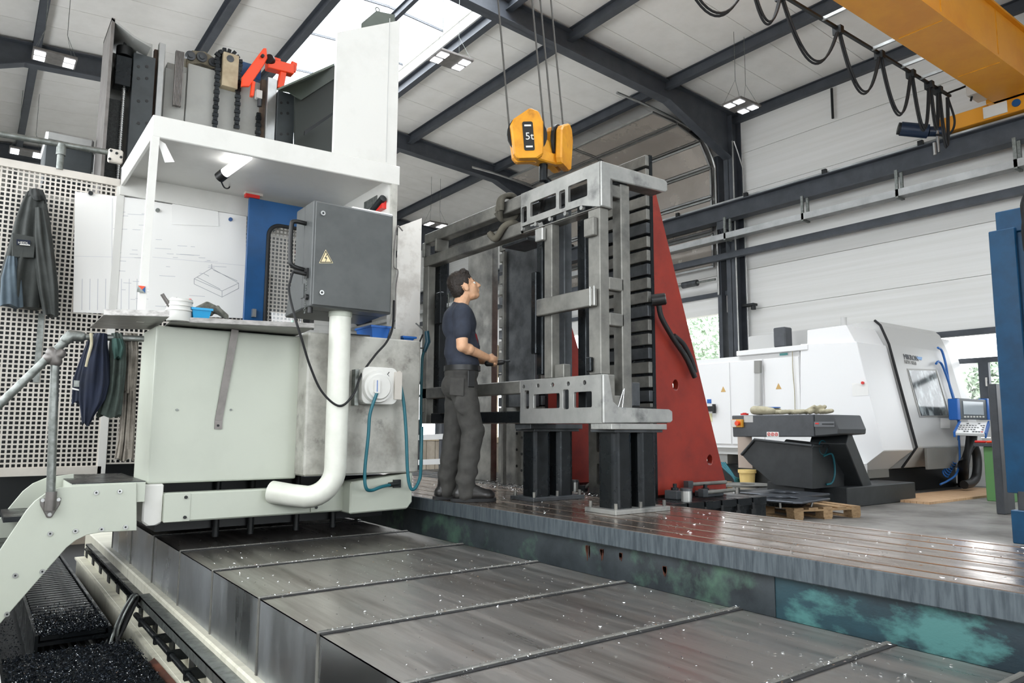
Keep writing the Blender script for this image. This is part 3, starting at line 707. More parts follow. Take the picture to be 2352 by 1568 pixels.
mb = MB(); mb.cyl((1.04, 5.85, -.22), (1.04, 2.0, -.22), .018, n=8); obj('feed_rod', mb, m_blk, t)
for y in (5.6, 5.1, 4.7, 4.3, 3.9): mb = MB(); mb.box(1.02, 1.13, y, y + .035, -.25, -.195); obj('rod_bracket', mb, m_blk, t)

# chip conveyor in the pit with chips heaped on it
t = thing('chip_conveyor', 'slatted black chip conveyor in the pit beside the bed', 'conveyor', (.66, 7.2, -.55))
mb = MB(); mb.box(.44, .46, 5.75, 9.6, -.5, -.25); mb.box(.86, .88, 5.75, 9.6, -.5, -.25); mb.box(.46, .86, 5.75, 9.6, -.32, -.3); obj('conveyor_frame', mb, m_blk, t)
first = None
for k in range(40):
    y = 5.78 + k * .093
    if first is None:
        mb = MB(); mb.box(.465, .855, y, y + .08, -.3, -.262); first = obj('slat', mb, m_blk, t, .008)
    else: copy_tree(first, t, (0, k * .093, 0))
t = thing('pit_cover_plate', 'steel cover plate at lower left buried under dark chips', 'plate', (.6, 5.2, -.4))
mb = MB(); mb.hexa([(.25, 4.6, -.33), (.98, 4.55, -.33), (.95, 5.52, -.33), (.25, 5.57, -.33), (.25, 4.6, -.31), (.98, 4.55, -.31), (.95, 5.52, -.31), (.25, 5.57, -.31)]); obj('plate', mb, m_blk, t)
mb = MB(); mb.box(.3, .9, 5.2, 5.26, -.55, -.33); mb.box(.3, .9, 4.7, 4.76, -.55, -.33); obj('support', mb, m_blk, t)
rnd = random.Random(9); mb = MB()
for k in range(14000):
    if k < 7000: p = Vector((rnd.uniform(.26, .97), rnd.uniform(4.6, 5.55), -.31 + abs(rnd.gauss(0, .008))))
    elif k < 11500: y = 5.76 + abs(rnd.gauss(0, .35)); p = Vector((rnd.uniform(.45, .87), y, -.262 + abs(rnd.gauss(0, .01))))
    else: p = Vector((rnd.uniform(-.1, .42), rnd.uniform(5.2, 7.5), -.53 + abs(rnd.gauss(0, .03))))
    d = Vector((rnd.uniform(-1, 1), rnd.uniform(-1, 1), rnd.uniform(-.7, .7))).normalized() * rnd.uniform(.004, .009); q = d.orthogonal().normalized() * d.length * .5
    mb.add([p - d, p + q, p + d, p - q * .5 + Vector((0, 0, .004))], [(0, 1, 2), (0, 2, 3)])
gl = MB()
for k in range(1100):
    p = Vector((rnd.uniform(.26, .97), rnd.uniform(4.6, 5.55), -.296 + rnd.uniform(0, .008))) if k % 2 else Vector((rnd.uniform(.45, .87), 5.76 + abs(rnd.gauss(0, .4)), -.245 + rnd.uniform(0, .008)))
    d = Vector((rnd.uniform(-1, 1), rnd.uniform(-1, 1), rnd.uniform(-.7, .7))).normalized() * rnd.uniform(.002, .005); q = d.orthogonal().normalized() * d.length * .6; gl.add([p - d, p + q, p + d], [(0, 1, 2)])
obj('glinting_chips', gl, m_chipb, kind='stuff', cat='metal chips', label='tiny glinting chips on top of the dark heap at lower left', recalc=False)
obj('dark_chips', mb, m_chip, kind='stuff', cat='metal chips', label='dark glinting steel chips heaped over the conveyor and pit plate', recalc=False)
t = thing('timber_board', 'reddish board lying at the edge of the pit plate', 'board', (.95, 4.9, -.4))
mb = MB(); mb.hexa([(.68, 4.35, -.38), (1.04, 4.55, -.36), (1.03, 5.12, -.36), (.9, 4.95, -.38), (.68, 4.35, -.35), (1.04, 4.55, -.33), (1.03, 5.12, -.33), (.9, 4.95, -.35)]); obj('board', mb, M('rusty_board', '#7a4a38', .7, 0, '#4f3127', 6), t)
t = thing('white_floor_sheet', 'white sheet corner lying at the lower left edge', 'sheet', (.1, 4.9, -.3))
mb = MB(); mb.hexa([(-.2, 4.4, -.32), (.245, 4.5, -.32), (.245, 5.5, -.32), (-.2, 5.5, -.32), (-.2, 4.4, -.305), (.245, 4.5, -.305), (.245, 5.5, -.305), (-.2, 5.5, -.305)]); obj('sheet', mb, m_white, t)
t = thing('cable_bundle', 'tangle of grey and black cables hanging beside the bed', 'cables', (1.0, 5.8, -.4))
rnd = random.Random(3)
for k in range(9):
    x = 1.03 - rnd.uniform(0, .05); y = 5.85 - rnd.uniform(-.1, .12)
    mb = MB(); mb.tube(spline([(1.06, 5.88 + rnd.uniform(-.05, .05), -.13), (x, y, -.13 + rnd.uniform(0, .05)), (x - .05 - rnd.uniform(0, .05), y - .05, -.28), (x - rnd.uniform(.05, .2), y - rnd.uniform(.0, .25), -.5)]), rnd.choice((.008, .011, .014)), 6)
    obj('cable', mb, m_rubber if k % 2 else m_galv, t)
for k in range(7):
    x = .5 + k * .05; mb = MB(); mb.tube(spline([(x, 5.9, -.36), (x + rnd.uniform(-.04, .04), 5.72, -.4), (x + rnd.uniform(-.08, .08), 5.6, -.5)]), .009, 6); obj('cable', mb, m_galv, t)

# ------------------------------------------------------------------ red angle plates
def angle_plate(name, label, x0, y0, y1, ztop, depth):
    t = thing(name, label, 'angle plate', (x0 + .4, (y0 + y1) / 2, ZP), 'red cast angle plates')
    zs = 1.75
    # web: triangular red side with two round holes, both sides
    for k, y in enumerate((y0, y1 - .06)):
        mb = MB(); mb.prism([(x0 + .06, ZP + .02), (x0 + depth, ZP + .02), (x0 + depth - .02, ZP + .12), (x0 + .1, ztop - .25), (x0 + .06, ztop - .25)], 'y', y, y + .06,
                            [circ(x0 + .32, 1.46, .035, 16, .045), circ(x0 + .74, .83, .035, 16, .045)]); obj('side_web', mb, m_red, t, .004)
    mb = MB(); mb.box(x0 + .06, x0 + depth, y0 + .06, y1 - .06, ZP, ZP + .1); obj('base', mb, m_red, t)
    mb = MB(); mb.box(x0 + .04, x0 + .075, y0 - .005, y1 + .005, ZP, ztop); obj('back_plate', mb, m_blk, t)
    z = 1.3; k = 0
    hb = .117
    while z < ztop - .05:
        mb = MB(); mb.box(x0, x0 + .045, y0 + .0, y1, z + .014, min(z + hb - .012, ztop)); obj('slot_bar', mb, m_steel if k % 3 else m_steeld, t, .004); z += hb; k += 1
    mb = MB(); hs = []
    for zz in (.7, .98, 1.1):
        for yy in (y0 + .12, y1 - .12): hs.append(rrect(yy - .02, yy + .02, zz - .09 if zz < 1.05 else 9, zz + .09 if zz < 1.05 else 9, .019)) if zz < 1.05 else None
    mb.prism(rect(y0, y1, ZP, 1.3), 'x', x0 + .005, x0 + .045, hs); lo = obj('lower_face', mb, m_steel, t)
    mb = MB()
    for zz in (.68, .72, .84, .88, 1.0, 1.04): mb.cyl((x0 + .0, (y0 + y1) / 2 + .04 * (-1) ** int(zz * 25), zz), (x0 + .01, (y0 + y1) / 2 + .04 * (-1) ** int(zz * 25), zz), .014, n=10)
    obj('tapped_hole', mb, m_black, lo)
    return t
angle_plate('angle_plate', 'nearer red angle plate with a hammer hanging on it', 4.43, 4.12, 4.86, 3.4, .96)
angle_plate('angle_plate', 'farther red angle plate behind the cut-out box plates', 4.4, 5.48, 6.2, 3.08, .98)
t = thing('mounting_plate', 'plain grey steel plate bolted upright before the farther angle plate', 'plate', (4.36, 5.75, ZP))
mb = MB(); mb.box(4.33, 4.385, 5.5, 6.0, 1.3, 3.08); obj('plate', mb, m_steeld, t, .004)
mb = MB(); mb.box(4.3, 4.34, 5.97, 6.0, .54, 2.9); obj('edge_strip', mb, m_steel, t)
t = thing('upright_slab', 'tall grey steel slab standing behind the worker', 'plate', (4.45, 6.6, ZP))
mb = MB(); mb.box(4.42, 4.5, 6.36, 6.84, ZP, 3.1); obj('slab', mb, m_steel, t, .004)
# hammer hung on the nearer plate
hm = thing('mallet', 'black dead-blow mallet hanging with a dark hose on the red plate', 'mallet', (4.8, 4.05, 2.1))
a = W(1512, 688, Y=4.06); b = W(1530, 690, Y=4.03)
mb = MB(); mb.cyl(W(1497, 690, Y=4.08), W(1528, 686, Y=4.0), .05, n=16); hd = obj('mallet_head', mb, m_black, hm)
mb = MB(); mb.cyl(W(1527, 686, Y=4.003), W(1530, 685.5, Y=3.995), .042, n=16); obj('face', mb, m_galv, hd)
mb = MB(); mb.tube(spline([W(1513, 700, Y=4.05), W(1520, 730, Y=4.06), W(1545, 775, Y=4.06), W(1575, 820, Y=4.06), W(1596, 866, Y=4.06)]), .022, 8, None); obj('handle', mb, m_black, hm)
mb = MB(); mb.tube(spline([W(1548, 770, Y=4.08), W(1570, 790, Y=4.08), W(1588, 825, Y=4.08), W(1597, 855, Y=4.08)]), .02, 8); obj('loop', mb, m_rubber, hm)
# clamping gear on the rear plate
cg = [('clamp_block', 'dark clamping block beside the base of the nearer angle plate', (4.62, 4.0, ZP), (.22, .12, .07)), ('clamp_block', 'low steel clamping bar in front of the farther angle plate', (4.33, 5.2, ZP), (.12, .5, .09)), ('clamp_block', 'flat clamp on the right corner of the rear plate', (5.0, 4.0, ZP), (.25, .12, .05)), ('clamp_block', 'black step block at the back of the rear plate', (5.25, 4.3, ZP), (.2, .15, .06))]
for n, l, p, s_ in cg:
    t = thing(n, l, 'clamp', p, 'clamping gear on the rear plate'); mb = MB(); mb.cbox((p[0], p[1], p[2] + s_[2] / 2), *s_, rz=.1); bl = obj('block', mb, m_steeld, t, .006)
    mb = MB(); mb.cyl((p[0] - s_[0] * .2, p[1], p[2] + s_[2]), (p[0] - s_[0] * .2, p[1], p[2] + s_[2] + .05), .016, n=8); mb.cyl((p[0] - s_[0] * .2, p[1], p[2] + s_[2]), (p[0] - s_[0] * .2, p[1], p[2] + s_[2] + .02), .032, n=6); obj('stud_and_nut', mb, m_blk, t)
for l, p in (('round steel jack nearest the base of the red plate', (4.5, 3.82, ZP)), ('round steel jack farther along the rear plate', (4.36, 4.98, ZP))):
    t = thing('screw_jack', l, 'jack', p, 'screw jacks on the rear plate'); mb = MB(); mb.cyl(p, (p[0], p[1], p[2] + .08), .04, n=18); obj('body', mb, m_ground, t); mb = MB(); mb.cyl((p[0], p[1], p[2] + .08), (p[0], p[1], p[2] + .1), .046, n=18); obj('cap', mb, m_steeld, t)
for l, p0, p1 in (('long steel bar lying on the rear plate corner', (4.75, 3.86, ZP + .05), (5.2, 3.9, ZP + .05)), ('second bar lying behind the clamps', (4.8, 4.05, ZP + .1), (5.3, 4.06, ZP + .1)), ('slanted rod leaning by the farther red plate', (4.45, 4.95, ZP + .02), (4.62, 4.75, ZP + .2))):
    t = thing('clamp_bar', l, 'bar', p0, 'loose bars on the rear plate'); mb = MB(); mb.cyl(p0, p1, .016, n=10); obj('bar', mb, m_steel, t); mb = MB(); mb.cbox(p0, .06, .05, .06); obj('end_nut', mb, m_steeld, t)
# ------------------------------------------------------------------ welded steel frame on two stands
XF = 3.40
t = thing('gantry_weldment', 'large welded steel frame with cut-out box plates hanging from the crane on stands', 'workpiece', (3.6, 4.8, 1.13))
def yy(px, py): return W(px, py, X=XF).y
def box_plate(z0, z1, wins, cirs, ypx):
    hs = []
    for a, b, za, zb in wins: hs.append(rrect(min(yy(a, ypx), yy(b, ypx)), max(yy(a, ypx), yy(b, ypx)), z0 + za, z0 + zb, .012))
    for c, zc in cirs: hs.append(circ(yy(c, ypx), z0 + zc, .0165, 14))
    mb = MB(); mb.prism(rect(3.59, 4.5, z0, z1), 'x', XF, XF + .022, hs); return mb
up = obj('upper_box_plate', box_plate(2.62, 2.945, [(1198, 1210, .083, .21), (1218, 1277, .107, .223), (1284, 1298, .083, .223), (1305, 1349, .11, .235)], [(1198, .04), (1229, .04), (1262, .04), (1297, .04), (1334, .04)], 450), m_ground, t, .002)
lo = obj('lower_box_plate', box_plate(1.13, 1.46, [(1204, 1215, .111, .25), (1226, 1285, .11, .217), (1293, 1306, .1, .24), (1318, 1359, .109, .218)], [(1202.5, .28), (1235.5, .28), (1269, .28), (1305, .28), (1342.6, .28)], 910), m_ground, t, .002)
def part(n, m, *b, bev=.006, par=None):
    mb = MB(); mb.box(*b); return obj(n, mb, m, par or t, bev)
for z0, z1 in ((2.62, 2.945), (1.13, 1.46)):
    part('flange', m_steel, XF + .022, 3.52, 3.6, 4.5, z1 - .02, z1); part('flange', m_steel, XF + .022, 3.52, 3.6, 4.5, z0, z0 + .02)
    part('end_cap', m_steel, XF + .0, 3.52, 3.585, 3.6, z0, z1)
# long beams towards the far end, upper and lower pairs
part('long_beam', m_steel, XF + .005, 3.5, 4.5, 6.05, 2.84, 2.945); part('long_beam', m_steel, XF, 3.5, 4.5, 6.05, 2.62, 2.72)
part('long_beam', m_steel, XF, 3.5, 4.5, 6.03, 1.36, 1.46); part('long_beam', m_blk, XF, 3.5, 4.5, 5.86, 1.13, 1.225)
part('rear_beam', m_steeld, 3.6, 3.7, 3.62, 6.05, 2.83, 2.93); part('rear_beam', m_steeld, 3.6, 3.7, 3.62, 6.0, 1.13, 1.23)
# uprights
part('upright', m_steel, XF + .002, 3.49, 3.6, 3.72, 1.46, 2.62); part('upright', m_steel, 3.61, 3.70, 3.6, 3.69, 1.23, 2.83)
part('upright', m_steel, XF + .002, 3.48, 4.12, 4.21, 1.46, 2.62); part('upright', m_steeld, 3.62, 3.70, 4.23, 4.33, 1.23, 2.83)
part('upright', m_blk, 3.62, 3.70, 3.99, 4.08, 1.23, 2.83); part('upright', m_steel, XF, 3.48, 5.95, 6.05, 1.13, 2.62); part('upright', m_blk, 3.5, 3.58, 5.9, 6.02, 1.13, 2.84)
part('upright', m_blk, 3.48, 3.54, 4.33, 4.4, 1.5, 2.62)
part('upright', m_blk, 3.44, 3.5, 4.36, 4.42, 1.66, 2.3)
for z in (1.23, 2.72): part('cross_tie', m_steel, 3.5, 3.61, 3.6, 3.69, z, z + .09)
for z in (1.8, 2.05): part('cross_tie', m_steel, 3.49, 3.63, 3.6, 3.66, z, z + .09)
part('cross_bar', m_steel, 3.345, 3.4, 3.625, 4.235, 1.925, 2.05)
for y in (3.62, 3.66): part('bar_lug', m_ground, 3.335, 3.35, y - .03, y - .02, 1.92, 2.06)
part('stop_lug', m_steel, 3.36, 3.402, 3.62, 3.72, 2.42, 2.55); part('stop_lug', m_ground, 3.36, 3.4, 4.18, 4.27, 2.5, 2.6); part('stop_lug', m_blk, 3.37, 3.402, 3.67, 3.72, 1.48, 1.58); part('stop_lug', m_steel, XF + .03, 3.5, 4.02, 4.15, 1.46, 1.56)
# arms pointing to the wall
mb = MB(); mb.prism([(XF, 2.945), (XF, 2.62), (3.49, 2.62), (3.49, 2.83), (4.05, 2.85), (4.08, 2.87), (4.08, 2.93), (4.05, 2.945)], 'y', 3.575, 3.6); obj('upper_arm', mb, m_ground, t, .006)
part('arm_body', m_steel, 3.49, 4.05, 3.6, 3.72, 2.85, 2.945)
mb = MB(); mb.prism([(XF, 1.46), (3.45, 1.46), (3.49, 1.28), (3.55, 1.24), (4.05, 1.235), (4.085, 1.22), (4.085, 1.155), (4.06, 1.14), (XF, 1.13)], 'y', 3.575, 3.6); obj('lower_arm', mb, m_ground, t, .006)
part('arm_body', m_steel, 3.49, 4.06, 3.6, 3.74, 1.135, 1.235)
part('arm_plate', m_blk, 3.7, 3.95, 3.6, 3.72, 1.235, 1.25)
part('spigot', m_steeld, 3.72, 3.8, 3.62, 3.7, 1.25, 1.42)
mb = MB(); mb.tube([(3.56, 3.6, 1.24), (3.6, 3.59, 1.36)], .004, 5); mb.tube([(3.6, 3.6, 1.24), (3.62, 3.6, 1.37)], .004, 5); obj('loose_wire', mb, m_chipb, t)
part('gusset_plate', m_blk, 3.46, 3.5, 5.82, 5.92, 2.06, 2.36)
part('bracket_plate', m_steel, 3.36, 3.5, 5.75, 5.78, 2.72, 2.84); part('end_lug', m_ground, XF - .01, XF + .06, 6.02, 6.07, 2.72, 2.86); part('end_lug', m_steel, XF - .01, XF + .06, 5.98, 6.06, 1.23, 1.36)
part('tie_plate', m_steeld, 3.5, 3.75, 4.55, 4.9, 2.6, 2.625)
for k, (x, y) in enumerate(((3.39, 3.46), (3.47, 4.42))):
    s = thing('support_stand', ('blackened twin-tube stand under the near end of the steel frame', 'blackened twin-tube stand nearer the worker')[k], 'stand', (x + .26, y + .15, ZP), 'stands under the steel frame')
    mb = MB(); mb.box(x, x + .52, y, y + .3, ZP, ZP + .03); obj('base_plate', mb, m_ground if k == 0 else m_steeld, s, .003)
    for a in (.06, .29):
        mb = MB(); mb.prism(rrect(x + a, x + a + .17, y + .06, y + .24, .04), 'z', ZP + .03, 1.07); obj('tube', mb, m_blk, s)
    mb = MB(); mb.box(x + .03, x + .49, y + .03, y + .27, 1.07, 1.09); obj('head_plate', mb, m_steeld, s, .003)
    mb = MB(); mb.box(x - .03, x + .5, y + .0, y + .2, 1.09, 1.128); obj('packing_bar', mb, m_ground if k == 0 else m_steeld, s, .003)
    for a, b in ((.03, .03), (.49, .03), (.26, .03), (.49, .27), (.03, .27)): mb = MB(); mb.cyl((x + a, y + b, ZP + .03), (x + a, y + b, ZP + .07), .012, n=8); obj('bolt', mb, m_steel, s)
# webbing straps slung over the far end of the upper beams
s = thing('webbing_strap', 'dark webbing strap wound round the upper beam beside the box plate', 'strap', (3.45, 4.7, 2.7), 'straps on the steel frame')
mb = MB()
for k in range(3): mb.tube(spline([(3.37, 4.72 + k * .03, 2.86), (3.37, 4.7 + k * .02, 2.96), (3.45, 4.68 + k * .02, 2.99), (3.53, 4.7 + k * .02, 2.93), (3.52, 4.74 + k * .02, 2.83), (3.42, 4.78, 2.8), (3.37, 4.74 + k * .03, 2.86)]), .022, 6)
obj('wrap', mb, M('dark_strap_cloth', '#57544b', .9, 0, '#46433b', 12), s)
s = thing('webbing_strap', 'lower loop of dark strap hanging on the second beam', 'strap', (3.45, 4.75, 2.65), 'straps on the steel frame')
mb = MB(); mb.tube(spline([(3.38, 4.9, 2.7), (3.37, 4.8, 2.64), (3.38, 4.7, 2.72), (3.44, 4.66, 2.75), (3.54, 4.7, 2.74)]), .03, 6); obj('wrap', mb, M('strap_cloth', '#5f5b50', .9), s)
# ------------------------------------------------------------------ travelling machine: operator cabin
def PB(mb, x0, y0, x1, y1, Y, d):
    """box whose front lies in plane Y behind that part of the picture, d deep"""
    xc, yc = (x0 + x1) / 2, (y0 + y1) / 2
    mb.box(W(x0, yc, Y=Y).x, W(x1, yc, Y=Y).x, Y, Y + d, W(xc, y1, Y=Y).z, W(xc, y0, Y=Y).z); return mb
def hplate(pts, Z, th):     # horizontal plate from four picture corners at height Z
    q = [W(x, y, Z=Z) for x, y in pts]; return MB().hexa([p - Vector((0, 0, th)) for p in q] + q)

YC = 5.3; YR = 5.12
cb = thing('operator_cabin', 'pale machine operator cabin with canopy, perforated rear wall and lower skirt', 'machine cabin', (1.9, 5.7, .45))
mb = MB(); mb.box(.96, 1.95, YC, 5.8, .72, 1.765); obj('front_guard', mb, m_cab, cb, .012, seg=2)
mb = MB(); mb.box(1.94, 2.87, YR, 5.75, .745, 1.785); obj('side_guard', mb, m_cabd, cb, .012, label='soiled grey guard panel')
for px in (406, 530, 690): mb = MB(); p = W(px, 941, Y=YC); mb.cyl(p, p - Vector((0, .008, 0)), .008, n=10); obj('bolt', mb, m_galv, cb)
mb = MB(); mb.prism([(.94, .72), (1.06, .72), (1.06, .47), (1.03, .455), (.97, .455), (.94, .48)], 'y', YC - .02, 5.8); obj('skirt_leg', mb, m_white, cb, .01)
mb = MB(); mb.box(1.06, 2.72, YC - .05, YC + .05, .47, .66); obj('lower_beam', mb, m_cab, cb, .01)
mb = MB(); mb.prism([(2.3, .69), (2.82, .745), (2.82, .52), (2.78, .47), (2.3, .46)], 'y', YR, YC); obj('skirt_end', mb, m_cab, cb, .01)
mb = MB(); mb.box(1.06, 1.22, YC - .056, YC - .05, .475, .655); sp = obj('skirt_cover', mb, m_cab, cb)
mb = MB(); mb.box(2.05, 2.12, YC - .06, YC - .05, .48, .65); obj('skirt_cover', mb, m_cab, cb)
for x, z in ((1.19, .5), (1.19, .63), (2.09, .51), (2.09, .61)): mb = MB(); mb.cyl((x, YC - .056, z), (x, YC - .066, z), .011, n=8); obj('bolt', mb, m_dark, cb)
mb = MB(); mb.box(1.1, 2.85, 5.7, 6.8, .36, .7); obj('under_carriage', mb, m_dark, cb)
for x in (1.5, 1.75, 2.1, 2.4): mb = MB(); mb.cyl((x, 5.66, .3), (x, 5.66, .72), .025, n=8); obj('carriage_stud', mb, m_dark, cb)
# canopy
ZC0, ZC1 = 3.055, 3.22
mb = MB(); mb.hexa([(.855, YC, ZC0), (2.74, YC, ZC0 + .04), (2.74, YC + .03, ZC0 + .04), (.855, YC + .03, ZC0), (.855, YC, ZC1 - .01), (2.74, YC, ZC1 + .04), (2.74, YC + .03, ZC1 + .04), (.855, YC + .03, ZC1 - .01)]); obj('canopy_fascia', mb, m_white, cb, .006)
mb = MB(); mb.box(.855, .885, YC + .031, 6.62, ZC0, ZC1 - .01); obj('canopy_side', mb, m_white, cb, .006)
mb = MB(); mb.box(.885, 2.74, YC + .03, 6.62, ZC0 + .09, ZC0 + .11); obj('canopy_ceiling', mb, m_white, cb)
mb = MB(); mb.box(.855, 2.6, 6.58, 6.62, 2.98, ZC1 - .01); obj('canopy_header', mb, m_white, cb)
mb = MB(); mb.box(2.66, 2.7, YC + .03, 6.6, 2.62, ZC1); cs = obj('canopy_end_wall', mb, m_white, cb)
mb = MB(); mb.box(2.652, 2.66, 5.55, 5.8, 2.98, 3.06); obj('sign_plate', mb, m_galv, cs)
mb = MB(); mb.box(2.62, 2.66, 5.38, 5.55, 2.9, 2.97); obj('red_latch', mb, m_redp, cs)
mb = MB(); mb.cyl((2.62, 5.36, 2.98), (2.62, 5.6, 2.9), .03, n=10); obj('cable_gland', mb, m_dark, cs)
mb = MB(); mb.box(2.6, 2.67, 5.32, 5.42, 2.66, 2.82); mb.cyl((2.6, 5.36, 2.76), (2.56, 5.36, 2.76), .02, n=10); obj('switch_box', mb, m_dark, cs)
mb = MB(); mb.hexa([(.84, YC, 1.78), (.885, YC, 1.78), (.885, YC + .04, 1.78), (.84, YC + .04, 1.78), (.855, YC, 3.06), (.905, YC, 3.06), (.905, YC + .04, 3.06), (.855, YC + .04, 3.06)]); obj('canopy_post', mb, m_white, cb)
mb = MB(); mb.box(2.67, 2.72, YC, YC + .04, 1.785, 3.1); obj('canopy_post', mb, m_cabd, cb)
mb = MB(); mb.cyl(W(515, 398, Y=5.75), W(570, 358, Y=5.5), .036, n=14); ft = obj('lamp_tube', mb, m_tubeL, cb)
mb = MB(); mb.cyl(W(503, 408, Y=5.8), W(517, 397, Y=5.745), .042, n=14); obj('lamp_socket', mb, m_black, cb)
mb = MB(); mb.tube(spline([W(505, 410, Y=5.8), W(515, 430, Y=5.9), W(525, 432, Y=6.2), W(528, 425, Y=6.5)]), .006, 6); obj('lamp_cord', mb, m_rubber, cb)
mb = MB(); mb.hexa([W(361, 318, Y=5.33), W(380, 330, Y=5.33), W(401, 372, Y=5.33), W(379, 373, Y=5.33)] + [p + Vector((0, .006, 0)) for p in (W(361, 318, Y=5.33), W(380, 330, Y=5.33), W(401, 372, Y=5.33), W(379, 373, Y=5.33))]); obj('hanging_note', mb, m_paper, cb)

# perforated rear wall: sheet of square holes
def perf(name, x0, x1, z0, z1, y, pitch=.0352, web=.0125, x_skip=None):
    mb = MB(); n = int((x1 - x0) / pitch); m_ = int((z1 - z0) / pitch)
    for i in range(n + 1): x = x0 + i * pitch; mb.box(x - web / 2, x + web / 2, y, y + .002, z0, z1)
    for j in range(m_ + 1): z = z0 + j * pitch; mb.box(x0, x1, y + .0002, y + .0018, z - web / 2, z + web / 2)
    return obj(name, mb, m_perf, cb, recalc=False)
YPF = 6.62
perf('perforated_panel', -.12, .835, .78, 3.06, YPF); perf('perforated_panel', .89, 2.45, .8, 2.98, YPF)
mb = MB(); mb.box(-.15, .86, YPF - .02, YPF + .02, 3.05, 3.11); obj('panel_rail', mb, m_perf, cb)
mb = MB(); mb.box(-.15, .86, YPF - .02, YPF + .02, .72, .78); obj('panel_rail', mb, m_perf, cb)
mb = MB(); mb.box(.835, .89, YPF - .02, YPF + .02, .72, 3.05); obj('panel_post', mb, m_white, cb)
mb = MB(); mb.box(.365, .405, YPF - .012, YPF - .004, 1.42, 1.95); obj('panel_strip', mb, m_galv, cb)
mb = MB(); mb.box(2.0, 2.6, YPF - .02, YPF, 1.8, 2.0); obj('rear_sill', mb, m_white, cb)
# platform
mb = MB(); mb.box(.62, .96, 5.3, 6.6, .66, .70); mb.box(.96, 2.6, 5.8, 6.6, .66, .70); obj('platform_floor', mb, m_blk, cb)

# shelves
s = thing('corner_shelf', 'small brushed steel shelf on the left corner of the cabin', 'shelf', (.85, 5.2, 1.78))
q = hplate([(238, 722), (389, 726), (352, 756), (205, 752)], 1.785, .004); obj('shelf_board', q, m_shelf, s)
mb = MB(); a, b = W(238, 722, Z=1.785), W(389, 726, Z=1.785); mb.hexa([a - Vector((0, 0, .004)), b - Vector((0, 0, .004)), b + Vector((0, .01, -.004)), a + Vector((0, .01, -.004)), a + Vector((0, 0, .035)), b + Vector((0, 0, .035)), b + Vector((0, .01, .035)), a + Vector((0, .01, .035))]); obj('front_lip', mb, m_shelf, s)
s = thing('long_shelf', 'long brushed steel shelf along the top of the cabin guard', 'shelf', (1.5, 5.1, 1.78))
q = hplate([(392, 737), (722, 752), (652, 782), (352, 766)], 1.78, .004); obj('shelf_board', q, m_shelf, s)
mb = MB(); a, b = W(392, 737, Z=1.78), W(722, 752, Z=1.78); mb.hexa([a - Vector((0, 0, .004)), b - Vector((0, 0, .004)), b + Vector((0, .01, -.004)), a + Vector((0, .01, -.004)), a + Vector((0, 0, .03)), b + Vector((0, 0, .03)), b + Vector((0, .01, .03)), a + Vector((0, .01, .03))]); obj('front_lip', mb, m_shelf, s)
mb = MB(); a = W(540, 757, Z=1.775); b = W(502, 965, Y=YC - .006); c = W(501, 985, Y=YC - .006); mb.bar(a, b, .05, .006, (0, 1, .3)); mb.bar(b, c, .05, .006, (0, 1, 0)); br = obj('strap_brace', mb, m_strap, s)
mb = MB(); mb.cyl(W(501, 977, Y=YC - .009), W(501, 977, Y=YC - .014), .009, n=8); obj('bolt', mb, m_dark, br)

# drawings and magnets on the perforated wall
def sheet(name, label, pts, y, mat=m_paper):
    t = thing(name, label, 'drawing', W(*pts[0], Y=y), 'drawings on the perforated wall'); q = [W(x_, y_, Y=y) for x_, y_ in pts]
    mb = MB(); mb.prism([(p.x, p.z) for p in q], 'y', y - .002, y); obj('paper', mb, mat, t); return t
YD = YPF - .012
d1 = sheet('technical_drawing', 'large folded white technical drawing on the left of the perforated wall', [(172, 440), (168, 717), (300, 722), (345, 722), (345, 459)], YD)
d2 = sheet('technical_drawing', 'wide technical drawing with an isometric view beside the blue door', [(347, 462), (340, 722), (562, 731), (566, 497)], YD - .004)
d3 = sheet('technical_drawing', 'smaller stacked white sheets pinned above the wide drawing', [(395, 472), (400, 442), (497, 442), (503, 520), (395, 515)], YD - .009)
def paper_lines(par, segs, y, w=.0035, mat=m_ink2):
    mb = MB()
    for x0, y0, x1, y1 in segs: mb.bar(W(x0, y0, Y=y), W(x1, y1, Y=y), w, .0006, (0, 1, 0))
    obj('print_or_fold_line', mb, mat, par, kind='stuff')
rnd = random.Random(4)
seg = []
for k in range(26):
    x, y = rnd.uniform(255, 335), rnd.uniform(470, 710); l = rnd.uniform(8, 40); seg.append((x, y, min(x + l, 344), y + l * .05))
for x in range(180, 340, 9): seg.append((x, 640, x - 1, 712)) if x % 2 else None
paper_lines(d1, seg, YD - .003)
paper_lines(d1, [(258, 455, 256, 718), (172, 588, 345, 592)], YD - .003, .003, M('fold_shadow', '#d9d9dd', .8))  # fold shade put in as pale grey strips on the sheet
seg = []
for k in range(22):
    x, y = rnd.uniform(350, 480), rnd.uniform(540, 715); l = rnd.uniform(8, 45); seg.append((x, y, x + l, y + l * .06))
paper_lines(d2, seg, YD - .007)
iso = [(446, 640, 510, 668), (446, 640, 486, 616), (510, 668, 548, 650), (486, 616, 548, 650), (452, 636, 506, 664), (490, 620, 545, 645), (486, 616, 486, 606), (510, 668, 510, 682), (548, 650, 548, 662), (510, 682, 548, 662), (446, 640, 446, 652), (446, 652, 510, 682), (468, 628, 480, 634)]
paper_lines(d2, iso, YD - .007, .003, m_ink)
paper_lines(d2, [(350, 590, 565, 610), (470, 600, 500, 600)], YD - .007, .003, M('fold_line', '#d5d5d9', .8))
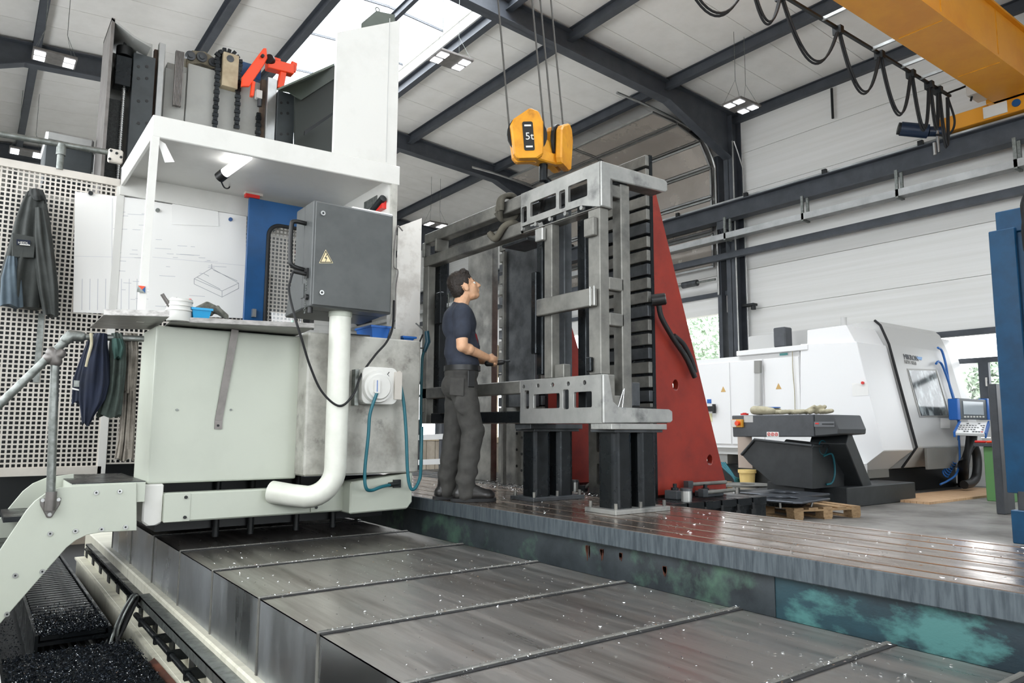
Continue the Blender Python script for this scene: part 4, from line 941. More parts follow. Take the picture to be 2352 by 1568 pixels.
for (x, y, c, l) in ((208, 444, m_dark, 'dark round magnet on the left drawing'), (448, 457, M('brown_magnet', '#5c4444', .4), 'brown round magnet on the small sheets'), (362, 483, m_galv, 'silver ring magnet on the wide drawing'), (529, 504, M('blue_magnet', '#33598f', .4), 'blue round magnet near the blue door')):
    t = thing('magnet', l, 'magnet', W(x, y, Y=YD), 'magnets holding the drawings'); p = W(x, y, Y=YD - .01); mb = MB(); mb.cyl(p, p - Vector((0, .014, 0)), .017, n=16); obj('disc', mb, c, t, .003)
t = thing('warning_tag', 'small orange and blue square tag on the canopy post', 'tag', W(326, 665, Y=5.28))
p = W(326, 665, Y=5.29); mb = MB(); mb.add([p + Vector(v) for v in ((-.025, 0, .025), (.02, 0, .025), (0, 0, 0))], [(0, 1, 2)]); obj('orange_field', mb, m_orange, t, recalc=False)
mb = MB(); mb.add([p + Vector(v) for v in ((.02, 0, .025), (.022, 0, -.022), (0, 0, 0))], [(0, 1, 2)]); obj('blue_field', mb, m_blue, t, recalc=False)
mb = MB(); mb.add([p + Vector(v) for v in ((-.025, 0, .025), (-.03, 0, -.018), (.022, 0, -.022), (0, 0, 0))], [(0, 1, 2, 3)]); obj('grey_field', mb, m_galv, t, recalc=False)

# blue door with rounded window
t = thing('cabin_door', 'deep blue steel door with a black-rimmed rounded window', 'door', (2.0, 6.4, .72))
YB_ = 6.38; x0 = W(566, 600, Y=YB_).x; x1 = W(790, 600, Y=YB_).x; zt = W(600, 458, Y=YB_).z; wx0 = W(614, 600, Y=YB_).x; wx1 = x1 - .1; wz = W(650, 520, Y=YB_).z
mb = MB(); mb.prism(rect(x0, x1, .72, zt), 'y', YB_, YB_ + .035, [rrect(wx0, wx1, 1.5, wz, .1)]); obj('door_leaf', mb, m_blue, t, .003)
mb = MB(); rp = [Vector((a, YB_ - .005, b)) for a, b in rrect(wx0, wx1, 1.5, wz, .1, 6)]; mb.tube(rp + [rp[0]], .018, 8); obj('window_gasket', mb, m_rubber, t)
mb = MB(); mb.prism(rrect(wx0 + .01, wx1 - .01, 1.51, wz - .01, .09), 'y', YB_ + .012, YB_ + .018); obj('window_glass', mb, m_glass, t)
mb = MB(); p = W(585, 720, Y=YB_ - .03); mb.box(p.x - .02, p.x + .01, YB_ - .04, YB_, p.z - .03, p.z + .04); obj('door_latch', mb, m_stain, t)
mb = MB(); p = W(572, 452, Y=YB_); mb.box(p.x - .03, p.x + .09, YB_ - .01, YB_ + .04, zt, zt + .03); obj('red_guide', mb, m_redp, t)
mb = MB(); mb.box(p.x - .03, p.x + .12, YB_ + .0, YB_ + .06, zt + .03, zt + .09); obj('top_bracket', mb, m_perf, t)

# white sheet-metal tower beside the canopy, with grey hood behind
t = thing('tower_panel', 'tall white sheet metal panel standing on the canopy', 'panel', (2.45, 5.4, 3.25))
mb = MB(); xa, xb = W(770, 210, Y=YC).x, W(891, 210, Y=YC).x; xc = W(916, 210, Y=YC).x
za, zb = W(770, 72, Y=YC).z, W(900, 38, Y=YC).z
mb.prism([(xa, 3.14), (xc, 3.14), (xc, zb), (xa, za)], 'y', YC + .006, YC + .034); obj('panel_sheet', mb, m_white, t, .004)
mb = MB(); mb.box(xb, xb + .004, YC + .002, YC + .007, 3.27, zb - .02); obj('panel_seam', mb, m_mikg, t)
mb = MB(); mb.prism([(YC + .03, 3.2), (6.3, 3.2), (6.3, 4.2), (YC + .03, zb - .02)], 'x', xc - .03, xc); obj('side_return', mb, m_cabd, t)
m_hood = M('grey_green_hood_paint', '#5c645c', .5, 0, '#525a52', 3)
t = thing('grey_hood', 'dark grey-green machine hood sloping up behind the white panel', 'hood', (2.6, 6.5, 3.3))
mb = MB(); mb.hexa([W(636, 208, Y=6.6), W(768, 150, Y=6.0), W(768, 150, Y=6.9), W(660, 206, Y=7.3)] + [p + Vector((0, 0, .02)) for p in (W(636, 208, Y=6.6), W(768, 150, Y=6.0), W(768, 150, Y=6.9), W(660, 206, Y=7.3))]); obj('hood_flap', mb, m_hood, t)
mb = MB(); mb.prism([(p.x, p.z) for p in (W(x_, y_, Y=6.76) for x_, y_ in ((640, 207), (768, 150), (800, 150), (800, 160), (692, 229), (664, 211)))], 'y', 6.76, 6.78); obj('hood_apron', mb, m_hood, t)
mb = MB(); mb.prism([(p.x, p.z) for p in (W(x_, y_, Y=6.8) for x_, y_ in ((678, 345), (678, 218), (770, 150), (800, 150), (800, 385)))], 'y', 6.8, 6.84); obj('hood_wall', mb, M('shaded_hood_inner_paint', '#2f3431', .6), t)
mb = MB(); mb.hexa([W(700, 300, Y=6.68), W(768, 255, Y=6.5), W(768, 262, Y=6.5), W(700, 310, Y=6.68)] + [p + Vector((0, .02, 0)) for p in (W(700, 300, Y=6.68), W(768, 255, Y=6.5), W(768, 262, Y=6.5), W(700, 310, Y=6.68))]); obj('hood_brace', mb, m_dark, t)
mb = MB(); a, b, c = W(832, 52, Y=5.9), W(862, 27, Y=5.9), W(905, 36, Y=5.9); mb.prism([(a.x, a.z), (b.x, b.z), (c.x, c.z), (c.x, c.z - .3), (a.x, a.z - .3)], 'y', 5.88, 5.92); mb.torus((W(867, 24, Y=5.9).x, 5.9, W(867, 22, Y=5.9).z), .02, .005, 'y', 12, 6); obj('hood_crest', mb, m_hood, t)

# ------------------------------------------------------------------ control cabinet on a white pipe
c = thing('control_cabinet', 'charcoal electrical cabinet with warning triangle on a white pipe arm', 'control cabinet', (2.0, 4.9, 1.9))
YK = 4.85; x0, x1 = W(717, 580, Y=YK).x, W(901, 600, Y=YK).x; z0, z1 = W(800, 712, Y=YK).z, W(800, 474, Y=YK).z; dp = .34
mb = MB(); mb.box(x0, x1, YK, YK + dp * .5, z0, z1); body = obj('cabinet_body', mb, m_ctl, c, .01, seg=2)
mb = MB(); mb.prism([(YK + dp * .5, z0), (YK + dp * 1.5, z0 - .02), (YK + dp * 1.35, z0 + .1), (YK + dp, z0 + .38), (YK + dp, z1), (YK + dp * .5, z1)], 'x', x0, x1); obj('cabinet_console', mb, m_ctl, c, .008)
mb = MB(); mb.box(x0 + .01, x1 - .01, YK - .012, YK, z0 + .01, z1 - .01); dr = obj('cabinet_door', mb, m_ctl, c, .006)
for px, py in ((741, 490), (738, 672)):
    p = W(px, py, Y=YK - .012); mb = MB(); mb.cyl(p, p - Vector((0, .012, 0)), .017, n=16); lk = obj('lock', mb, m_stain, dr); mb = MB(); mb.cyl(p - Vector((0, .012, 0)), p - Vector((0, .014, 0)), .008, n=10); obj('keyhole', mb, m_dark, dr)
A, B, C_ = W(748, 573, Y=YK - .013), W(733, 604, Y=YK - .013), W(765, 604, Y=YK - .013)
mb = MB(); mb.prism([(A.x, A.z), (B.x, B.z), (C_.x, C_.z)], 'y', YK - .0135, YK - .0125); tr = obj('warning_triangle', mb, M('triangle_cream', '#e8d8ac', .5), dr)
cx, cz = (A.x + B.x + C_.x) / 3, (A.z + B.z + C_.z) / 3
def sh(p, k): return (cx + (p.x - cx) * k, cz + (p.z - cz) * k)
mb = MB(); mb.prism([sh(A, .9), sh(B, .9), sh(C_, .9)], 'y', YK - .0142, YK - .0136, [[sh(A, .72), sh(B, .72), sh(C_, .72)]]); mb.prism([(cx + .006, cz + .035), (cx - .012, cz + .0), (cx + .002, cz + .0), (cx - .006, cz - .026), (cx - .001, cz - .022), (cx + .009, cz + .008), (cx - .004, cz + .008), (cx + .012, cz + .035)], 'y', YK - .0142, YK - .0136); obj('triangle_border', mb, m_black, dr)
mb = MB(); mb.box(x0 + .3, x1, YK - .004 + .02, YK + .3, z1, z1 + .012); obj('top_papers', mb, m_paper, c)
# handle, plug and chain on the left flank
mb = MB(); xs_ = x0 - .055; p1, p2 = W(660, 505, X=xs_), W(658, 598, X=xs_); yh = YK + .14
mb.tube(spline([(x0, yh, z1 - .14), (xs_ - .03, yh, z1 - .14), (xs_ - .05, yh, z1 - .18), (xs_ - .05, yh, z1 - .4), (xs_ - .03, yh, z1 - .46), (x0, yh, z1 - .48)], 6), .016, 10); obj('grab_handle', mb, m_black, c)
pz = W(700, 629, Y=YK + .08).z
mb = MB(); mb.cyl((x0, YK + .08, pz), (x0 - .1, YK + .08, pz + .01), .016, n=12); mb.box(x0 - .012, x0, YK + .05, YK + .11, pz - .03, pz + .04); obj('plug', mb, m_black, c)
mb = MB()
for k in range(14): mb.torus((x0 - .012, YK + .06 + .0008 * k, pz - .04 - k * .018), .008, .002, 'x' if k % 2 else 'y', 8, 4)
obj('chain', mb, m_galv, c)
mb = MB(); mb.box(x0 - .006, x0, YK + .12, YK + .18, pz - .16, pz - .06); obj('hinge_plate', mb, m_ctl, c)
mb = MB(); mb.cyl((x0 + .02, YK + .05, z0 - .0), (x0 + .02, YK + .05, z0 - .04), .018, n=12); mb.cyl((x0 + .02, YK + .05, z0 + .07), (x0 - .02, YK + .05, z0 + .07), .02, n=12); obj('cable_gland', mb, m_black, c)
# pipe arm
px_ = W(776, 900, Y=4.98).x; zb_ = W(775, 1090, Y=4.98).z
mb = MB(); r_ = .078; pts = [(px_, 4.98, z0 + .02), (px_, 4.98, 1.6), (px_, 4.98, 1.2), (px_, 4.98, zb_ + .05)]
for k in range(1, 9):
    a = PI / 2 * k / 8; pts.append((px_ - .18 * (1 - math.cos(a)), 4.98 + .06 * (1 - math.cos(a)), zb_ + .05 - .2 * math.sin(a)))
pts.append((px_ - .26, 5.12, zb_ - .14)); pts.append((px_ - .36, 5.24, zb_ - .12))
mb.tube(pts, r_, 24); pa = obj('pipe_arm', mb, M('cream_pipe_paint', '#e3e4da', .35, 0, '#d6d7cc', 4), c)
mb = MB(); mb.cyl((px_, 4.98, z0 + .0), (px_, 4.98, z0 - .035), r_ + .006, n=24); obj('pipe_collar', mb, m_cab, pa)
# black cable from plug and hanging loop
t = thing('power_cable', 'black cable dropping from the cabinet plug and looping across the white pipe', 'cable', (1.9, 4.9, 1.2))
mb = MB(); mb.tube(spline([(x0 - .1, YK + .08, pz + .01), W(668, 640, Y=YK + .08), W(664, 670, Y=YK + .06), W(678, 730, Y=4.8), W(692, 775, Y=4.8), W(712, 840, Y=4.85), W(740, 900, Y=4.88), W(780, 932, Y=4.88), W(812, 905, Y=4.95), W(830, 860, Y=5.02), W(862, 815, Y=5.05), W(888, 785, Y=5.05), W(902, 750, Y=5.08), W(905, 690, Y=5.12)], 8), .0085, 8); obj('cable', mb, m_rubber, t)
t = thing('braided_cable', 'thin worn cable running down the canopy post edge', 'cable', (2.7, 5.2, 1.8))
mb = MB(); mb.tube(spline([W(925, 530, Y=5.26), W(912, 520, Y=5.26), W(906, 560, Y=5.26), W(904, 610, Y=5.26), W(914, 622, Y=5.26), W(909, 660, Y=5.26), W(908, 720, Y=5.26), W(903, 745, Y=5.2)], 6), .006, 6); obj('cable', mb, m_strap, t)

# dirty sheets and post at the right end of the cabin
t = thing('splash_sheet', 'white splash sheet smeared with grime beside the worker', 'sheet', (2.85, 5.4, 1.78))
mb = MB(); a, b = W(912, 640, Y=5.42).x, W(966, 640, Y=5.42).x; mb.prism([(a, 1.785), (b, 1.785), (b, W(966, 500, Y=5.42).z), (a, W(912, 520, Y=5.42).z)], 'y', 5.42, 5.428); obj('sheet', mb, M('grimy_white_sheet', '#d8d3cb', .5, 0, '#f2efe9', 3, lo=.4, hi=.5, col3='#77685a', scale3=3.5, lo3=.66, hi3=.75), t)
t = thing('blue_bin', 'larger blue plastic bin on top of the soiled guard', 'bin', (2.5, 5.3, 1.785), 'blue bins on the guard')
def bin_(t, x0, x1, y0, y1, z0, z1, m):
    f = .02; mb = MB(); mb.hexa([(x0 + f, y0 + f, z0), (x1 - f, y0 + f, z0), (x1 - f, y1 - f, z0), (x0 + f, y1 - f, z0), (x0, y0, z1), (x1, y0, z1), (x1, y1, z1), (x0, y1, z1)])
    mb.f.pop(1); mb.s.pop(1); o = obj('tub', mb, m, t); mb = MB(); mb.prism(rect(x0 - .006, x1 + .006, y0 - .006, y1 + .006), 'z', z1 - .012, z1 + .003, [rect(x0 + .006, x1 - .006, y0 + .006, y1 - .006)]); obj('rim', mb, m, t)
    mb = MB(); mb.box(x0 + f, x1 - f, y0 + f, y1 - f, z0 + .001, z0 + .012); obj('contents', mb, m_steeld, t)
bin_(t, W(853, 765, Y=5.16).x, W(897, 765, Y=5.16).x, 5.16, 5.45, 1.787, W(870, 748, Y=5.16).z, m_bin)
t = thing('blue_bin', 'smaller dark blue bin near the end of the guard', 'bin', (2.75, 5.3, 1.785), 'blue bins on the guard')
bin_(t, W(926, 780, Y=5.18).x, W(955, 780, Y=5.18).x, 5.18, 5.3, 1.787, W(940, 773, Y=5.18).z, m_bin)
t = thing('steel_flat', 'thin dark flat bar lying on the guard left of the blue bin', 'bar', (2.3, 5.2, 1.785))
mb = MB(); mb.box(W(805, 777, Y=5.15).x, W(850, 777, Y=5.15).x, 5.15, 5.2, 1.787, 1.8); obj('bar', mb, m_dark, t)
t = thing('clamp_stub', 'grimy grey post foot between the two blue bins', 'post foot', (2.68, 5.2, 1.785))
mb = MB(); mb.box(W(898, 770, Y=5.14).x, W(920, 770, Y=5.14).x, 5.14, 5.28, 1.787, W(910, 755, Y=5.14).z); obj('foot', mb, m_cabd, t)
t = thing('air_gun', 'dark teal air gun hanging at the cabin end', 'air gun', W(975, 790, Y=5.3))
mb = MB(); mb.tube([W(980, 760, Y=5.25), W(983, 785, Y=5.25), W(974, 808, Y=5.25)], .022, 8, [.02, .024, .018]); obj('grip', mb, M('teal_gun', '#14485a', .4), t); mb = MB(); mb.cyl(W(978, 762, Y=5.25), W(955, 742, Y=5.25), .006, n=6); obj('nozzle', mb, m_stain, t)
mb = MB(); mb.bar((2.86, 5.25, W(975, 800, Y=5.25).z), (W(975, 800, Y=5.25).x, 5.25, W(975, 800, Y=5.25).z), .02, .01); obj('hanging_hook', mb, m_galv, t)
mb = MB(); mb.tube([W(971, 768, Y=5.25), W(964, 785, Y=5.25)], .007, 6); obj('trigger', mb, m_black, t)
mb = MB(); mb.tube(spline([W(973, 808, Y=5.25), W(969, 840, Y=5.25), W(966, 1000, Y=5.25), W(968, 1060, Y=5.25), W(965, 1100, Y=5.22)], 6), .012, 8); obj('air_hose', mb, m_hosebl, t)

# hose reel on the soiled guard
r = thing('hose_reel', 'white wall-mounted hose reel with teal hose on the soiled guard', 'hose reel', (2.55, 5.0, 1.3))
xa, xb = W(832, 885, Y=5.0).x, W(905, 885, Y=5.0).x; za, zb = W(868, 928, Y=5.0).z, W(868, 843, Y=5.0).z
mb = MB(); mb.prism(rrect(xa, xb + .03, za, zb, .05), 'y', 5.0, YR); hs_ = obj('reel_case', mb, m_white, r, .01)
cx_, cz_ = W(866, 888, Y=5.0).x, W(866, 888, Y=5.0).z
mb = MB(); mb.cyl((cx_, 5.0, cz_), (cx_, 4.97, cz_), .125, .115, n=28); mb.cyl((cx_, 4.97, cz_), (cx_, 4.955, cz_), .1, .09, n=28); obj('reel_dome', mb, m_white, r)
mb = MB(); mb.prism(rrect(cx_ - .05, cx_ - .002, cz_ - .05, cz_ + .05, .01), 'y', 4.94, 4.957); hub = obj('hub_cover', mb, m_white, r)
mb = MB(); mb.box(cx_ - .03, cx_ - .025, 4.938, 4.941, cz_ - .04, cz_ + .045); obj('blue_stripe', mb, m_bin, hub)
mb = MB(); mb.box(xb + .03, xb + .05, 4.99, 5.1, za + .04, zb - .02); mb.box(xb + .0, xb + .06, 4.985, 5.0, za + .04, zb - .03); obj('hose_outlet', mb, m_perf, r)
mb = MB(); mb.prism([(xb - .045, zb - .03), (xb - .06, zb - .05), (xb - .045, zb - .07), (xb - .042, zb - .065), (xb - .055, zb - .05), (xb - .041, zb - .034)], 'y', 4.997, 5.0); obj('arrow_mark', mb, m_black, r)
mb = MB(); mb.box(xa - .03, xa, 5.06, YR, za - .01, zb - .02); obj('mount', mb, m_galv, r)
mb = MB(); mb.tube(spline([(cx_ - .025, 4.95, cz_ - .05), W(850, 950, Y=4.97), W(846, 1000, Y=4.98), W(838, 1080, Y=5.0), W(840, 1118, Y=5.0), W(852, 1126, Y=5.02), W(875, 1118, Y=5.05), W(900, 1112, Y=YR - .02)], 6), .013, 8); obj('hose', mb, m_hosebl, r)
mb = MB(); mb.cyl(W(893, 1113, Y=YR - .025), W(915, 1110, Y=YR - .02), .018, n=10); p = W(910, 1110, Y=YR); mb.box(p.x - .03, p.x + .03, YR - .02, YR, p.z - .03, p.z + .03); obj('hose_coupling', mb, m_dark, r)
mb = MB(); mb.tube(spline([W(920, 885, Y=5.02), W(928, 930, Y=5.02), W(933, 1000, Y=5.02), W(936, 1080, Y=5.02), W(942, 1118, Y=5.02), W(952, 1122, Y=5.02), W(964, 1098, Y=5.04), W(967, 1060, Y=5.1), W(969, 980, Y=5.15)], 6), .013, 8); obj('hose', mb, m_hosebl, r)
# ------------------------------------------------------------------ machine column behind the cabin
YM = 6.95
c = thing('machine_column', 'grey milling machine column with guideways, chains and ball screw rising above the canopy', 'machine column', (1.6, 7.4, .3))
def cp(name, mat, x0, y0, x1, y1, d=.06, Y=YM, bev=.004, par=None):
    mb = MB(); PB(mb, x0, y0, x1, y1, Y, d); return obj(name, mb, mat, par or c, bev)
m_colg = M('light_grey_column_paint', '#9c9d99', .5, 0, '#91928e', 3)
m_cold = M('dark_grey_guide_paint', '#3b4042', .5, .2, '#33383a', 6)
mb = MB(); mb.box(W(375, 300, Y=7.05).x, W(612, 300, Y=7.05).x, 7.05, 8.3, .3, W(490, 172, Y=7.05).z); obj('column_body', mb, m_colg, c)
mb = MB(); q = [W(240, 390, Y=YM), W(250, 64, Y=YM)]; xl = W(236, 240, Y=YM).x
mb.box(-.35, 2.7, 7.0, 8.2, .3, 2.95); obj('machine_body', mb, m_dark, c)
mb = MB(); mb.box(xl, xl + .025, YM - .2, YM + .3, 2.9, W(250, 64, Y=YM).z); obj('cover_edge', mb, m_strap, c)
mb = MB(); zt = W(270, 75, Y=YM).z; mb.box(xl + .025, W(352, 250, Y=YM).x, YM + .2, YM + .3, 2.9, zt - .1); obj('cover_back', mb, m_colg, c)
mb = MB(); a, b, d_ = W(250, 64, Y=YM - .2), W(309, 82, Y=YM - .2), W(347, 104, Y=YM - .2); mb.hexa([(xl, YM - .2, zt - .0), (b.x, YM - .2, b.z - .02), (b.x, YM + .3, b.z - .02), (xl, YM + .3, zt), (xl, YM - .2, zt + .02), (b.x, YM - .2, b.z), (b.x, YM + .3, b.z), (xl, YM + .3, zt + .02)]); mb.hexa([(b.x, YM - .2, b.z - .02), (d_.x, YM - .2, d_.z - .02), (d_.x, YM + .3, d_.z - .02), (b.x, YM + .3, b.z - .02), (b.x, YM - .2, b.z), (d_.x, YM - .2, d_.z), (d_.x, YM + .3, d_.z), (b.x, YM + .3, b.z)]); obj('cover_top', mb, m_colg, c)
cp('bellows', M('black_bellows_cloth', '#2b2d2d', .9, 0, '#3c3e3e', 90, bump=.3, bscale=120), 240, 226, 274, 412, .05, YM + .0)
p0, p1 = W(285, 190, Y=YM - .02), W(271, 412, Y=YM - .02); xs_ = (p0.x + p1.x) / 2
mb = MB(); mb.cyl((xs_, YM - .02, 2.9), (xs_, YM - .02, W(285, 185, Y=YM).z), .013, n=12)
z = 2.92
while z < W(285, 190, Y=YM).z: mb.cyl((xs_, YM - .02, z), (xs_, YM - .02, z + .008), .018, n=10); z += .02
obj('ball_screw', mb, m_stain, c)
cp('screw_bearing', m_blk, 265, 128, 302, 196, .14, YM - .08)
mb = MB(); pc = W(286, 118, Y=YM); mb.cyl((pc.x, YM, pc.z - .05), (pc.x, YM, pc.z + .03), .065, n=20); mb.cyl((pc.x, YM, pc.z + .03), (pc.x, YM, pc.z + .09), .012, n=8); obj('screw_pulley', mb, m_black, c)
def guide(x0, y0, x1, y1, cols, rows):
    g = cp('guide_plate', m_cold, x0, y0, x1, y1, .08, YM - .06)
    for px in cols:
        for py in rows: p = W(px, py, Y=YM - .06); mb = MB(); mb.cyl(p, p - Vector((0, .003, 0)), .014, n=10); obj('bolt_hole', mb, m_black, g)
guide(297, 124, 349, 420, (318, 337), (153, 180, 232, 283))
guide(636, 212, 676, 345, (646, 661), (236, 260, 308))
cp('guide_block', m_colg, 314, 96, 350, 128, .2, YM)
cp('rusty_channel', M('rust_brown', '#4c3c30', .8, 0, '#3a2e26', 10), 349, 112, 361, 300, .05, YM + .02)
cp('guide_rail', m_stain, 360, 97, 375, 290, .06, YM - .03)
cp('guide_rail', m_stain, 612, 178, 634, 330, .06, YM - .03)
cp('rusty_channel', M('rust_brown_right', '#55473b', .8, 0, '#3a2e26', 10), 598, 182, 611, 320, .05, YM + .02)
cp('column_sheet', m_colg, 375, 160, 425, 300, .03, 7.02); cp('column_sheet', m_colg, 427, 168, 606, 320, .03, 7.02)
for k in range(6): cp('cooling_rib', m_strap, 401 + k * 3.3, 114 + k * .8, 403.6 + k * 3.3, 242 + k * .6, .04, YM - .02, .001)
# roller casting, sprocket with chains, orange bracket
mb = MB(); pts = [W(425, 165, Y=7.1), W(427, 128, Y=7.1), W(440, 117, Y=7.1), W(470, 120, Y=7.1), W(500, 140, Y=7.1), W(505, 178, Y=7.1), W(490, 160, Y=7.1), W(465, 148, Y=7.1), W(440, 150, Y=7.1)]
mb.prism([(p.x, p.z) for p in pts], 'y', 7.08, 7.2); rc = obj('roller_casting', mb, M('oily_casting', '#6f6857', .5, .3, '#4a4538', 12), c, .006)
for px, py, r in ((438, 127, .045), (464, 130, .048), (490, 142, .042)): p = W(px, py, Y=7.06); mb = MB(); mb.cyl(p, p + Vector((0, .04, 0)), r, n=16); mb.cyl(p - Vector((0, .012, 0)), p, r * .55, n=10); obj('chain_roller', mb, m_steeld, rc)
mb = MB(); p = W(450, 160, Y=7.07); mb.cyl(p, p + Vector((0, .03, 0)), .03, n=14); obj('roller', mb, m_dark, rc)
sb = cp('sprocket_bearing', M('tan_casting', '#b3a58a', .6, 0, '#9a8c72', 6), 512, 122, 548, 200, .1, 6.93)
p = W(529, 135, Y=6.93); mb = MB(); mb.cyl(p, p - Vector((0, .006, 0)), .034, n=18); obj('axle_end', mb, m_steeld, sb)
mb = MB(); p = W(525, 145, Y=6.99); mb.cyl(p, p + Vector((0, .04, 0)), .1, n=26); obj('sprocket', mb, m_blk, c)
def chain(path):
    mb = MB(); pts = [Vector(q) for q in path]
    L = 0; out = []; step = .034; i = 0
    for a, b in zip(pts[:-1], pts[1:]):
        n = max(1, int((b - a).length / step))
        for k in range(n): out.append((a.lerp(b, k / n), (b - a).normalized()))
    for k, (q, d) in enumerate(out):
        w = .05 if k % 2 else .036; mb.bar(q - d * .016, q + d * .016, w, .03, (0, 1, 0))
    return mb
pa = [W(493, 290, Y=6.97), W(497, 220, Y=6.97), W(500, 160, Y=6.97)] + [W(525, 143, Y=6.97) + Vector((-.11 * math.cos(t), 0, .11 * math.sin(t))) for t in [k * PI / 8 for k in range(9)]] + [W(547, 165, Y=6.97), W(546, 230, Y=6.97), W(543, 300, Y=6.97)]
obj('drive_chain', chain(pa), m_blk, c)
obj('drive_chain', chain([W(592, 312, Y=6.97), W(594, 255, Y=6.97)]), m_blk, c)
obj('drive_chain', chain([W(500, 162, Y=7.04), W(480, 168, Y=7.05), W(462, 176, Y=7.05)]), m_blk, c)
mb = MB(); p = W(596, 240, Y=6.97); mb.cyl((p.x, 6.97, p.z - .02), (p.x, 6.97, p.z + .08), .022, n=12); mb.cyl((p.x, 6.97, p.z + .08), (p.x, 6.97, p.z + .13), .014, n=8); obj('chain_anchor', mb, m_steeld, c)
cp('anchor_block', m_white, 589, 206, 603, 225, .06, 6.94)
ob = thing('orange_bracket', 'bright orange tensioner bracket on top of the machine column', 'bracket', W(610, 200, Y=6.9))
mb = MB(); pts = [(553, 200), (555, 178), (604, 112), (611, 112), (613, 135), (606, 150), (572, 200)]; mb.prism([(W(x, y, Y=6.88).x, W(x, y, Y=6.88).z) for x, y in pts], 'y', 6.86, 6.89); a1 = obj('side_cheek', mb, m_orange, ob, .006)
mb = MB(); pts = [(606, 150), (613, 135), (643, 142), (640, 155), (675, 162), (677, 142), (671, 146), (668, 158), (645, 150)]
mb.bar(W(612, 148, Y=6.95), W(672, 163, Y=6.95), .1, .1); mb.bar(W(625, 142, Y=6.95), W(642, 147, Y=6.95), .08, .08); mb.bar(W(672, 165, Y=6.93), W(676, 143, Y=6.93), .03, .06); obj('cross_arm', mb, m_orange, ob, .006)
mb = MB(); mb.bar(W(650, 165, Y=6.95), W(642, 205, Y=6.95), .07, .06); obj('strut', mb, m_orange, ob, .005)
mb = MB(); mb.bar(W(582, 188, Y=6.87), W(578, 222, Y=6.87), .05, .03); obj('strut', mb, m_orange, ob, .005)
p = W(617, 135, Y=6.9); mb = MB(); mb.cyl(p, p + Vector((.03, .03, 0)), .05, n=18); obj('bearing', mb, m_black, ob)
p = W(602, 130, Y=6.86); mb = MB(); mb.cyl(p, p - Vector((0, .03, 0)), .016, n=8); obj('bolt', mb, m_dark, ob)
cp('blue_motor', m_blue, 552, 146, 600, 178, .12, 7.1)
# dark box with bright lid and handrail at the far left
t = thing('filter_box', 'dark box with a bright metal lid behind the rail on the machine', 'box', W(160, 400, Y=7.3))
mb = MB(); PB(mb, 100, 335, 212, 420, 7.3, .5); obj('box_body', mb, m_cold, t, .01)
mb = MB(); a = W(103, 318, Y=7.28); b = W(213, 345, Y=7.28); mb.box(a.x, b.x, 7.2, 7.8, (a.z + b.z) / 2 - .03, (a.z + b.z) / 2 + .07); obj('lid', mb, m_stain, t, .02)
mb = MB(); PB(mb, 215, 355, 226, 405, 7.3, .04); obj('hinge', mb, m_white, t)
t = thing('upper_handrail', 'dull steel handrail running along the top of the perforated wall', 'handrail', (.4, 6.5, 3.1))
mb = MB(); mb.cyl(W(-40, 301, Y=6.6), W(262, 352, Y=6.6), .024, n=14); rl = obj('rail_tube', mb, m_galv, t)
mb = MB(); mb.cyl((W(138, 370, Y=6.6).x, 6.6, 3.1), (W(141, 335, Y=6.6).x, 6.6, W(141, 333, Y=6.6).z), .024, n=14); obj('rail_post', mb, m_galv, t)
mb = MB(); mb.cyl((W(140, 350, Y=6.6).x, 6.6, W(140, 345, Y=6.6).z - .04), (W(140, 350, Y=6.6).x, 6.6, W(140, 345, Y=6.6).z + .05), .034, n=14); obj('tee_fitting', mb, m_galv, t)
mb = MB(); PB(mb, 249, 342, 283, 372, 6.55, .06); ff = obj('wall_flange', mb, m_perf, t, .01)
for px, py in ((255, 346), (252, 365), (278, 361), (268, 352)): p = W(px, py, Y=6.55); mb = MB(); mb.cyl(p, p - Vector((0, .006, 0)), .011, n=8); obj('bolt', mb, m_dark, ff)

# ------------------------------------------------------------------ stairs and handrail
YS = 5.22
s = thing('access_stair', 'white steel stair with curved stringers leading up to the cabin platform', 'stairs', (.4, 5.6, -.1))
def sp_(px, py, Y=YS): p = W(px, py, Y=Y); return (p.x, p.z)
outer = [(-150, 1500), (-60, 1330), (0, 1262), (60, 1172), (80, 1150), (105, 1132), (135, 1120), (165, 1117), (314, 1109), (314, 1218), (232, 1222), (200, 1228), (175, 1240), (152, 1258), (0, 1432), (-120, 1568)]
mb = MB(); mb.prism([sp_(*q) for q in outer], 'y', YS, YS + .015); st = obj('stringer', mb, m_cab, s, .003)
for px, py in ((221, 1131), (275, 1128), (288, 1210), (233, 1215), (173, 1219), (115, 1225), (97, 1312), (35, 1321), (16, 1410)):
    p = W(px, py, Y=YS); mb = MB(); mb.cyl(p, p - Vector((0, .007, 0)), .014, n=12); bo = obj('bolt', mb, m_stain, st); mb = MB(); mb.cyl(p - Vector((0, .007, 0)), p - Vector((0, .0075, 0)), .006, n=8); obj('bolt_socket', mb, m_dark, st)
outer2 = [(-120, 1330), (0, 1190), (52, 1128), (75, 1110), (108, 1096), (170, 1088), (170, 1150), (0, 1255), (-100, 1400)]
mb = MB(); mb.prism([(p.x, p.z) for p in (W(x, y, Y=5.75) for x, y in outer2)], 'y', 5.75, 5.765); obj('stringer', mb, m_cab, s, .003)
za = W(240, 1108, Y=YS).z
mb = MB(); mb.box(W(166, 1112, Y=YS).x, .94, YS + .015, 6.2, za - .13, za - .005); obj('landing', mb, m_cab, s)
mb = MB(); mb.box(W(166, 1112, Y=YS).x, .94, YS + .015, 6.2, za - .005, za); obj('landing_tread', mb, m_blk, s)
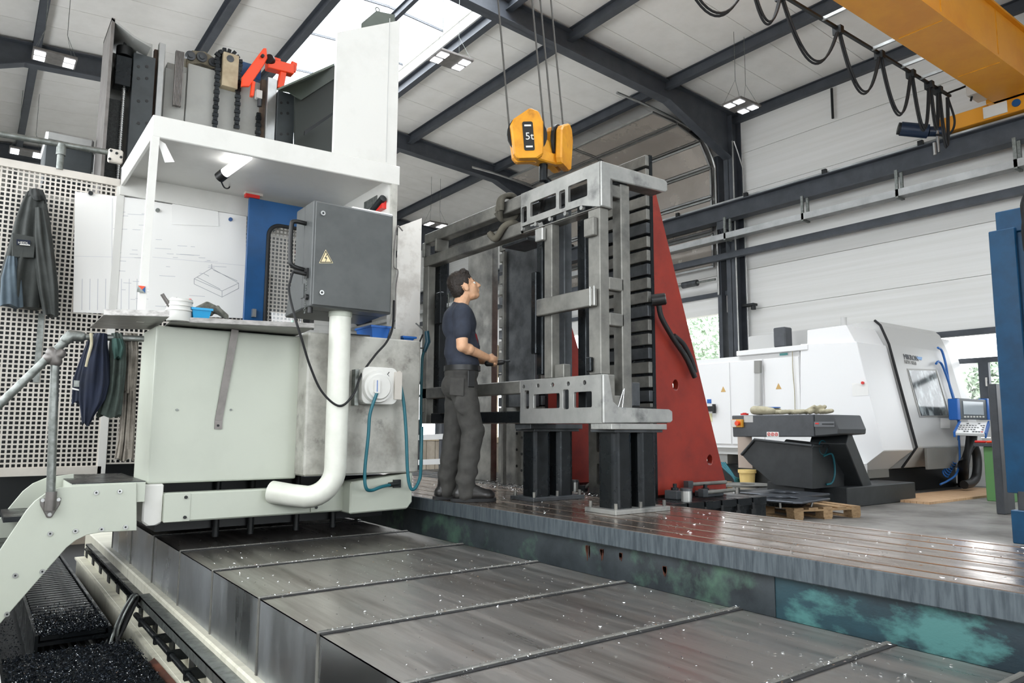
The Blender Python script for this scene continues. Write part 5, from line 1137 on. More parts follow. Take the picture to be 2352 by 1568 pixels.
for k in range(4):
    x, z = .42 - .14 * k, za - .18 * (k + 1); mb = MB(); mb.box(x - .22, x, YS + .015, 5.75, z - .03, z); obj('tread', mb, m_blk, s)
t = thing('stair_handrail', 'galvanised tube handrail with clamp fittings beside the stair', 'handrail', (.43, YS, .6))
YH = YS - .03
base = W(116, 1160, Y=YH); top = W(127, 820, Y=YH); x_ = base.x
mb = MB(); mb.cyl((x_, YH, base.z - .02), (top.x, YH, top.z), .024, n=16); po = obj('post', mb, m_galv, t)
mb = MB(); mb.prism([(x_ - .055, base.z + .04), (x_ + .055, base.z + .04), (x_ + .05, base.z - .0), (x_ + .012, base.z - .075), (x_ - .012, base.z - .075), (x_ - .05, base.z)], 'y', YS - .012, YS); fo = obj('post_foot', mb, m_strap, t, .004)
mb = MB(); mb.cyl((x_, YH, base.z - .03), (x_, YH, base.z + .08), .03, n=16); obj('foot_socket', mb, m_strap, t)
for dx, dz in ((-.04, .03), (.04, .03), (0, -.055)): mb = MB(); mb.cyl((x_ + dx, YS - .012, base.z + dz), (x_ + dx, YS - .02, base.z + dz), .011, n=10); obj('bolt', mb, m_stain, fo)
mb = MB(); mb.cyl(W(-60, 985, Y=YH), W(148, 785, Y=YH), .024, n=16); obj('sloping_rail', mb, m_galv, t)
mb = MB(); mb.cap(W(112, 822, Y=YH), .034, W(137, 812, Y=YH), .034); mb.cap(W(120, 810, Y=YH), .036, W(128, 830, Y=YH), .036); obj('clamp_fitting', mb, m_strap, t)
mb = MB(); mb.cap(W(152, 780, Y=YH), .033, W(163, 770, Y=YH), .034); mb.cap(W(163, 770, Y=YH), .034, W(186, 773, Y=YH), .032); obj('elbow_fitting', mb, m_galv, t)
mb = MB(); mb.cyl(W(186, 773, Y=YH), W(330, 778, Y=YH), .02, n=14); obj('cross_rail', mb, m_galv, t)

# ------------------------------------------------------------------ clothes
def cloth(rings, seed, folds=7, amp=.12, n=64):
    """closed hanging cloth: rings of (centre, half width, half depth), folded like draped fabric"""
    rnd = random.Random(seed); ph = [rnd.uniform(0, 6.28) for _ in range(4)]; mb = MB(); R = []
    rs = []
    for a, b in zip(rings[:-1], rings[1:]):
        for k in range(4): t = k / 4; rs.append((Vector(a[0]).lerp(Vector(b[0]), t), a[1] + (b[1] - a[1]) * t, a[2] + (b[2] - a[2]) * t))
    rs.append((Vector(rings[-1][0]), rings[-1][1], rings[-1][2]))
    for j, (c_, w, d) in enumerate(rs):
        ring = []; fr = j / len(rs)
        for i in range(n):
            t = 2 * PI * i / n
            k = 1 + amp * 2.4 * math.sin(folds * t + ph[0] + 1.5 * fr) * (.4 + .6 * fr) + amp * 1.1 * math.sin((folds + 4) * t + ph[1] - 3 * fr) + amp * .4 * math.sin(9 * fr + 3 * t + ph[2])
            ring.append(c_ + Vector((w * math.cos(t) * (1 + .25 * (k - 1)), d * math.sin(t) * k, .012 * math.sin(3 * t + ph[3]) * fr)))
        R.append(ring)
    return mb.loft(R)
def ring(px, py, wpx, Y, d): p = W(px, py, Y=Y); return (p, abs(W(px + wpx, py, Y=Y).x - W(px - wpx, py, Y=Y).x) / 2, d)
YJ = 6.5
j = thing('work_jacket', 'dark grey work jacket hanging by its collar on the perforated wall', 'jacket', W(70, 720, Y=YJ))
obj('jacket_body', cloth([ring(84, 434, 8, YJ, .02), ring(82, 445, 22, YJ, .05), ring(78, 475, 32, YJ, .07), ring(74, 515, 42, YJ, .08), ring(70, 560, 48, YJ, .09), ring(60, 610, 52, YJ, .1), ring(52, 660, 56, YJ, .1), ring(48, 704, 54, YJ, .09)], 1), m_jack, j)
obj('sleeve', cloth([ring(92, 480, 14, YJ - .06, .05), ring(98, 540, 22, YJ - .08, .06), ring(104, 600, 24, YJ - .1, .06), ring(110, 660, 24, YJ - .1, .055), ring(116, 725, 17, YJ - .09, .045)], 2, 5, .14), m_jack, j)
obj('collar', cloth([ring(84, 438, 16, YJ - .03, .05), ring(85, 452, 20, YJ - .04, .06), ring(87, 462, 17, YJ - .03, .055)], 3, 4, .1), M('dark_collar', '#2c2e2d', .9), j)
obj('lower_panel', cloth([ring(28, 590, 12, YJ - .08, .04), ring(26, 640, 24, YJ - .09, .05), ring(26, 703, 27, YJ - .08, .05)], 4, 5, .1), m_jackb, j)
mb = MB(); a, b = W(27, 545, Y=YJ - .1), W(78, 565, Y=YJ - .1); mb.hexa([W(28, 534, Y=YJ - .105), W(84, 545, Y=YJ - .115), W(78, 592, Y=YJ - .125), W(27, 590, Y=YJ - .115)] + [p + Vector((0, .015, 0)) for p in (W(28, 534, Y=YJ - .105), W(84, 545, Y=YJ - .115), W(78, 592, Y=YJ - .125), W(27, 590, Y=YJ - .115))]); pk = obj('chest_pocket', mb, m_jack, j, .004)
mb = MB(); q = [W(38, 549, Y=YJ - .127), W(70, 552, Y=YJ - .129), W(69, 564, Y=YJ - .13), W(38, 562, Y=YJ - .128)]; mb.hexa(q + [p + Vector((0, .003, 0)) for p in q]); lb = obj('name_patch', mb, m_navy, j)
text('lettering', 'HEIDL', W(41, 559, Y=YJ - .131), .024, W(69, 561, Y=YJ - .131) - W(41, 559, Y=YJ - .131), (0, 0, 1), m_white, lb)
mb = MB(); q = [W(45, 560, Y=YJ - .131), W(69, 562, Y=YJ - .132), W(69, 564, Y=YJ - .132), W(45, 562, Y=YJ - .131)]; mb.hexa(q + [p + Vector((0, .001, 0)) for p in q]); obj('patch_bar', mb, m_white, lb)
mb = MB(); mb.tube(spline([W(82, 425, Y=YPF - .02), W(83, 432, Y=YPF - .05), W(86, 436, Y=YPF - .09)]), .006, 6); obj('hanger_loop', mb, m_stain, j)
YN = YH - .01
j = thing('work_jacket', 'navy blue work jacket slung over the handrail cross tube', 'jacket', W(220, 960, Y=YN))
obj('jacket_body', cloth([ring(232, 766, 14, YN, .045), ring(226, 790, 20, YN, .06), ring(222, 830, 28, YN, .07), ring(218, 880, 34, YN, .07), ring(212, 920, 30, YN, .065), ring(203, 950, 17, YN, .05), ring(198, 974, 9, YN, .03)], 11), m_navy, j)
obj('sleeve', cloth([ring(212, 775, 8, YN + .05, .03), ring(200, 820, 14, YN + .05, .04), ring(187, 870, 19, YN + .05, .045), ring(180, 925, 15, YN + .05, .04)], 12, 5, .12), m_navy, j)
mb = MB(); q = [W(166, 890, Y=YN + .0), W(191, 896, Y=YN - .005), W(191, 899, Y=YN - .005), W(166, 894, Y=YN)]; mb.hexa(q + [p + Vector((0, .004, 0)) for p in q]); obj('reflective_stripe', mb, m_white, j)
mb = MB(); q = [W(170, 873, Y=YN + .0), W(184, 874, Y=YN - .005), W(182, 888, Y=YN - .005), W(169, 888, Y=YN)]; mb.hexa(q + [p + Vector((0, .004, 0)) for p in q]); obj('patch', mb, m_galv, j)
mb = MB(); mb.tube(spline([W(209, 765, Y=YN - .05), W(210, 790, Y=YN - .055), W(204, 815, Y=YN - .05), W(198, 842, Y=YN - .04)]), .009, 6); obj('drawstring', mb, m_strapc, j)
j = thing('green_cloth', 'green-grey rag garment hanging between the navy jacket and the trousers', 'cloth', W(260, 960, Y=YN))
obj('drape', cloth([ring(268, 766, 12, YN + .02, .04), ring(270, 790, 18, YN + .02, .06), ring(268, 840, 20, YN + .02, .06), ring(262, 900, 20, YN + .02, .055), ring(250, 955, 26, YN + .02, .04)], 21, 6, .16), m_gcl, j)
obj('knot', cloth([ring(270, 778, 12, YN - .06, .03), ring(272, 800, 14, YN - .06, .045), ring(270, 822, 9, YN - .05, .03)], 22, 5, .15), M('dark_green_cloth', '#2f4a44', .9, bump=.2, bscale=40), j)
j = thing('work_trousers', 'soiled grey work trousers hanging beside the cabin corner', 'trousers', W(295, 1060, Y=YN))
obj('waist', cloth([ring(302, 766, 14, YN + .05, .035), ring(303, 800, 15, YN + .05, .045), ring(301, 850, 15, YN + .05, .045), ring(298, 900, 13, YN + .05, .04)], 31, 6, .15), m_rag, j)
obj('trouser_leg', cloth([ring(303, 890, 9, YN + .05, .04), ring(300, 960, 11, YN + .05, .045), ring(296, 1020, 12, YN + .05, .045), ring(293, 1055, 13, YN + .05, .05)], 32, 5, .14), m_rag, j)
obj('trouser_leg', cloth([ring(289, 890, 7, YN + .08, .03), ring(286, 950, 9, YN + .08, .035), ring(281, 1010, 10, YN + .08, .04), ring(274, 1055, 12, YN + .08, .04)], 33, 5, .14), m_rag, j)

# things on the shelves
t = thing('white_roll', 'white paper roll standing on the corner shelf', 'roll', W(333, 712, Y=5.28)); mb = MB(); p = W(333, 712, Y=5.2); mb.cyl((p.x, 5.2, 1.79), (p.x, 5.2, 1.79 + .045), .05, n=20); obj('roll', mb, m_paper, t)
t = thing('pen_tub', 'pale ribbed plastic tub holding pens on the long shelf', 'tub', W(412, 722, Y=5.2))
p = W(412, 705, Y=5.15); zt = W(412, 688, Y=5.15).z; mb = MB(); mb.cyl((p.x, 5.15, 1.782), (p.x, 5.15, zt), .075, .08, n=24); tu = obj('tub', mb, M('pale_tub', '#cfcfca', .5), t)
for k in range(3): mb = MB(); z = 1.85 + k * .03; mb.cyl((p.x, 5.15, z), (p.x, 5.15, z + .01), .083, n=24); obj('rib', mb, m_white, tu)
for k, (dx, px, py, mt) in enumerate(((-.04, 372, 675, m_strap), (-.02, 397, 681, m_white), (.0, 404, 683, m_black), (.05, 437, 686, m_redp))):
    mb = MB(); q = W(px, py, Y=5.12); mb.cyl((p.x + dx, 5.13, 1.84), q, .008 if k else .013, n=8); obj('pen', mb, mt, t)
t = thing('small_blue_box', 'light blue plastic box on the long shelf', 'box', W(464, 727, Y=5.15))
bin_(t, W(441, 717, Y=5.1).x, W(487, 717, Y=5.1).x, 5.1, 5.25, 1.785, W(464, 708, Y=5.1).z, m_binl)
t = thing('work_glove', 'crumpled grey work gloves behind the light blue box', 'gloves', W(490, 722, Y=5.2))
mb = MB()
rnd = random.Random(8)
for k in range(9): a = W(452 + k * 6, 700 + abs(k - 4) * 3, Y=5.28); mb.cap(a, .025, a + Vector((.05, rnd.uniform(-.03, .03), rnd.uniform(-.05, -.02))), .02)
for k in range(4): a = W(500 + k * 4, 705 + k * 5, Y=5.24); mb.cap(a, .014, a + Vector((.03, -.01, -.04)), .012)
obj('glove_pile', remesh(mb, .008, 3), M('grey_glove_cloth', '#6e6e66', .9, 0, '#43443f', 22, bump=.3, bscale=60), t)
t = thing('brown_pot', 'tan wooden pot rim showing behind the shelf edge', 'pot', W(632, 732, Y=5.3)); p = W(632, 735, Y=5.25); mb = MB(); mb.cyl((p.x, 5.25, 1.783), (p.x, 5.25, 1.783 + .04), .06, .055, n=20); obj('rim', mb, m_wood, t)
t = thing('small_bottle', 'small pale green bottle at the shelf end', 'bottle', W(672, 735, Y=5.2)); p = W(672, 735, Y=5.15); mb = MB(); mb.cyl((p.x, 5.15, 1.783), (p.x, 5.15, 1.82), .03, .012, n=14); mb.cyl((p.x, 5.15, 1.82), (p.x, 5.15, 1.86), .01, n=10); obj('body', mb, M('pale_green_plastic', '#b9d6c8', .4), t)
# ------------------------------------------------------------------ white machining centre at the wall
XS = 11.95
def sy(px, py, X=XS): p = W(px, py, X=X); return (p.y, p.z)
m = thing('machining_centre', 'white enclosed machining centre with slanted grey door and window', 'machine', (13.5, 7.5, 0))
main = [sy(1838, 790), sy(1967, 784), sy(2030, 1035), sy(2000, 1058), sy(1960, 1092), sy(1850, 1092), sy(1838, 1060)]
mb = MB(); mb.prism(main, 'x', XS, 12.95); obj('side_housing', mb, m_mik, m, .01)
roof = [sy(1853, 758, 12.0), sy(1942, 746, 12.0), sy(1964, 786, 12.0), sy(1853, 800, 12.0)]
mb = MB(); mb.prism(roof, 'x', XS + .06, 13.0); obj('roof_hood', mb, m_mik, m, .01)
ys = main[1][0]; yb = main[2][0]
def fy(z, off=0): return ys + (yb - ys) * (2.53 - z) / (2.53 - .77) - off       # slanted front
fp = [(9.3, 3.02), (6.62, 3.05), (6.52, 2.95), (fy(2.6, .03), 2.6), (fy(.8, .03), .8), (6.28, .44), (6.9, .36), (9.3, .36)]
mb = MB(); mb.prism(fp, 'x', 13.02, 15.35); fd = obj('front_door', mb, m_mikg, m, .012)
mb = MB(); mb.tube([(13.0, a - .01, b) for a, b in fp[1:6]], .022, 8); obj('door_gasket', mb, m_rubber, m)
mb = MB(); mb.prism([(a + .0, b) for a, b in ((6.55, 2.9), (fy(2.6), 2.6), (fy(.8), .8), (6.3, .46), (6.8, .5), (6.8, 2.9))], 'x', 15.35, 15.8); obj('end_housing', mb, m_mik, m, .01)
# window in the slanted door
def fpt(px, py, off=.032):      # point on the slanted front under a picture position
    lo, hi = 5.5, 7.2
    for _ in range(40):
        mid = (lo + hi) / 2; p = W(px, py, Y=mid)
        if mid > fy(p.z, off): hi = mid
        else: lo = mid
    return W(px, py, Y=lo)
def patch(name, pts, off, th, mat, par):
    q = [fpt(x, y, off) for x, y in pts]; n_ = Vector((0, -1, -.2)).normalized() * th; mb = MB(); mb.hexa([p for p in q] + [p + n_ for p in q]) if len(q) == 4 else None; return obj(name, mb, mat, par)
patch('window_rim', [(2083, 846), (2150, 848), (2179, 957), (2112, 958)], .033, .006, m_mikd, m)
wp = patch('door_window', [(2087, 850), (2148, 851), (2176, 953), (2116, 954)], .04, .004, M('wet_window', '#a7b0b2', .12, 0, '#3d4548', 5, lo=.42, hi=.55, stretch=(1, 1, .5)), m)
patch('window_bar', [(2150, 851), (2153, 851), (2184, 953), (2180, 953)], .04, .01, m_mikg, m)
a, b = fpt(2077, 824, .035), fpt(2110, 829, .035); text('lettering', 'MIKRON', a, .14, b - a, (0, .2, 1), m_anth, fd, .003)
a, b = fpt(2079, 834, .035), fpt(2110, 839, .035); text('lettering', 'HPM 1850', a, .1, b - a, (0, .2, 1), m_mikd, fd, .003)
patch('maker_mark', [(2105, 818), (2118, 820), (2117, 827), (2106, 824)], .036, .002, M('pale_blue_mark', '#7aa5d8', .5), m)
patch('notice', [(2160, 960), (2182, 961), (2182, 983), (2160, 983)], .036, .002, m_paper, m)
mb = MB(); mb.box(13.3, 15.3, 5.98, 6.02, .42, .78); obj('chip_apron', mb, m_mikd, m)
mb = MB(); mb.box(12.2, 15.6, 6.5, 9.5, .0, .4); obj('machine_base', mb, m_dark, m)
mb = MB(); mb.box(XS + .1, 12.9, 6.45, 6.9, .28, .42); obj('side_foot', mb, m_mikd, m)
mb = MB(); mb.prism([sy(1938, 1105), sy(1985, 1100), sy(1985, 1160), sy(1945, 1165)], 'x', 11.5, 11.9); obj('coolant_bin', mb, m_mik, m, .01)
mb = MB(); mb.prism([sy(1930, 1072), sy(1990, 1062), sy(1990, 1090), sy(1975, 1105), sy(1935, 1095)], 'x', 11.6, 12.0); ah = obj('access_hatch', mb, m_mik, m, .02)
mb = MB(); mb.tube(spline([W(1943, 1048, X=11.9), W(1948, 1040, X=11.85), W(1956, 1041, X=11.85), W(1957, 1048, X=11.9)]), .025, 8); obj('hatch_handle', mb, m_black, m)
# roof items
mb = MB(); p = W(1798, 775, X=12.6); mb.cbox((12.6, p.y, p.z - .0), .25, .26, .38); bb = obj('roof_motor', mb, m_anth, m, .02)
mb = MB(); p = W(1938, 735, X=12.6); mb.cyl((12.6, p.y, p.z - .1), (12.6, p.y, p.z + .05), .05, n=12); obj('roof_vent', mb, m_mikg, m)
mb = MB(); a, b_ = sy(1957, 880), sy(1995, 908); mb.box(XS - .004, XS - .001, b_[0], a[0], b_[1], a[1]); obj('paper_note', mb, m_paper, m)
mb = MB(); p = W(1982, 879, X=XS - .01); mb.cyl(p, p - Vector((.02, 0, 0)), .025, n=12); obj('red_magnet', mb, m_redp, m)
# electrical cabinets at the rear
e = thing('electrical_cabinet', 'row of white electrical cabinets joined to the machining centre', 'cabinet', (12.4, 9, .5))
y0, y1 = sy(1590, 900)[0], sy(1837, 900)[0]; zt = 2.5
mb = MB(); mb.box(XS + .05, 12.9, y1, y0, .72, zt); obj('cabinet_body', mb, m_mik, e, .01)
for a_, b_ in ((1595, 1674), (1677, 1750), (1754, 1835)):
    mb = MB(); mb.box(XS + .03, XS + .05, sy(b_, 900)[0], sy(a_, 900)[0], .8, zt - .1); d = obj('cabinet_door', mb, m_mik, e, .004)
for px, py in ((1661, 894), (1788, 887)):
    p = W(px, py, X=XS + .025); mb = MB(); mb.prism([(p.y + .06, p.z - .05), (p.y - .06, p.z - .05), (p.y, p.z + .06)], 'x', XS + .026, XS + .029); obj('warning_triangle', mb, M('faded_yellow', '#cfa96a', .6), e)
mb = MB(); mb.box(XS - .02, 12.9, sy(1856, 790)[0], sy(1692, 800)[0], zt, zt + .1); obj('cable_duct', mb, m_mik, e, .01)
p = W(1741, 930, X=XS - .03); q = W(1741, 830, X=XS - .03); mb = MB(); mb.bar(p, q, .12, .06, (1, 0, 0)); co = obj('cable_conduit', mb, m_mikg, e)
mb = MB(); q2 = W(1741, 856, X=XS - .04); mb.bar(q2, W(1741, 828, X=XS - .04), .125, .07, (1, 0, 0)); obj('conduit_boot', mb, m_mikd, e)
mb = MB(); p = W(1631, 935, X=XS); mb.box(XS - .05, XS + .03, p.y - .12, p.y + .08, p.z - .08, p.z + .02); mb.box(XS - .06, XS + .0, p.y - .14, p.y - .1, p.z - .12, p.z + .06); obj('main_switch', mb, m_black, e)
mb = MB(); p = W(1627, 920, X=XS); mb.box(XS + .02, XS + .03, p.y - .05, p.y + .05, p.z - .05, p.z + .03); obj('blue_sticker', mb, m_bin, e)
mb = MB(); p = W(1627, 957, X=XS); mb.box(XS + .02, XS + .03, p.y - .07, p.y + .07, p.z - .1, p.z + .07); obj('yellow_sticker', mb, M('pale_yellow', '#e0ddb0', .6), e)
mb = MB(); p = W(1798, 813, X=XS); mb.box(XS + .02, XS + .03, p.y - .08, p.y + .08, p.z - .02, p.z + .02); obj('teal_sticker', mb, M('teal_sticker', '#5da3a3', .6), e)
mb = MB(); mb.tube(spline([W(1820, 803, X=XS), W(1821, 850, X=XS), W(1825, 900, X=XS), W(1826, 945, X=XS)]), .008, 5); obj('cable', mb, m_strapc, e)
mb = MB(); mb.box(XS + .1, 12.8, y1, y0, .6, .72); mb.box(XS + .3, 12.6, y0 - .6, y0 - .3, 0, .6); mb.box(XS + .3, 12.6, y1 + .2, y1 + .6, 0, .6); obj('cabinet_plinth', mb, m_mikg, e)
mb = MB()
for k in range(4): mb.tube(spline([W(1652 + k * 4, 1062, X=XS + .1), W(1668 + k * 5, 1080 + k * 3, X=XS), W(1690, 1097 + k * 3, X=XS), W(1705, 1100 + k * 3, X=XS + .2)]), .02, 6)
obj('hose', mb, m_hosebl, e)
t = thing('blue_hose', 'blue hoses running down the right flank of the machining centre', 'hose', (15.2, 6.1, 1))
for pts in (((2154, 798), (2163, 805), (2172, 835), (2180, 880), (2192, 925), (2200, 965)), ((2150, 835), (2156, 830), (2165, 840), (2180, 880), (2195, 930), (2202, 970), (2202, 1010))):
    mb = MB(); mb.tube(spline([fpt(x, y, .1) for x, y in pts], 6), .022, 6); obj('hose', mb, m_hoseb, t)
mb = MB(); pts = []
for k in range(64): a = k * .7; c0 = W(2192, 1055, Y=6.0).lerp(W(2170, 1090, Y=6.0), k / 63); pts.append(c0 + Vector((.09 * math.cos(a), .03 * math.sin(a), .05 * math.sin(a))))
mb.tube(pts, .014, 5); obj('coiled_hose', mb, m_hoseb, t)
mb = MB(); mb.tube(spline([W(2203, 1010, Y=5.95), W(2204, 1060, Y=5.9), W(2195, 1090, Y=5.9), W(2175, 1105, Y=5.9), W(2160, 1112, Y=5.9)], 6), .018, 6); obj('hose', mb, m_hoseb, t)
# operator panel
o = thing('machine_console', 'machine control panel with screen and keypad on a black swan-neck stand', 'control panel', W(2215, 1112, Z=.03))
YO = 5.75
mb = MB(); PB(mb, 2203, 916, 2272, 963, YO, .12); sc = obj('screen_housing', mb, M('panel_grey', '#4a5257', .5), o, .01)
for a_, b_ in ((2200, 2206), (2269, 2274)): mb = MB(); PB(mb, a_, 915, b_, 964, YO - .02, .16); obj('blue_side', mb, m_bin, o, .01)
mb = MB(); PB(mb, 2213, 922, 2259, 952, YO - .008, .006); obj('screen', mb, m_screen, sc)
for k in range(7): mb = MB(); x = 2215 + k * 7; PB(mb, x, 955, x + 4, 958.5, YO - .012, .01); obj('soft_key', mb, m_white, sc)
A_, B_, C2, D_ = W(2206, 968, Y=YO), W(2270, 968, Y=YO), W(2262, 996, Y=YO - .28), W(2193, 993, Y=YO - .28)
mb = MB(); mb.hexa([D_ - Vector((0, 0, .05)), C2 - Vector((0, 0, .05)), B_ - Vector((0, 0, .05)), A_ - Vector((0, 0, .05)), D_, C2, B_, A_]); kp = obj('keypad', mb, m_mikg, o, .008)
rnd = random.Random(2)
for r_ in range(5):
    for k in range(9):
        if rnd.random() < .75:
            u, v = .08 + k * .1, .12 + r_ * .17; p = D_.lerp(C2, u).lerp(A_.lerp(B_, u), v); mb = MB(); mb.cbox(p + Vector((0, 0, .006)), .04, .03, .014); obj('key', mb, m_anth if (r_ + k) % 4 else (m_redp if r_ == 0 else m_mikd), kp)
mb = MB(); mb.bar(D_ - Vector((.02, 0, .03)), A_ - Vector((.02, 0, .03)), .03, .09); mb.bar(C2 + Vector((.02, 0, -.03)), B_ + Vector((.02, 0, -.03)), .03, .09); obj('blue_trim', mb, m_bin, o)
mb = MB(); pbase = W(2212, 1114, Z=.03); mb.tube([W(2232, 1000, Y=YO), W(2230, 1020, Y=YO), (W(2214, 1080, Y=YO).x, YO, .5), (pbase.x, pbase.y, .03)], .09, 10); mb.tube(spline([W(2236, 1020, Y=YO), W(2244, 1050, Y=YO), W(2243, 1090, Y=YO), W(2232, 1108, Y=YO), W(2214, 1113, Y=YO)], 6), .075, 10); obj('swan_neck', mb, m_black, o)
mb = MB(); mb.cyl((pbase.x, pbase.y, .03), (pbase.x, pbase.y, .06), .2, n=18); obj('foot', mb, m_black, o)
# wooden platform, green bench, dark frame, blue machine
t = thing('wooden_platform', 'pale slatted wooden platform on the floor before the machining centre', 'platform', (13.3, 5.6, 0))
for k in range(9): mb = MB(); y = 5.18 + k * .092; mb.box(11.5, 15.2, y, y + .086, 0, .035); obj('plank', mb, m_mat, t)
t = thing('green_bench', 'green steel workbench half hidden by the blue machine', 'workbench', (12.9, 4.5, 0))
XG = 12.85; yA, yB2 = W(2262, 1085, X=XG).y, W(2318, 1085, X=XG).y; zt = W(2290, 1018, X=XG).z; mb = MB(); mb.box(XG, XG + .7, yB2, yA, .0, zt - .05); obj('bench_body', mb, m_green, t, .01)
mb = MB(); mb.box(XG - .05, XG + .75, yB2 - .1, W(2240, 1020, X=XG).y, zt - .05, zt); obj('bench_top', mb, m_anth, t)
for l, a_, b_ in (('red-handled tool lying on the green bench edge', (2242, 1018), (2262, 1017)), ('orange-handled tool on the green bench', (2268, 1014), (2290, 1013))):
    t = thing('hand_tool', l, 'tool', W(*a_, X=XG + .1), 'tools on the green bench'); mb = MB(); A1 = W(*a_, X=XG + .1); B1 = W(*b_, X=XG + .1); A1.z = B1.z = zt + .02; mb.cap(A1, .02, B1, .02); obj('handle', mb, m_redp if 'red' in l else m_orange, t)
t = thing('dark_steel_frame_panel', 'narrow dark upright panel behind the blue machine', 'panel', (11.2, 4.1, 0))
mb = MB(); p0 = W(2297, 1020, Y=4.0); p1 = W(2322, 1020, Y=4.0); mb.box(p0.x, p1.x, 4.0, 4.1, 0.0, W(2300, 882, Y=4.0).z); obj('panel', mb, m_anth, t, .01)
b = thing('blue_machine', 'petrol blue machine housing with bolted flanges at the right edge', 'machine', (9.2, 2.2, 0))
mb = MB(); mb.box(8.42, 10.2, .6, 2.94, .45, 3.1); obj('housing', mb, m_teals, b, .01)
mb = MB(); mb.box(8.36, 8.44, 2.78, 3.02, .48, 3.14); co = obj('corner_flange', mb, m_teals, b, .008)
mb = MB(); mb.box(8.3, 8.44, 2.52, 2.7, .3, 3.2); obj('frame_post', mb, m_teals, b, .008)
mb = MB(); mb.box(8.4, 10.2, .6, 2.96, 3.1, 3.34); obj('top_box', mb, m_teals, b, .008)
mb = MB(); mb.box(8.32, 8.44, .6, 2.52, 2.25, 2.38); obj('cross_rail', mb, m_teals, b, .008)
mb = MB(); mb.cyl((8.42, 2.86, .0), (8.42, 2.86, .5), .09, n=14); obj('foot_column', mb, m_anth, b)
mb = MB(); mb.box(8.3, 8.6, 2.55, 2.98, .0, .32); obj('foot_bracket', mb, m_teals, b, .008)
for y, z in ((2.6, 2.9), (2.6, 2.0), (2.62, 1.05), (2.62, .62)): mb = MB(); mb.cyl((8.3, y, z), (8.285, y, z), .025, n=10); obj('bolt', mb, m_stain, b)
t = thing('black_coat', 'black coat hanging on the blue machine at the right edge', 'coat', W(2350, 560, X=8.2))
obj('drape', cloth([(Vector((8.2, 2.55, 3.42)), .04, .06), (Vector((8.2, 2.52, 3.3)), .08, .12), (Vector((8.2, 2.52, 3.05)), .1, .14), (Vector((8.2, 2.5, 2.85)), .08, .12)], 41), M('black_cloth', '#17181a', .9), t)

# ------------------------------------------------------------------ chip conveyor head and hopper, pallet, plates, bucket
XC = 9.5
c = thing('conveyor_head', 'anthracite chip conveyor head with control switch and no-entry stickers', 'conveyor', (9.8, 6.2, .9))
def cy(px, py, X=XC): p = W(px, py, X=X); return (p.y, p.z)
mb = MB(); mb.prism([cy(1680, 954), cy(1868, 951), cy(1870, 1003), cy(1683, 1003)], 'x', XC, XC + .75); obj('head_body', mb, m_anth, c, .012)
mb = MB(); mb.prism([cy(1868, 951), cy(1912, 952), cy(1925, 985), cy(1924, 997), cy(1870, 1002)], 'x', XC + .01, XC + .74); obj('head_nose', mb, M('nose_grey', '#45484b', .45), c, .012)
p = W(1697, 972, X=XC); mb = MB(); mb.box(XC - .05, XC, p.y - .09, p.y + .1, p.z - .06, p.z + .06); sw = obj('switch_plate', mb, M('switch_amber', '#d89a2c', .4), c, .006)
mb = MB(); mb.box(XC - .055, XC - .01, p.y + .01, p.y + .1, p.z - .055, p.z + .055); obj('switch_half', mb, m_white, sw)
mb = MB(); mb.cyl((XC - .05, p.y - .03, p.z), (XC - .1, p.y - .03, p.z), .035, n=16); obj('stop_button', mb, m_orange, sw)
p = W(1719, 962, X=XC - .003); mb = MB(); mb.box(XC - .004, XC, p.y - .08, p.y + .08, p.z - .05, p.z + .05); obj('data_plate', mb, m_mikg, c)
p = W(1775, 997, X=XC); mb = MB(); mb.box(XC - .004, XC, p.y - .1, p.y + .1, p.z - .035, p.z + .035); sk_ = obj('sticker', mb, m_paper, c)
for k in (-1, 0, 1):
    mb = MB(); mb.torus((XC - .006, p.y + k * .062, p.z), .022, .004, 'x', 16, 5); mb.bar((XC - .006, p.y + k * .062 - .015, p.z + .015), (XC - .006, p.y + k * .062 + .015, p.z - .015), .006, .004, (1, 0, 0)); obj('prohibition_sign', mb, m_redp, sk_)
p = W(1885, 974, X=XC); mb = MB(); mb.box(XC + .002, XC + .012, p.y - .2, p.y + .1, p.z - .035, p.z + .035); np_ = obj('nameplate', mb, M('nameplate_grey', '#6b6e72', .4), c)
mb = MB(); mb.box(XC - .002, XC + .004, p.y + .03, p.y + .08, p.z, p.z + .02); obj('red_mark', mb, m_redp, np_)
mb = MB(); mb.box(XC - .002, XC + .004, p.y - .19, p.y - .02, p.z - .005, p.z + .01); obj('maker_print', mb, m_dark, np_)
mb = MB(); mb.bar(W(1905, 1000, X=XC + .4), W(1980, 1180, X=11.2), .5, .3); mb.bar(W(1985, 1160, X=11.2), W(2020, 1130, X=12.2), .5, .3); mb.box(10.0, 12.0, 5.6, 6.2, 0.0, .28); obj('conveyor_leg', mb, m_hop, c, .01)
h = thing('chip_hopper', 'dark tipping chip hopper under the conveyor head', 'hopper', (9.6, 6, .1))
hp = [cy(1706, 1044), cy(1736, 1009), cy(1868, 1024), cy(1868, 1122), cy(1780, 1112), cy(1722, 1062)]
mb = MB(); mb.prism(hp, 'x', XC - .02, XC + .0); mb.prism(hp, 'x', XC + .78, XC + .8)
for a_, b_ in ((2, 3), (3, 4), (4, 5), (5, 0)):
    y0_, z0_ = hp[a_]; y1_, z1_ = hp[b_]; mb.hexa([(XC, y0_, z0_), (XC + .78, y0_, z0_), (XC + .78, y1_, z1_), (XC, y1_, z1_), (XC, y0_, z0_ + .02), (XC + .78, y0_, z0_ + .02), (XC + .78, y1_, z1_ + .02), (XC, y1_, z1_ + .02)])
obj('tub', mb, m_hop, h)
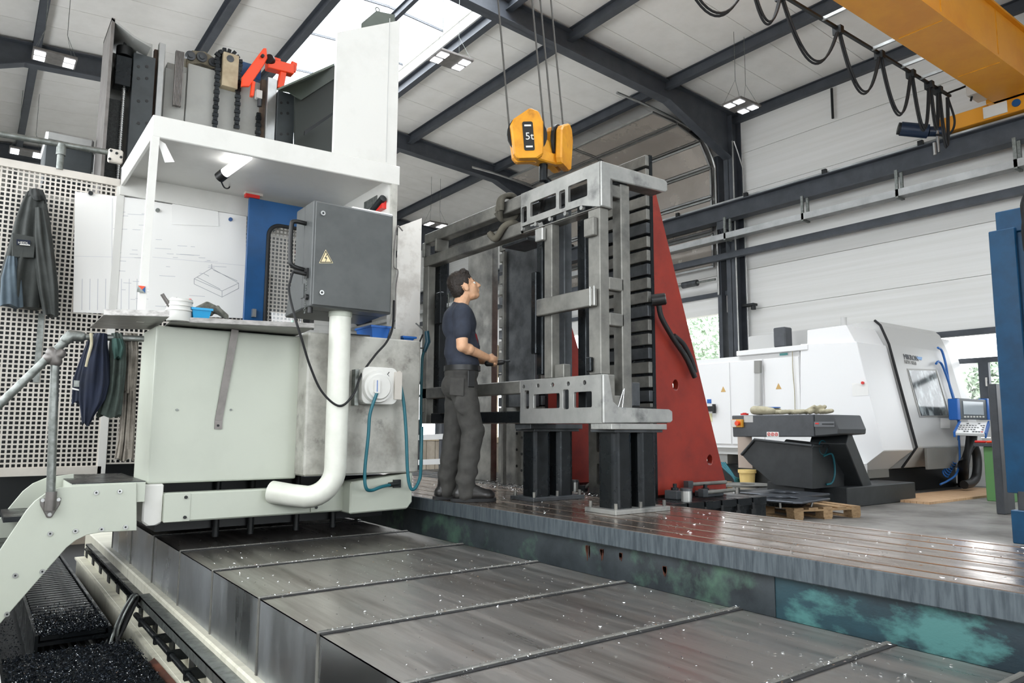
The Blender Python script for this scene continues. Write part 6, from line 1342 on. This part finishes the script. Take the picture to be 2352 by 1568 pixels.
mb = MB(); q = [(XC - .03, a, b) for a, b in (hp[0], hp[1], hp[2])]; mb.tube(q, .022, 6); mb.tube([(XC + .8, hp[2][0], hp[2][1]), (XC - .03, hp[2][0], hp[2][1])], .022, 6); obj('rim', mb, m_hop, h)
mb = MB(); y0_ = hp[3][0]; mb.tube(spline([(XC + .25, y0_ - .02, .72), (XC + .4, y0_ - .07, .74), (XC + .45, y0_ - .07, .5), (XC + .4, y0_ - .05, .35), (XC + .3, y0_ - .02, .32)]), .015, 6); mb.torus((XC + .25, y0_ - .02, .84), .1, .008, 'y', 18, 5); obj('release_cable', mb, m_hosebl, h)
mb = MB(); mb.torus((XC + .75, y0_ + .0, .98), .04, .012, 'y', 16, 6); mb.bar((XC + .2, y0_ - .05, .86), (XC + .8, y0_ - .05, .86), .04, .03); obj('lifting_eye', mb, m_hop, h)
mb = MB(); mb.box(XC - .02, XC + .8, hp[3][0], hp[3][0] + 1.2, .08, .18); mb.box(XC - .02, XC + .1, hp[3][0], hp[3][0] + 1.2, 0, .08); mb.box(XC + .68, XC + .8, hp[3][0], hp[3][0] + 1.2, 0, .08); mb.box(XC + .1, XC + .7, hp[3][0] + .2, hp[3][0] + .8, .18, .32); obj('skid', mb, m_hop, h)
mb = MB(); p = W(1712, 1030, X=XC + .3); mb.box(XC + .3, XC + .31, p.y - .12, p.y + .14, p.z - .3, p.z + .28); t = thing('paper_towels', 'hanging brown paper sheets behind the hopper lip', 'paper', (XC + .3, p.y, p.z - .3)); obj('sheet', mb, M('kraft_paper', '#c9b8ab', .8), t)
t = thing('lifting_strap', 'rolled beige lifting strap lying on the conveyor head', 'strap', (9.6, 6.7, 1.3), 'beige straps on the conveyor head')
def ctop(px): return cy(px, 953)[0]
mb = MB(); zt = cy(1760, 952)[1]
for k in range(5): mb.torus((XC + .2, ctop(1745), zt + .06), .05 - k * .01, .006, 'x', 18, 5)
r_ = MB(); r_.cyl((XC + .1, ctop(1735), zt + .06), (XC + .1, ctop(1760), zt + .06), .06, n=16)
mb = MB()
for x in (XC + .06, XC + .14, XC + .22): mb.cap((x, ctop(1728), zt + .07), .068, (x, ctop(1768), zt + .055), .052)
obj('roll', remesh(mb, .012, 3), m_strapc, t)
mb = MB(); mb.box(XC + .08, XC + .2, ctop(1775), ctop(1752), zt + .1, zt + .115); obj('blue_band', mb, m_bin, t)
t = thing('lifting_strap', 'loose crumpled beige strap trailing along the conveyor head', 'strap', (9.6, 6.1, 1.3), 'beige straps on the conveyor head')
mb = MB(); rnd = random.Random(4)
px = 1772
while px < 1888: mb.cap((XC + .12 + rnd.uniform(-.05, .08), ctop(px), zt + .035), .036, (XC + .15 + rnd.uniform(-.05, .08), ctop(px + 16), zt + .035 + (.07 if 1835 < px < 1862 else .01)), .03); px += 8
obj('webbing', remesh(mb, .012, 3), m_strapc, t)
t = thing('lidded_cup', 'white cup with red lid on the conveyor head', 'cup', (9.6, 7.0, 1.3)); y_ = ctop(1717); mb = MB(); mb.cyl((XC + .3, y_, zt), (XC + .3, y_, zt + .08), .05, n=14); obj('cup', mb, m_white, t); mb = MB(); mb.cyl((XC + .3, y_, zt + .08), (XC + .3, y_, zt + .1), .07, n=14); obj('lid', mb, m_redp, t)
t = thing('plastic_disc', 'flat red knob at the left end of the conveyor head', 'knob', (9.6, 7.2, 1.3)); y_ = ctop(1701); mb = MB(); mb.cyl((XC + .1, y_, zt), (XC + .1, y_, zt + .025), .06, n=14); mb.cyl((XC + .1, y_, zt - .0), (XC + .1, y_, zt + .035), .03, n=12); obj('knob', mb, m_redp, t)
# pallet with square plates
pa = thing('pallet', 'wooden pallet on the floor carrying square steel plates', 'pallet', (8.75, 5.62, 0))
R = Matrix.Rotation(math.radians(-17), 3, 'Z'); pc = Vector((8.75, 5.65, 0))
def pbox(mb, x0, x1, y0, y1, z0, z1):
    q = MB(); q.box(x0, x1, y0, y1, z0, z1); q.v = [R @ v + pc for v in q.v]; return mb._m(q, Vector())
for x in (-.42, -.2, .02, .24, .46): mb = MB(); pbox(mb, x - .07, x + .07, -.6, .6, .122, .144); obj('deck_board', mb, m_wood, pa)
for x in (-.42, .02, .46): mb = MB(); pbox(mb, x - .06, x + .06, -.6, .6, 0, .022); obj('bottom_board', mb, m_wood, pa)
for x in (-.42, .02, .46):
    for y in (-.53, 0, .53): mb = MB(); pbox(mb, x - .07, x + .07, y - .07, y + .07, .022, .1); obj('block', mb, m_wood, pa)
for y in (-.53, 0, .53): mb = MB(); pbox(mb, -.5, .53, y - .07, y + .07, .1, .122); obj('stringer_board', mb, m_wood, pa)
for l, cx_, cy_, rz, z in (('near square dark plate with a round hole on the pallet', 8.3, 5.5, .12, .145), ('rear square dark plate with a round hole behind the near one', 8.95, 5.9, .05, .146)):
    t = thing('holed_plate', l, 'plate', (cx_, cy_, z), 'square holed plates on the pallet')
    mb = MB(); s_ = .42; Rz = Matrix.Rotation(rz, 3, 'Z')
    mb.prism([(-s_, -s_ * .8), (-s_ * .8, -s_), (s_, -s_), (s_, s_), (-s_, s_)], 'z', .07, .095, [circ(0, 0, .2, 28)]); mb.v = [Rz @ v + Vector((cx_, cy_, z)) for v in mb.v]; obj('plate', mb, M('dark_plate', '#4d5157', .35, .6), t, .006)
    mb = MB(); mb.cyl((cx_, cy_, z), (cx_, cy_, z + .07), .24, .34, n=28); obj('hub_cone', mb, m_blk, t)
    for k in range(4): a = k * PI / 2 + .5; mb = MB(); mb.cyl((cx_ + .33 * math.cos(a), cy_ + .33 * math.sin(a), z), (cx_ + .35 * math.cos(a), cy_ + .35 * math.sin(a), z + .07), .014, n=8); obj('leg', mb, m_stain, t)
t = thing('round_table_plate', 'round steel disc on short legs behind the square plates', 'disc', W(1718, 1140, Z=0)); p = W(1718, 1140, Z=0)
mb = MB(); mb.prism([(p.x + .42 * math.cos(k * PI / 16), p.y + .42 * math.sin(k * PI / 16)) for k in range(32)], 'z', .17, .2, [circ(p.x, p.y, .12, 20)]); obj('disc', mb, m_steel, t)
for k in range(6): a = k * PI / 3; mb = MB(); mb.cyl((p.x + .36 * math.cos(a), p.y + .36 * math.sin(a), 0), (p.x + .34 * math.cos(a), p.y + .34 * math.sin(a), .17), .02, n=8); obj('leg', mb, m_stain, t)
t = thing('bucket', 'translucent yellowish plastic bucket beside the hopper', 'bucket', W(1717, 1118, Z=0)); p = W(1717, 1117, Z=0)
mb = MB(); mb.cyl(p, p + Vector((0, 0, .3)), .13, .155, n=24, cap=False); mb.cyl(p, p + Vector((0, 0, .01)), .13, n=24); obj('tub', mb, m_bucket, t); mb = MB(); mb.cyl(p + Vector((0, 0, .26)), p + Vector((0, 0, .32)), .17, n=24); obj('rim', mb, m_bucket, t)
t = thing('timber_offcut', 'light timber blocks on the floor behind the red plate', 'timber', W(1662, 1110, Z=0)); p = W(1664, 1122, Z=0); mb = MB(); mb.cbox(p + Vector((0, 0, .06)), .5, .12, .12, .3); obj('block', mb, m_wood, t)

t = thing('barrier_rail', 'white barrier rails low behind the worker', 'barrier', (4.8, 7.4, 0))
for py in (1003, 1060):
    a, b_ = W(950, py + 2, X=4.9), W(1022, py - 1, X=4.9); mb = MB(); mb.bar(a, b_, .03, .07); obj('rail', mb, m_mik, t)
a = W(1012, 1050, X=4.93); mb = MB(); mb.box(4.92, 4.99, a.y - .03, a.y + .03, 0.0, 1.2); obj('post', mb, m_beam, t)
a = W(952, 1050, X=4.93); mb = MB(); mb.box(4.92, 4.99, a.y - .03, a.y + .03, 0.0, 1.2); obj('post', mb, m_beam, t)

t = thing('plank_wall', 'low tan plank wall with pale cap rail behind the worker legs', 'wall', (5.65, 8.2, 0))
for k in range(13):
    y = 6.65 + k * .26; mb = MB(); mb.box(5.6, 5.66, y, y + .25, 0, .9); obj('plank', mb, m_conc, t, .004)
mb = MB(); mb.box(5.56, 5.72, 6.6, 10.1, .9, .97); obj('cap_rail', mb, m_tan, t)
# ------------------------------------------------------------------ the worker
MP = Vector((3.09, 4.83, ZP))
Fv = Vector((.924, -.383, 0)).normalized(); Rv = Vector((Fv.y, -Fv.x, 0)); Uv = Vector((0, 0, 1))
def L(f, r, u): return MP + Fv * f + Rv * r + Uv * u
man = thing('person', 'person in navy T-shirt and charcoal trousers standing on the plate, looking up', 'person', MP)
T = math.radians(24)
F2 = Fv * math.cos(T) + Uv * math.sin(T); U2 = -Fv * math.sin(T) + Uv * math.cos(T)
HC = L(.0, 0, 1.665)
def H(f, r, u): return HC + F2 * f + Rv * r + U2 * u
HM = Matrix((F2, Rv, U2)).transposed()
BM = Matrix((Fv, Rv, Uv)).transposed()
b = MB()
b.ell(H(-.012, 0, .03), .097, .076, .1, 20, 14, HM)
b.ell(H(.03, 0, -.03), .068, .061, .09, 18, 12, HM)
b.ell(H(.052, 0, -.09), .04, .04, .032, 14, 10, HM)
b.ell(H(.03, 0, -.085), .05, .052, .035, 14, 10, HM)
b.cap(H(.09, 0, .012), .011, H(.117, 0, -.03), .014); b.ell(H(.108, 0, -.034), .014, .019, .011, 12, 8, HM)
b.ell(H(.08, 0, .022), .016, .048, .012, 14, 8, HM)
b.ell(H(.093, 0, -.058), .011, .024, .007, 12, 8, HM); b.ell(H(.09, 0, -.07), .012, .022, .008, 12, 8, HM)
for s in (-1, 1):
    b.ell(H(-.005, s * .078, -.012), .022, .011, .034, 12, 10, HM); b.ell(H(.06, s * .035, -.02), .025, .022, .025, 12, 8, HM)
b.cap(H(-.03, 0, -.06), .06, L(-.045, 0, 1.48), .062)
# trunk and limbs
b.ell(L(-.04, 0, 1.36), .115, .17, .16, 18, 12, BM); b.ell(L(-.02, 0, 1.15), .105, .15, .16, 18, 12, BM); b.ell(L(-.02, 0, .98), .11, .16, .12, 18, 12, BM)
SH = {1: L(-.05, .185, 1.43), -1: L(-.05, -.185, 1.43)}; EL = {1: L(-.055, .235, 1.165), -1: L(-.04, -.235, 1.165)}; WR = {1: L(.165, .1, 1.1), -1: L(.17, -.1, 1.09)}
for s in (1, -1):
    b.cap(SH[s], .058, EL[s], .043); b.cap(EL[s], .044, WR[s], .029); b.ell(EL[s].lerp(WR[s], .25), .05, .05, .045, 12, 8)
    b.cap(L(-.02, s * .085, .9), .075, L(.06 if s > 0 else -.05, s * .1, .52), .05); b.cap(L(.06 if s > 0 else -.05, s * .1, .52), .05, L(.01 if s > 0 else -.1, s * .1, .1), .042)
def hand(s):
    w = WR[s]; d = (L(.27, s * .035, 1.075) - w).normalized(); n_ = Vector((0, 0, 1)); sd = d.cross(n_).normalized() * (1 if s > 0 else 1)
    pc = w + d * .05
    M3 = Matrix((d, sd, sd.cross(d))).transposed()
    b.ell(pc, .055, .022 if False else .036, .03, 14, 10, M3)
    inn = -Rv * s
    for k in range(4):
        u = .026 - k * .018
        k0 = pc + d * .035 + Uv * u + Rv * s * .012
        ln = (.036, .041, .038, .03)[k]
        k1 = k0 + (d * .85 + inn * .5).normalized() * ln; k2 = k1 + (d * .1 + inn * 1 - Uv * .1).normalized() * ln * .8; k3 = k2 + (-d * .7 + inn * .6).normalized() * ln * .55
        b.cap(k0, .0095, k1, .009); b.cap(k1, .009, k2, .0085); b.cap(k2, .0085, k3, .0075)
    t0 = w + d * .03 + Uv * .022; t1 = t0 + (d * .8 + Uv * .45 + inn * .35).normalized() * .04; t2 = t1 + (d * .9 + inn * .5 - Uv * .1).normalized() * .032
    b.cap(t0, .013, t1, .011); b.cap(t1, .011, t2, .009)
hand(1); hand(-1)
obj('body', remesh(b, .0052, 2), m_skin, man)
# hair
h = MB()
h.ell(H(-.022, 0, .052), .103, .082, .092, 20, 12, HM); h.ell(H(-.06, 0, .0), .06, .076, .085, 16, 10, HM); h.ell(H(-.07, 0, -.04), .04, .06, .05, 14, 8, HM); h.cap(H(.03, -.04, .115), .028, H(.03, .04, .115), .028); h.cap(H(.055, -.03, .1), .02, H(.055, .03, .1), .02)
for s in (-1, 1): h.ell(H(.012, s * .07, .04), .022, .012, .04, 12, 8, HM)
rnd = random.Random(1)
obj('hair', remesh(h, .006, 2, lambda v: v + Vector((rnd.gauss(0, .0016), rnd.gauss(0, .0016), rnd.gauss(0, .0016)))), m_hair, man)
for s in (-1, 1):
    mb = MB(); mb.ell(H(.078, s * .034, -.0), .012, .012, .012, 12, 8); e_ = obj('eye', mb, m_white, man)
    mb = MB(); mb.ell(H(.0865, s * .035, .001), .0055, .006, .006, 10, 6); obj('iris', mb, m_black, e_)
    mb = MB(); mb.cap(H(.088, s * .02, .026), .004, H(.078, s * .05, .028), .0035, 8); obj('eyebrow', mb, m_hair, man)
# T-shirt
c = MB()
c.ell(L(-.04, 0, 1.37), .135, .19, .165, 20, 12, BM); c.ell(L(-.015, 0, 1.18), .138, .175, .2, 20, 12, BM); c.ell(L(-.005, 0, 1.06), .13, .172, .1, 20, 10, BM)
c.cap(L(-.045, -.12, 1.465), .055, L(-.045, .12, 1.465), .055); c.cap(L(-.045, 0, 1.46), .07, L(-.05, 0, 1.5), .06)
for s in (1, -1): c.cap(SH[s] + Rv * s * .0, .075, SH[s].lerp(EL[s], .62), .066)
def fold(v):
    p = v - MP; f = p.dot(Fv); r = p.dot(Rv); u = p.z
    return v + Fv * (.005 * math.sin(38 * u + 9 * r) * (1 if u < 1.2 else .35)) + Rv * (.004 * math.sin(30 * u - 14 * f))
obj('t_shirt', remesh(c, .009, 4, fold), m_shirt, man)
mb = MB(); mb.cap(L(.072, .085, 1.27), .018, L(.086, .09, 1.17), .018); mb.cap(L(.08, .1, 1.2), .014, L(.084, .1, 1.14), .014); obj('chest_print', remesh(mb, .006, 2), M('dark_red_print', '#7c1a22', .8), man)
# trousers
c = MB()
c.ell(L(-.015, 0, .98), .135, .175, .09, 20, 10, BM); c.ell(L(-.03, 0, .88), .145, .175, .12, 20, 12, BM)
KN = {1: L(.06, .1, .52), -1: L(-.05, -.1, .52)}; AN = {1: L(.01, .1, .1), -1: L(-.1, -.1, .1)}
for s in (1, -1):
    c.cap(L(-.02, s * .085, .88), .108, KN[s], .085); c.cap(KN[s], .085, AN[s] + Uv * .04, .075); c.cap(AN[s] + Uv * .06, .078, AN[s] - Uv * .035, .072)
    c.ell(KN[s] + Fv * .02 + Uv * .01, .08, .075, .08, 12, 8)
    c.ell(L(-.02, s * .17, .74), .08, .03, .09, 12, 8, BM)
def foldp(v):
    p = v - MP; f = p.dot(Fv); r = p.dot(Rv); u = p.z; k = 1 if u < .8 else .4
    low = max(0, 1 - abs(u - .2) / .2)
    return v + Fv * (.0022 * k * math.sin(47 * u + 24 * r + 16 * f) + .006 * low * math.sin(60 * u + 8 * r)) + Rv * (.0025 * k * math.sin(58 * u - 37 * f) + .005 * low * math.sin(55 * u + 9 * f))
tr = obj('trousers', remesh(c, .009, 4, foldp), m_pants, man)
mb = MB(); rr = [L(-.01 + .142 * math.cos(a), .18 * math.sin(a), 1.015) for a in [k * 2 * PI / 28 for k in range(28)]]; mb.loft([[p - Uv * .02 for p in rr], [p + Uv * .02 for p in rr]]); obj('belt', mb, m_black, man)
mb = MB(); mb.hexa([L(-.13, .155, .8), L(-.03, .195, .79), L(-.03, .2, .93), L(-.13, .165, .93), L(-.135, .165, .8), L(-.03, .205, .79), L(-.03, .21, .93), L(-.135, .175, .93)]); obj('holster_pocket', mb, m_pants, man, .01)
mb = MB(); mb.hexa([L(.0, .185, .86), L(.06, .16, .86), L(.06, .165, .99), L(.0, .19, .99), L(.0, .2, .86), L(.06, .175, .86), L(.06, .18, .99), L(.0, .205, .99)]); obj('belt_pouch', mb, m_black, man, .01)
for s in (1, -1):
    a = AN[s]; c = MB(); g = Vector((a.x, a.y, ZP)); fd = (Fv + Rv * s * .12).normalized()
    c.cap(g + Uv * .09 - fd * .02, .055, g + Uv * .15 - fd * .02, .055); c.cap(g + Uv * .06 - fd * .05, .05, g + Uv * .055 + fd * .13, .047); c.ell(g + Uv * .05 + fd * .17, .06, .05, .045, 14, 8); c.cap(g + Uv * .1 + fd * .02, .05, g + Uv * .06 + fd * .12, .045)
    bt = obj('boot', remesh(c, .008, 3, lambda v: Vector((v.x, v.y, max(v.z, ZP + .018)))), m_boot, man)
    sd = fd.cross(Uv); mb = MB(); o_ = []
    for k in range(24):
        t_ = 2 * PI * k / 24; o_.append(g + fd * (.06 + .175 * math.cos(t_)) + sd * (.052 * math.sin(t_) * (1.05 + .1 * math.cos(t_))))
    mb.loft([[p + Uv * .002 for p in o_], [p + Uv * .026 for p in o_]]); obj('boot_sole', mb, m_rubber, bt)
    mb = MB()
    for k in range(4): q = g + fd * (.05 + k * .025) + Uv * (.125 - k * .012); mb.tube([q - sd * .03, q + sd * .03], .004, 5)
    obj('laces', mb, m_black, bt)
# tool in his hands
t = thing('hand_controller', 'small black hand controller held in front of the worker', 'controller', L(.3, 0, 1.03))
mb = MB(); mb.cap(L(.2, -.03, 1.065), .026, L(.31, .02, 1.075), .022); obj('case', remesh(mb, .006, 2), m_black, t)
mb = MB(); mb.cyl(L(.31, .02, 1.08), L(.37, .03, 1.085), .008, n=10); obj('tip', mb, m_dark, t); mb = MB(); mb.cyl(L(.26, .0, 1.095), L(.26, .0, 1.105), .008, n=10); obj('button', mb, m_card, t)
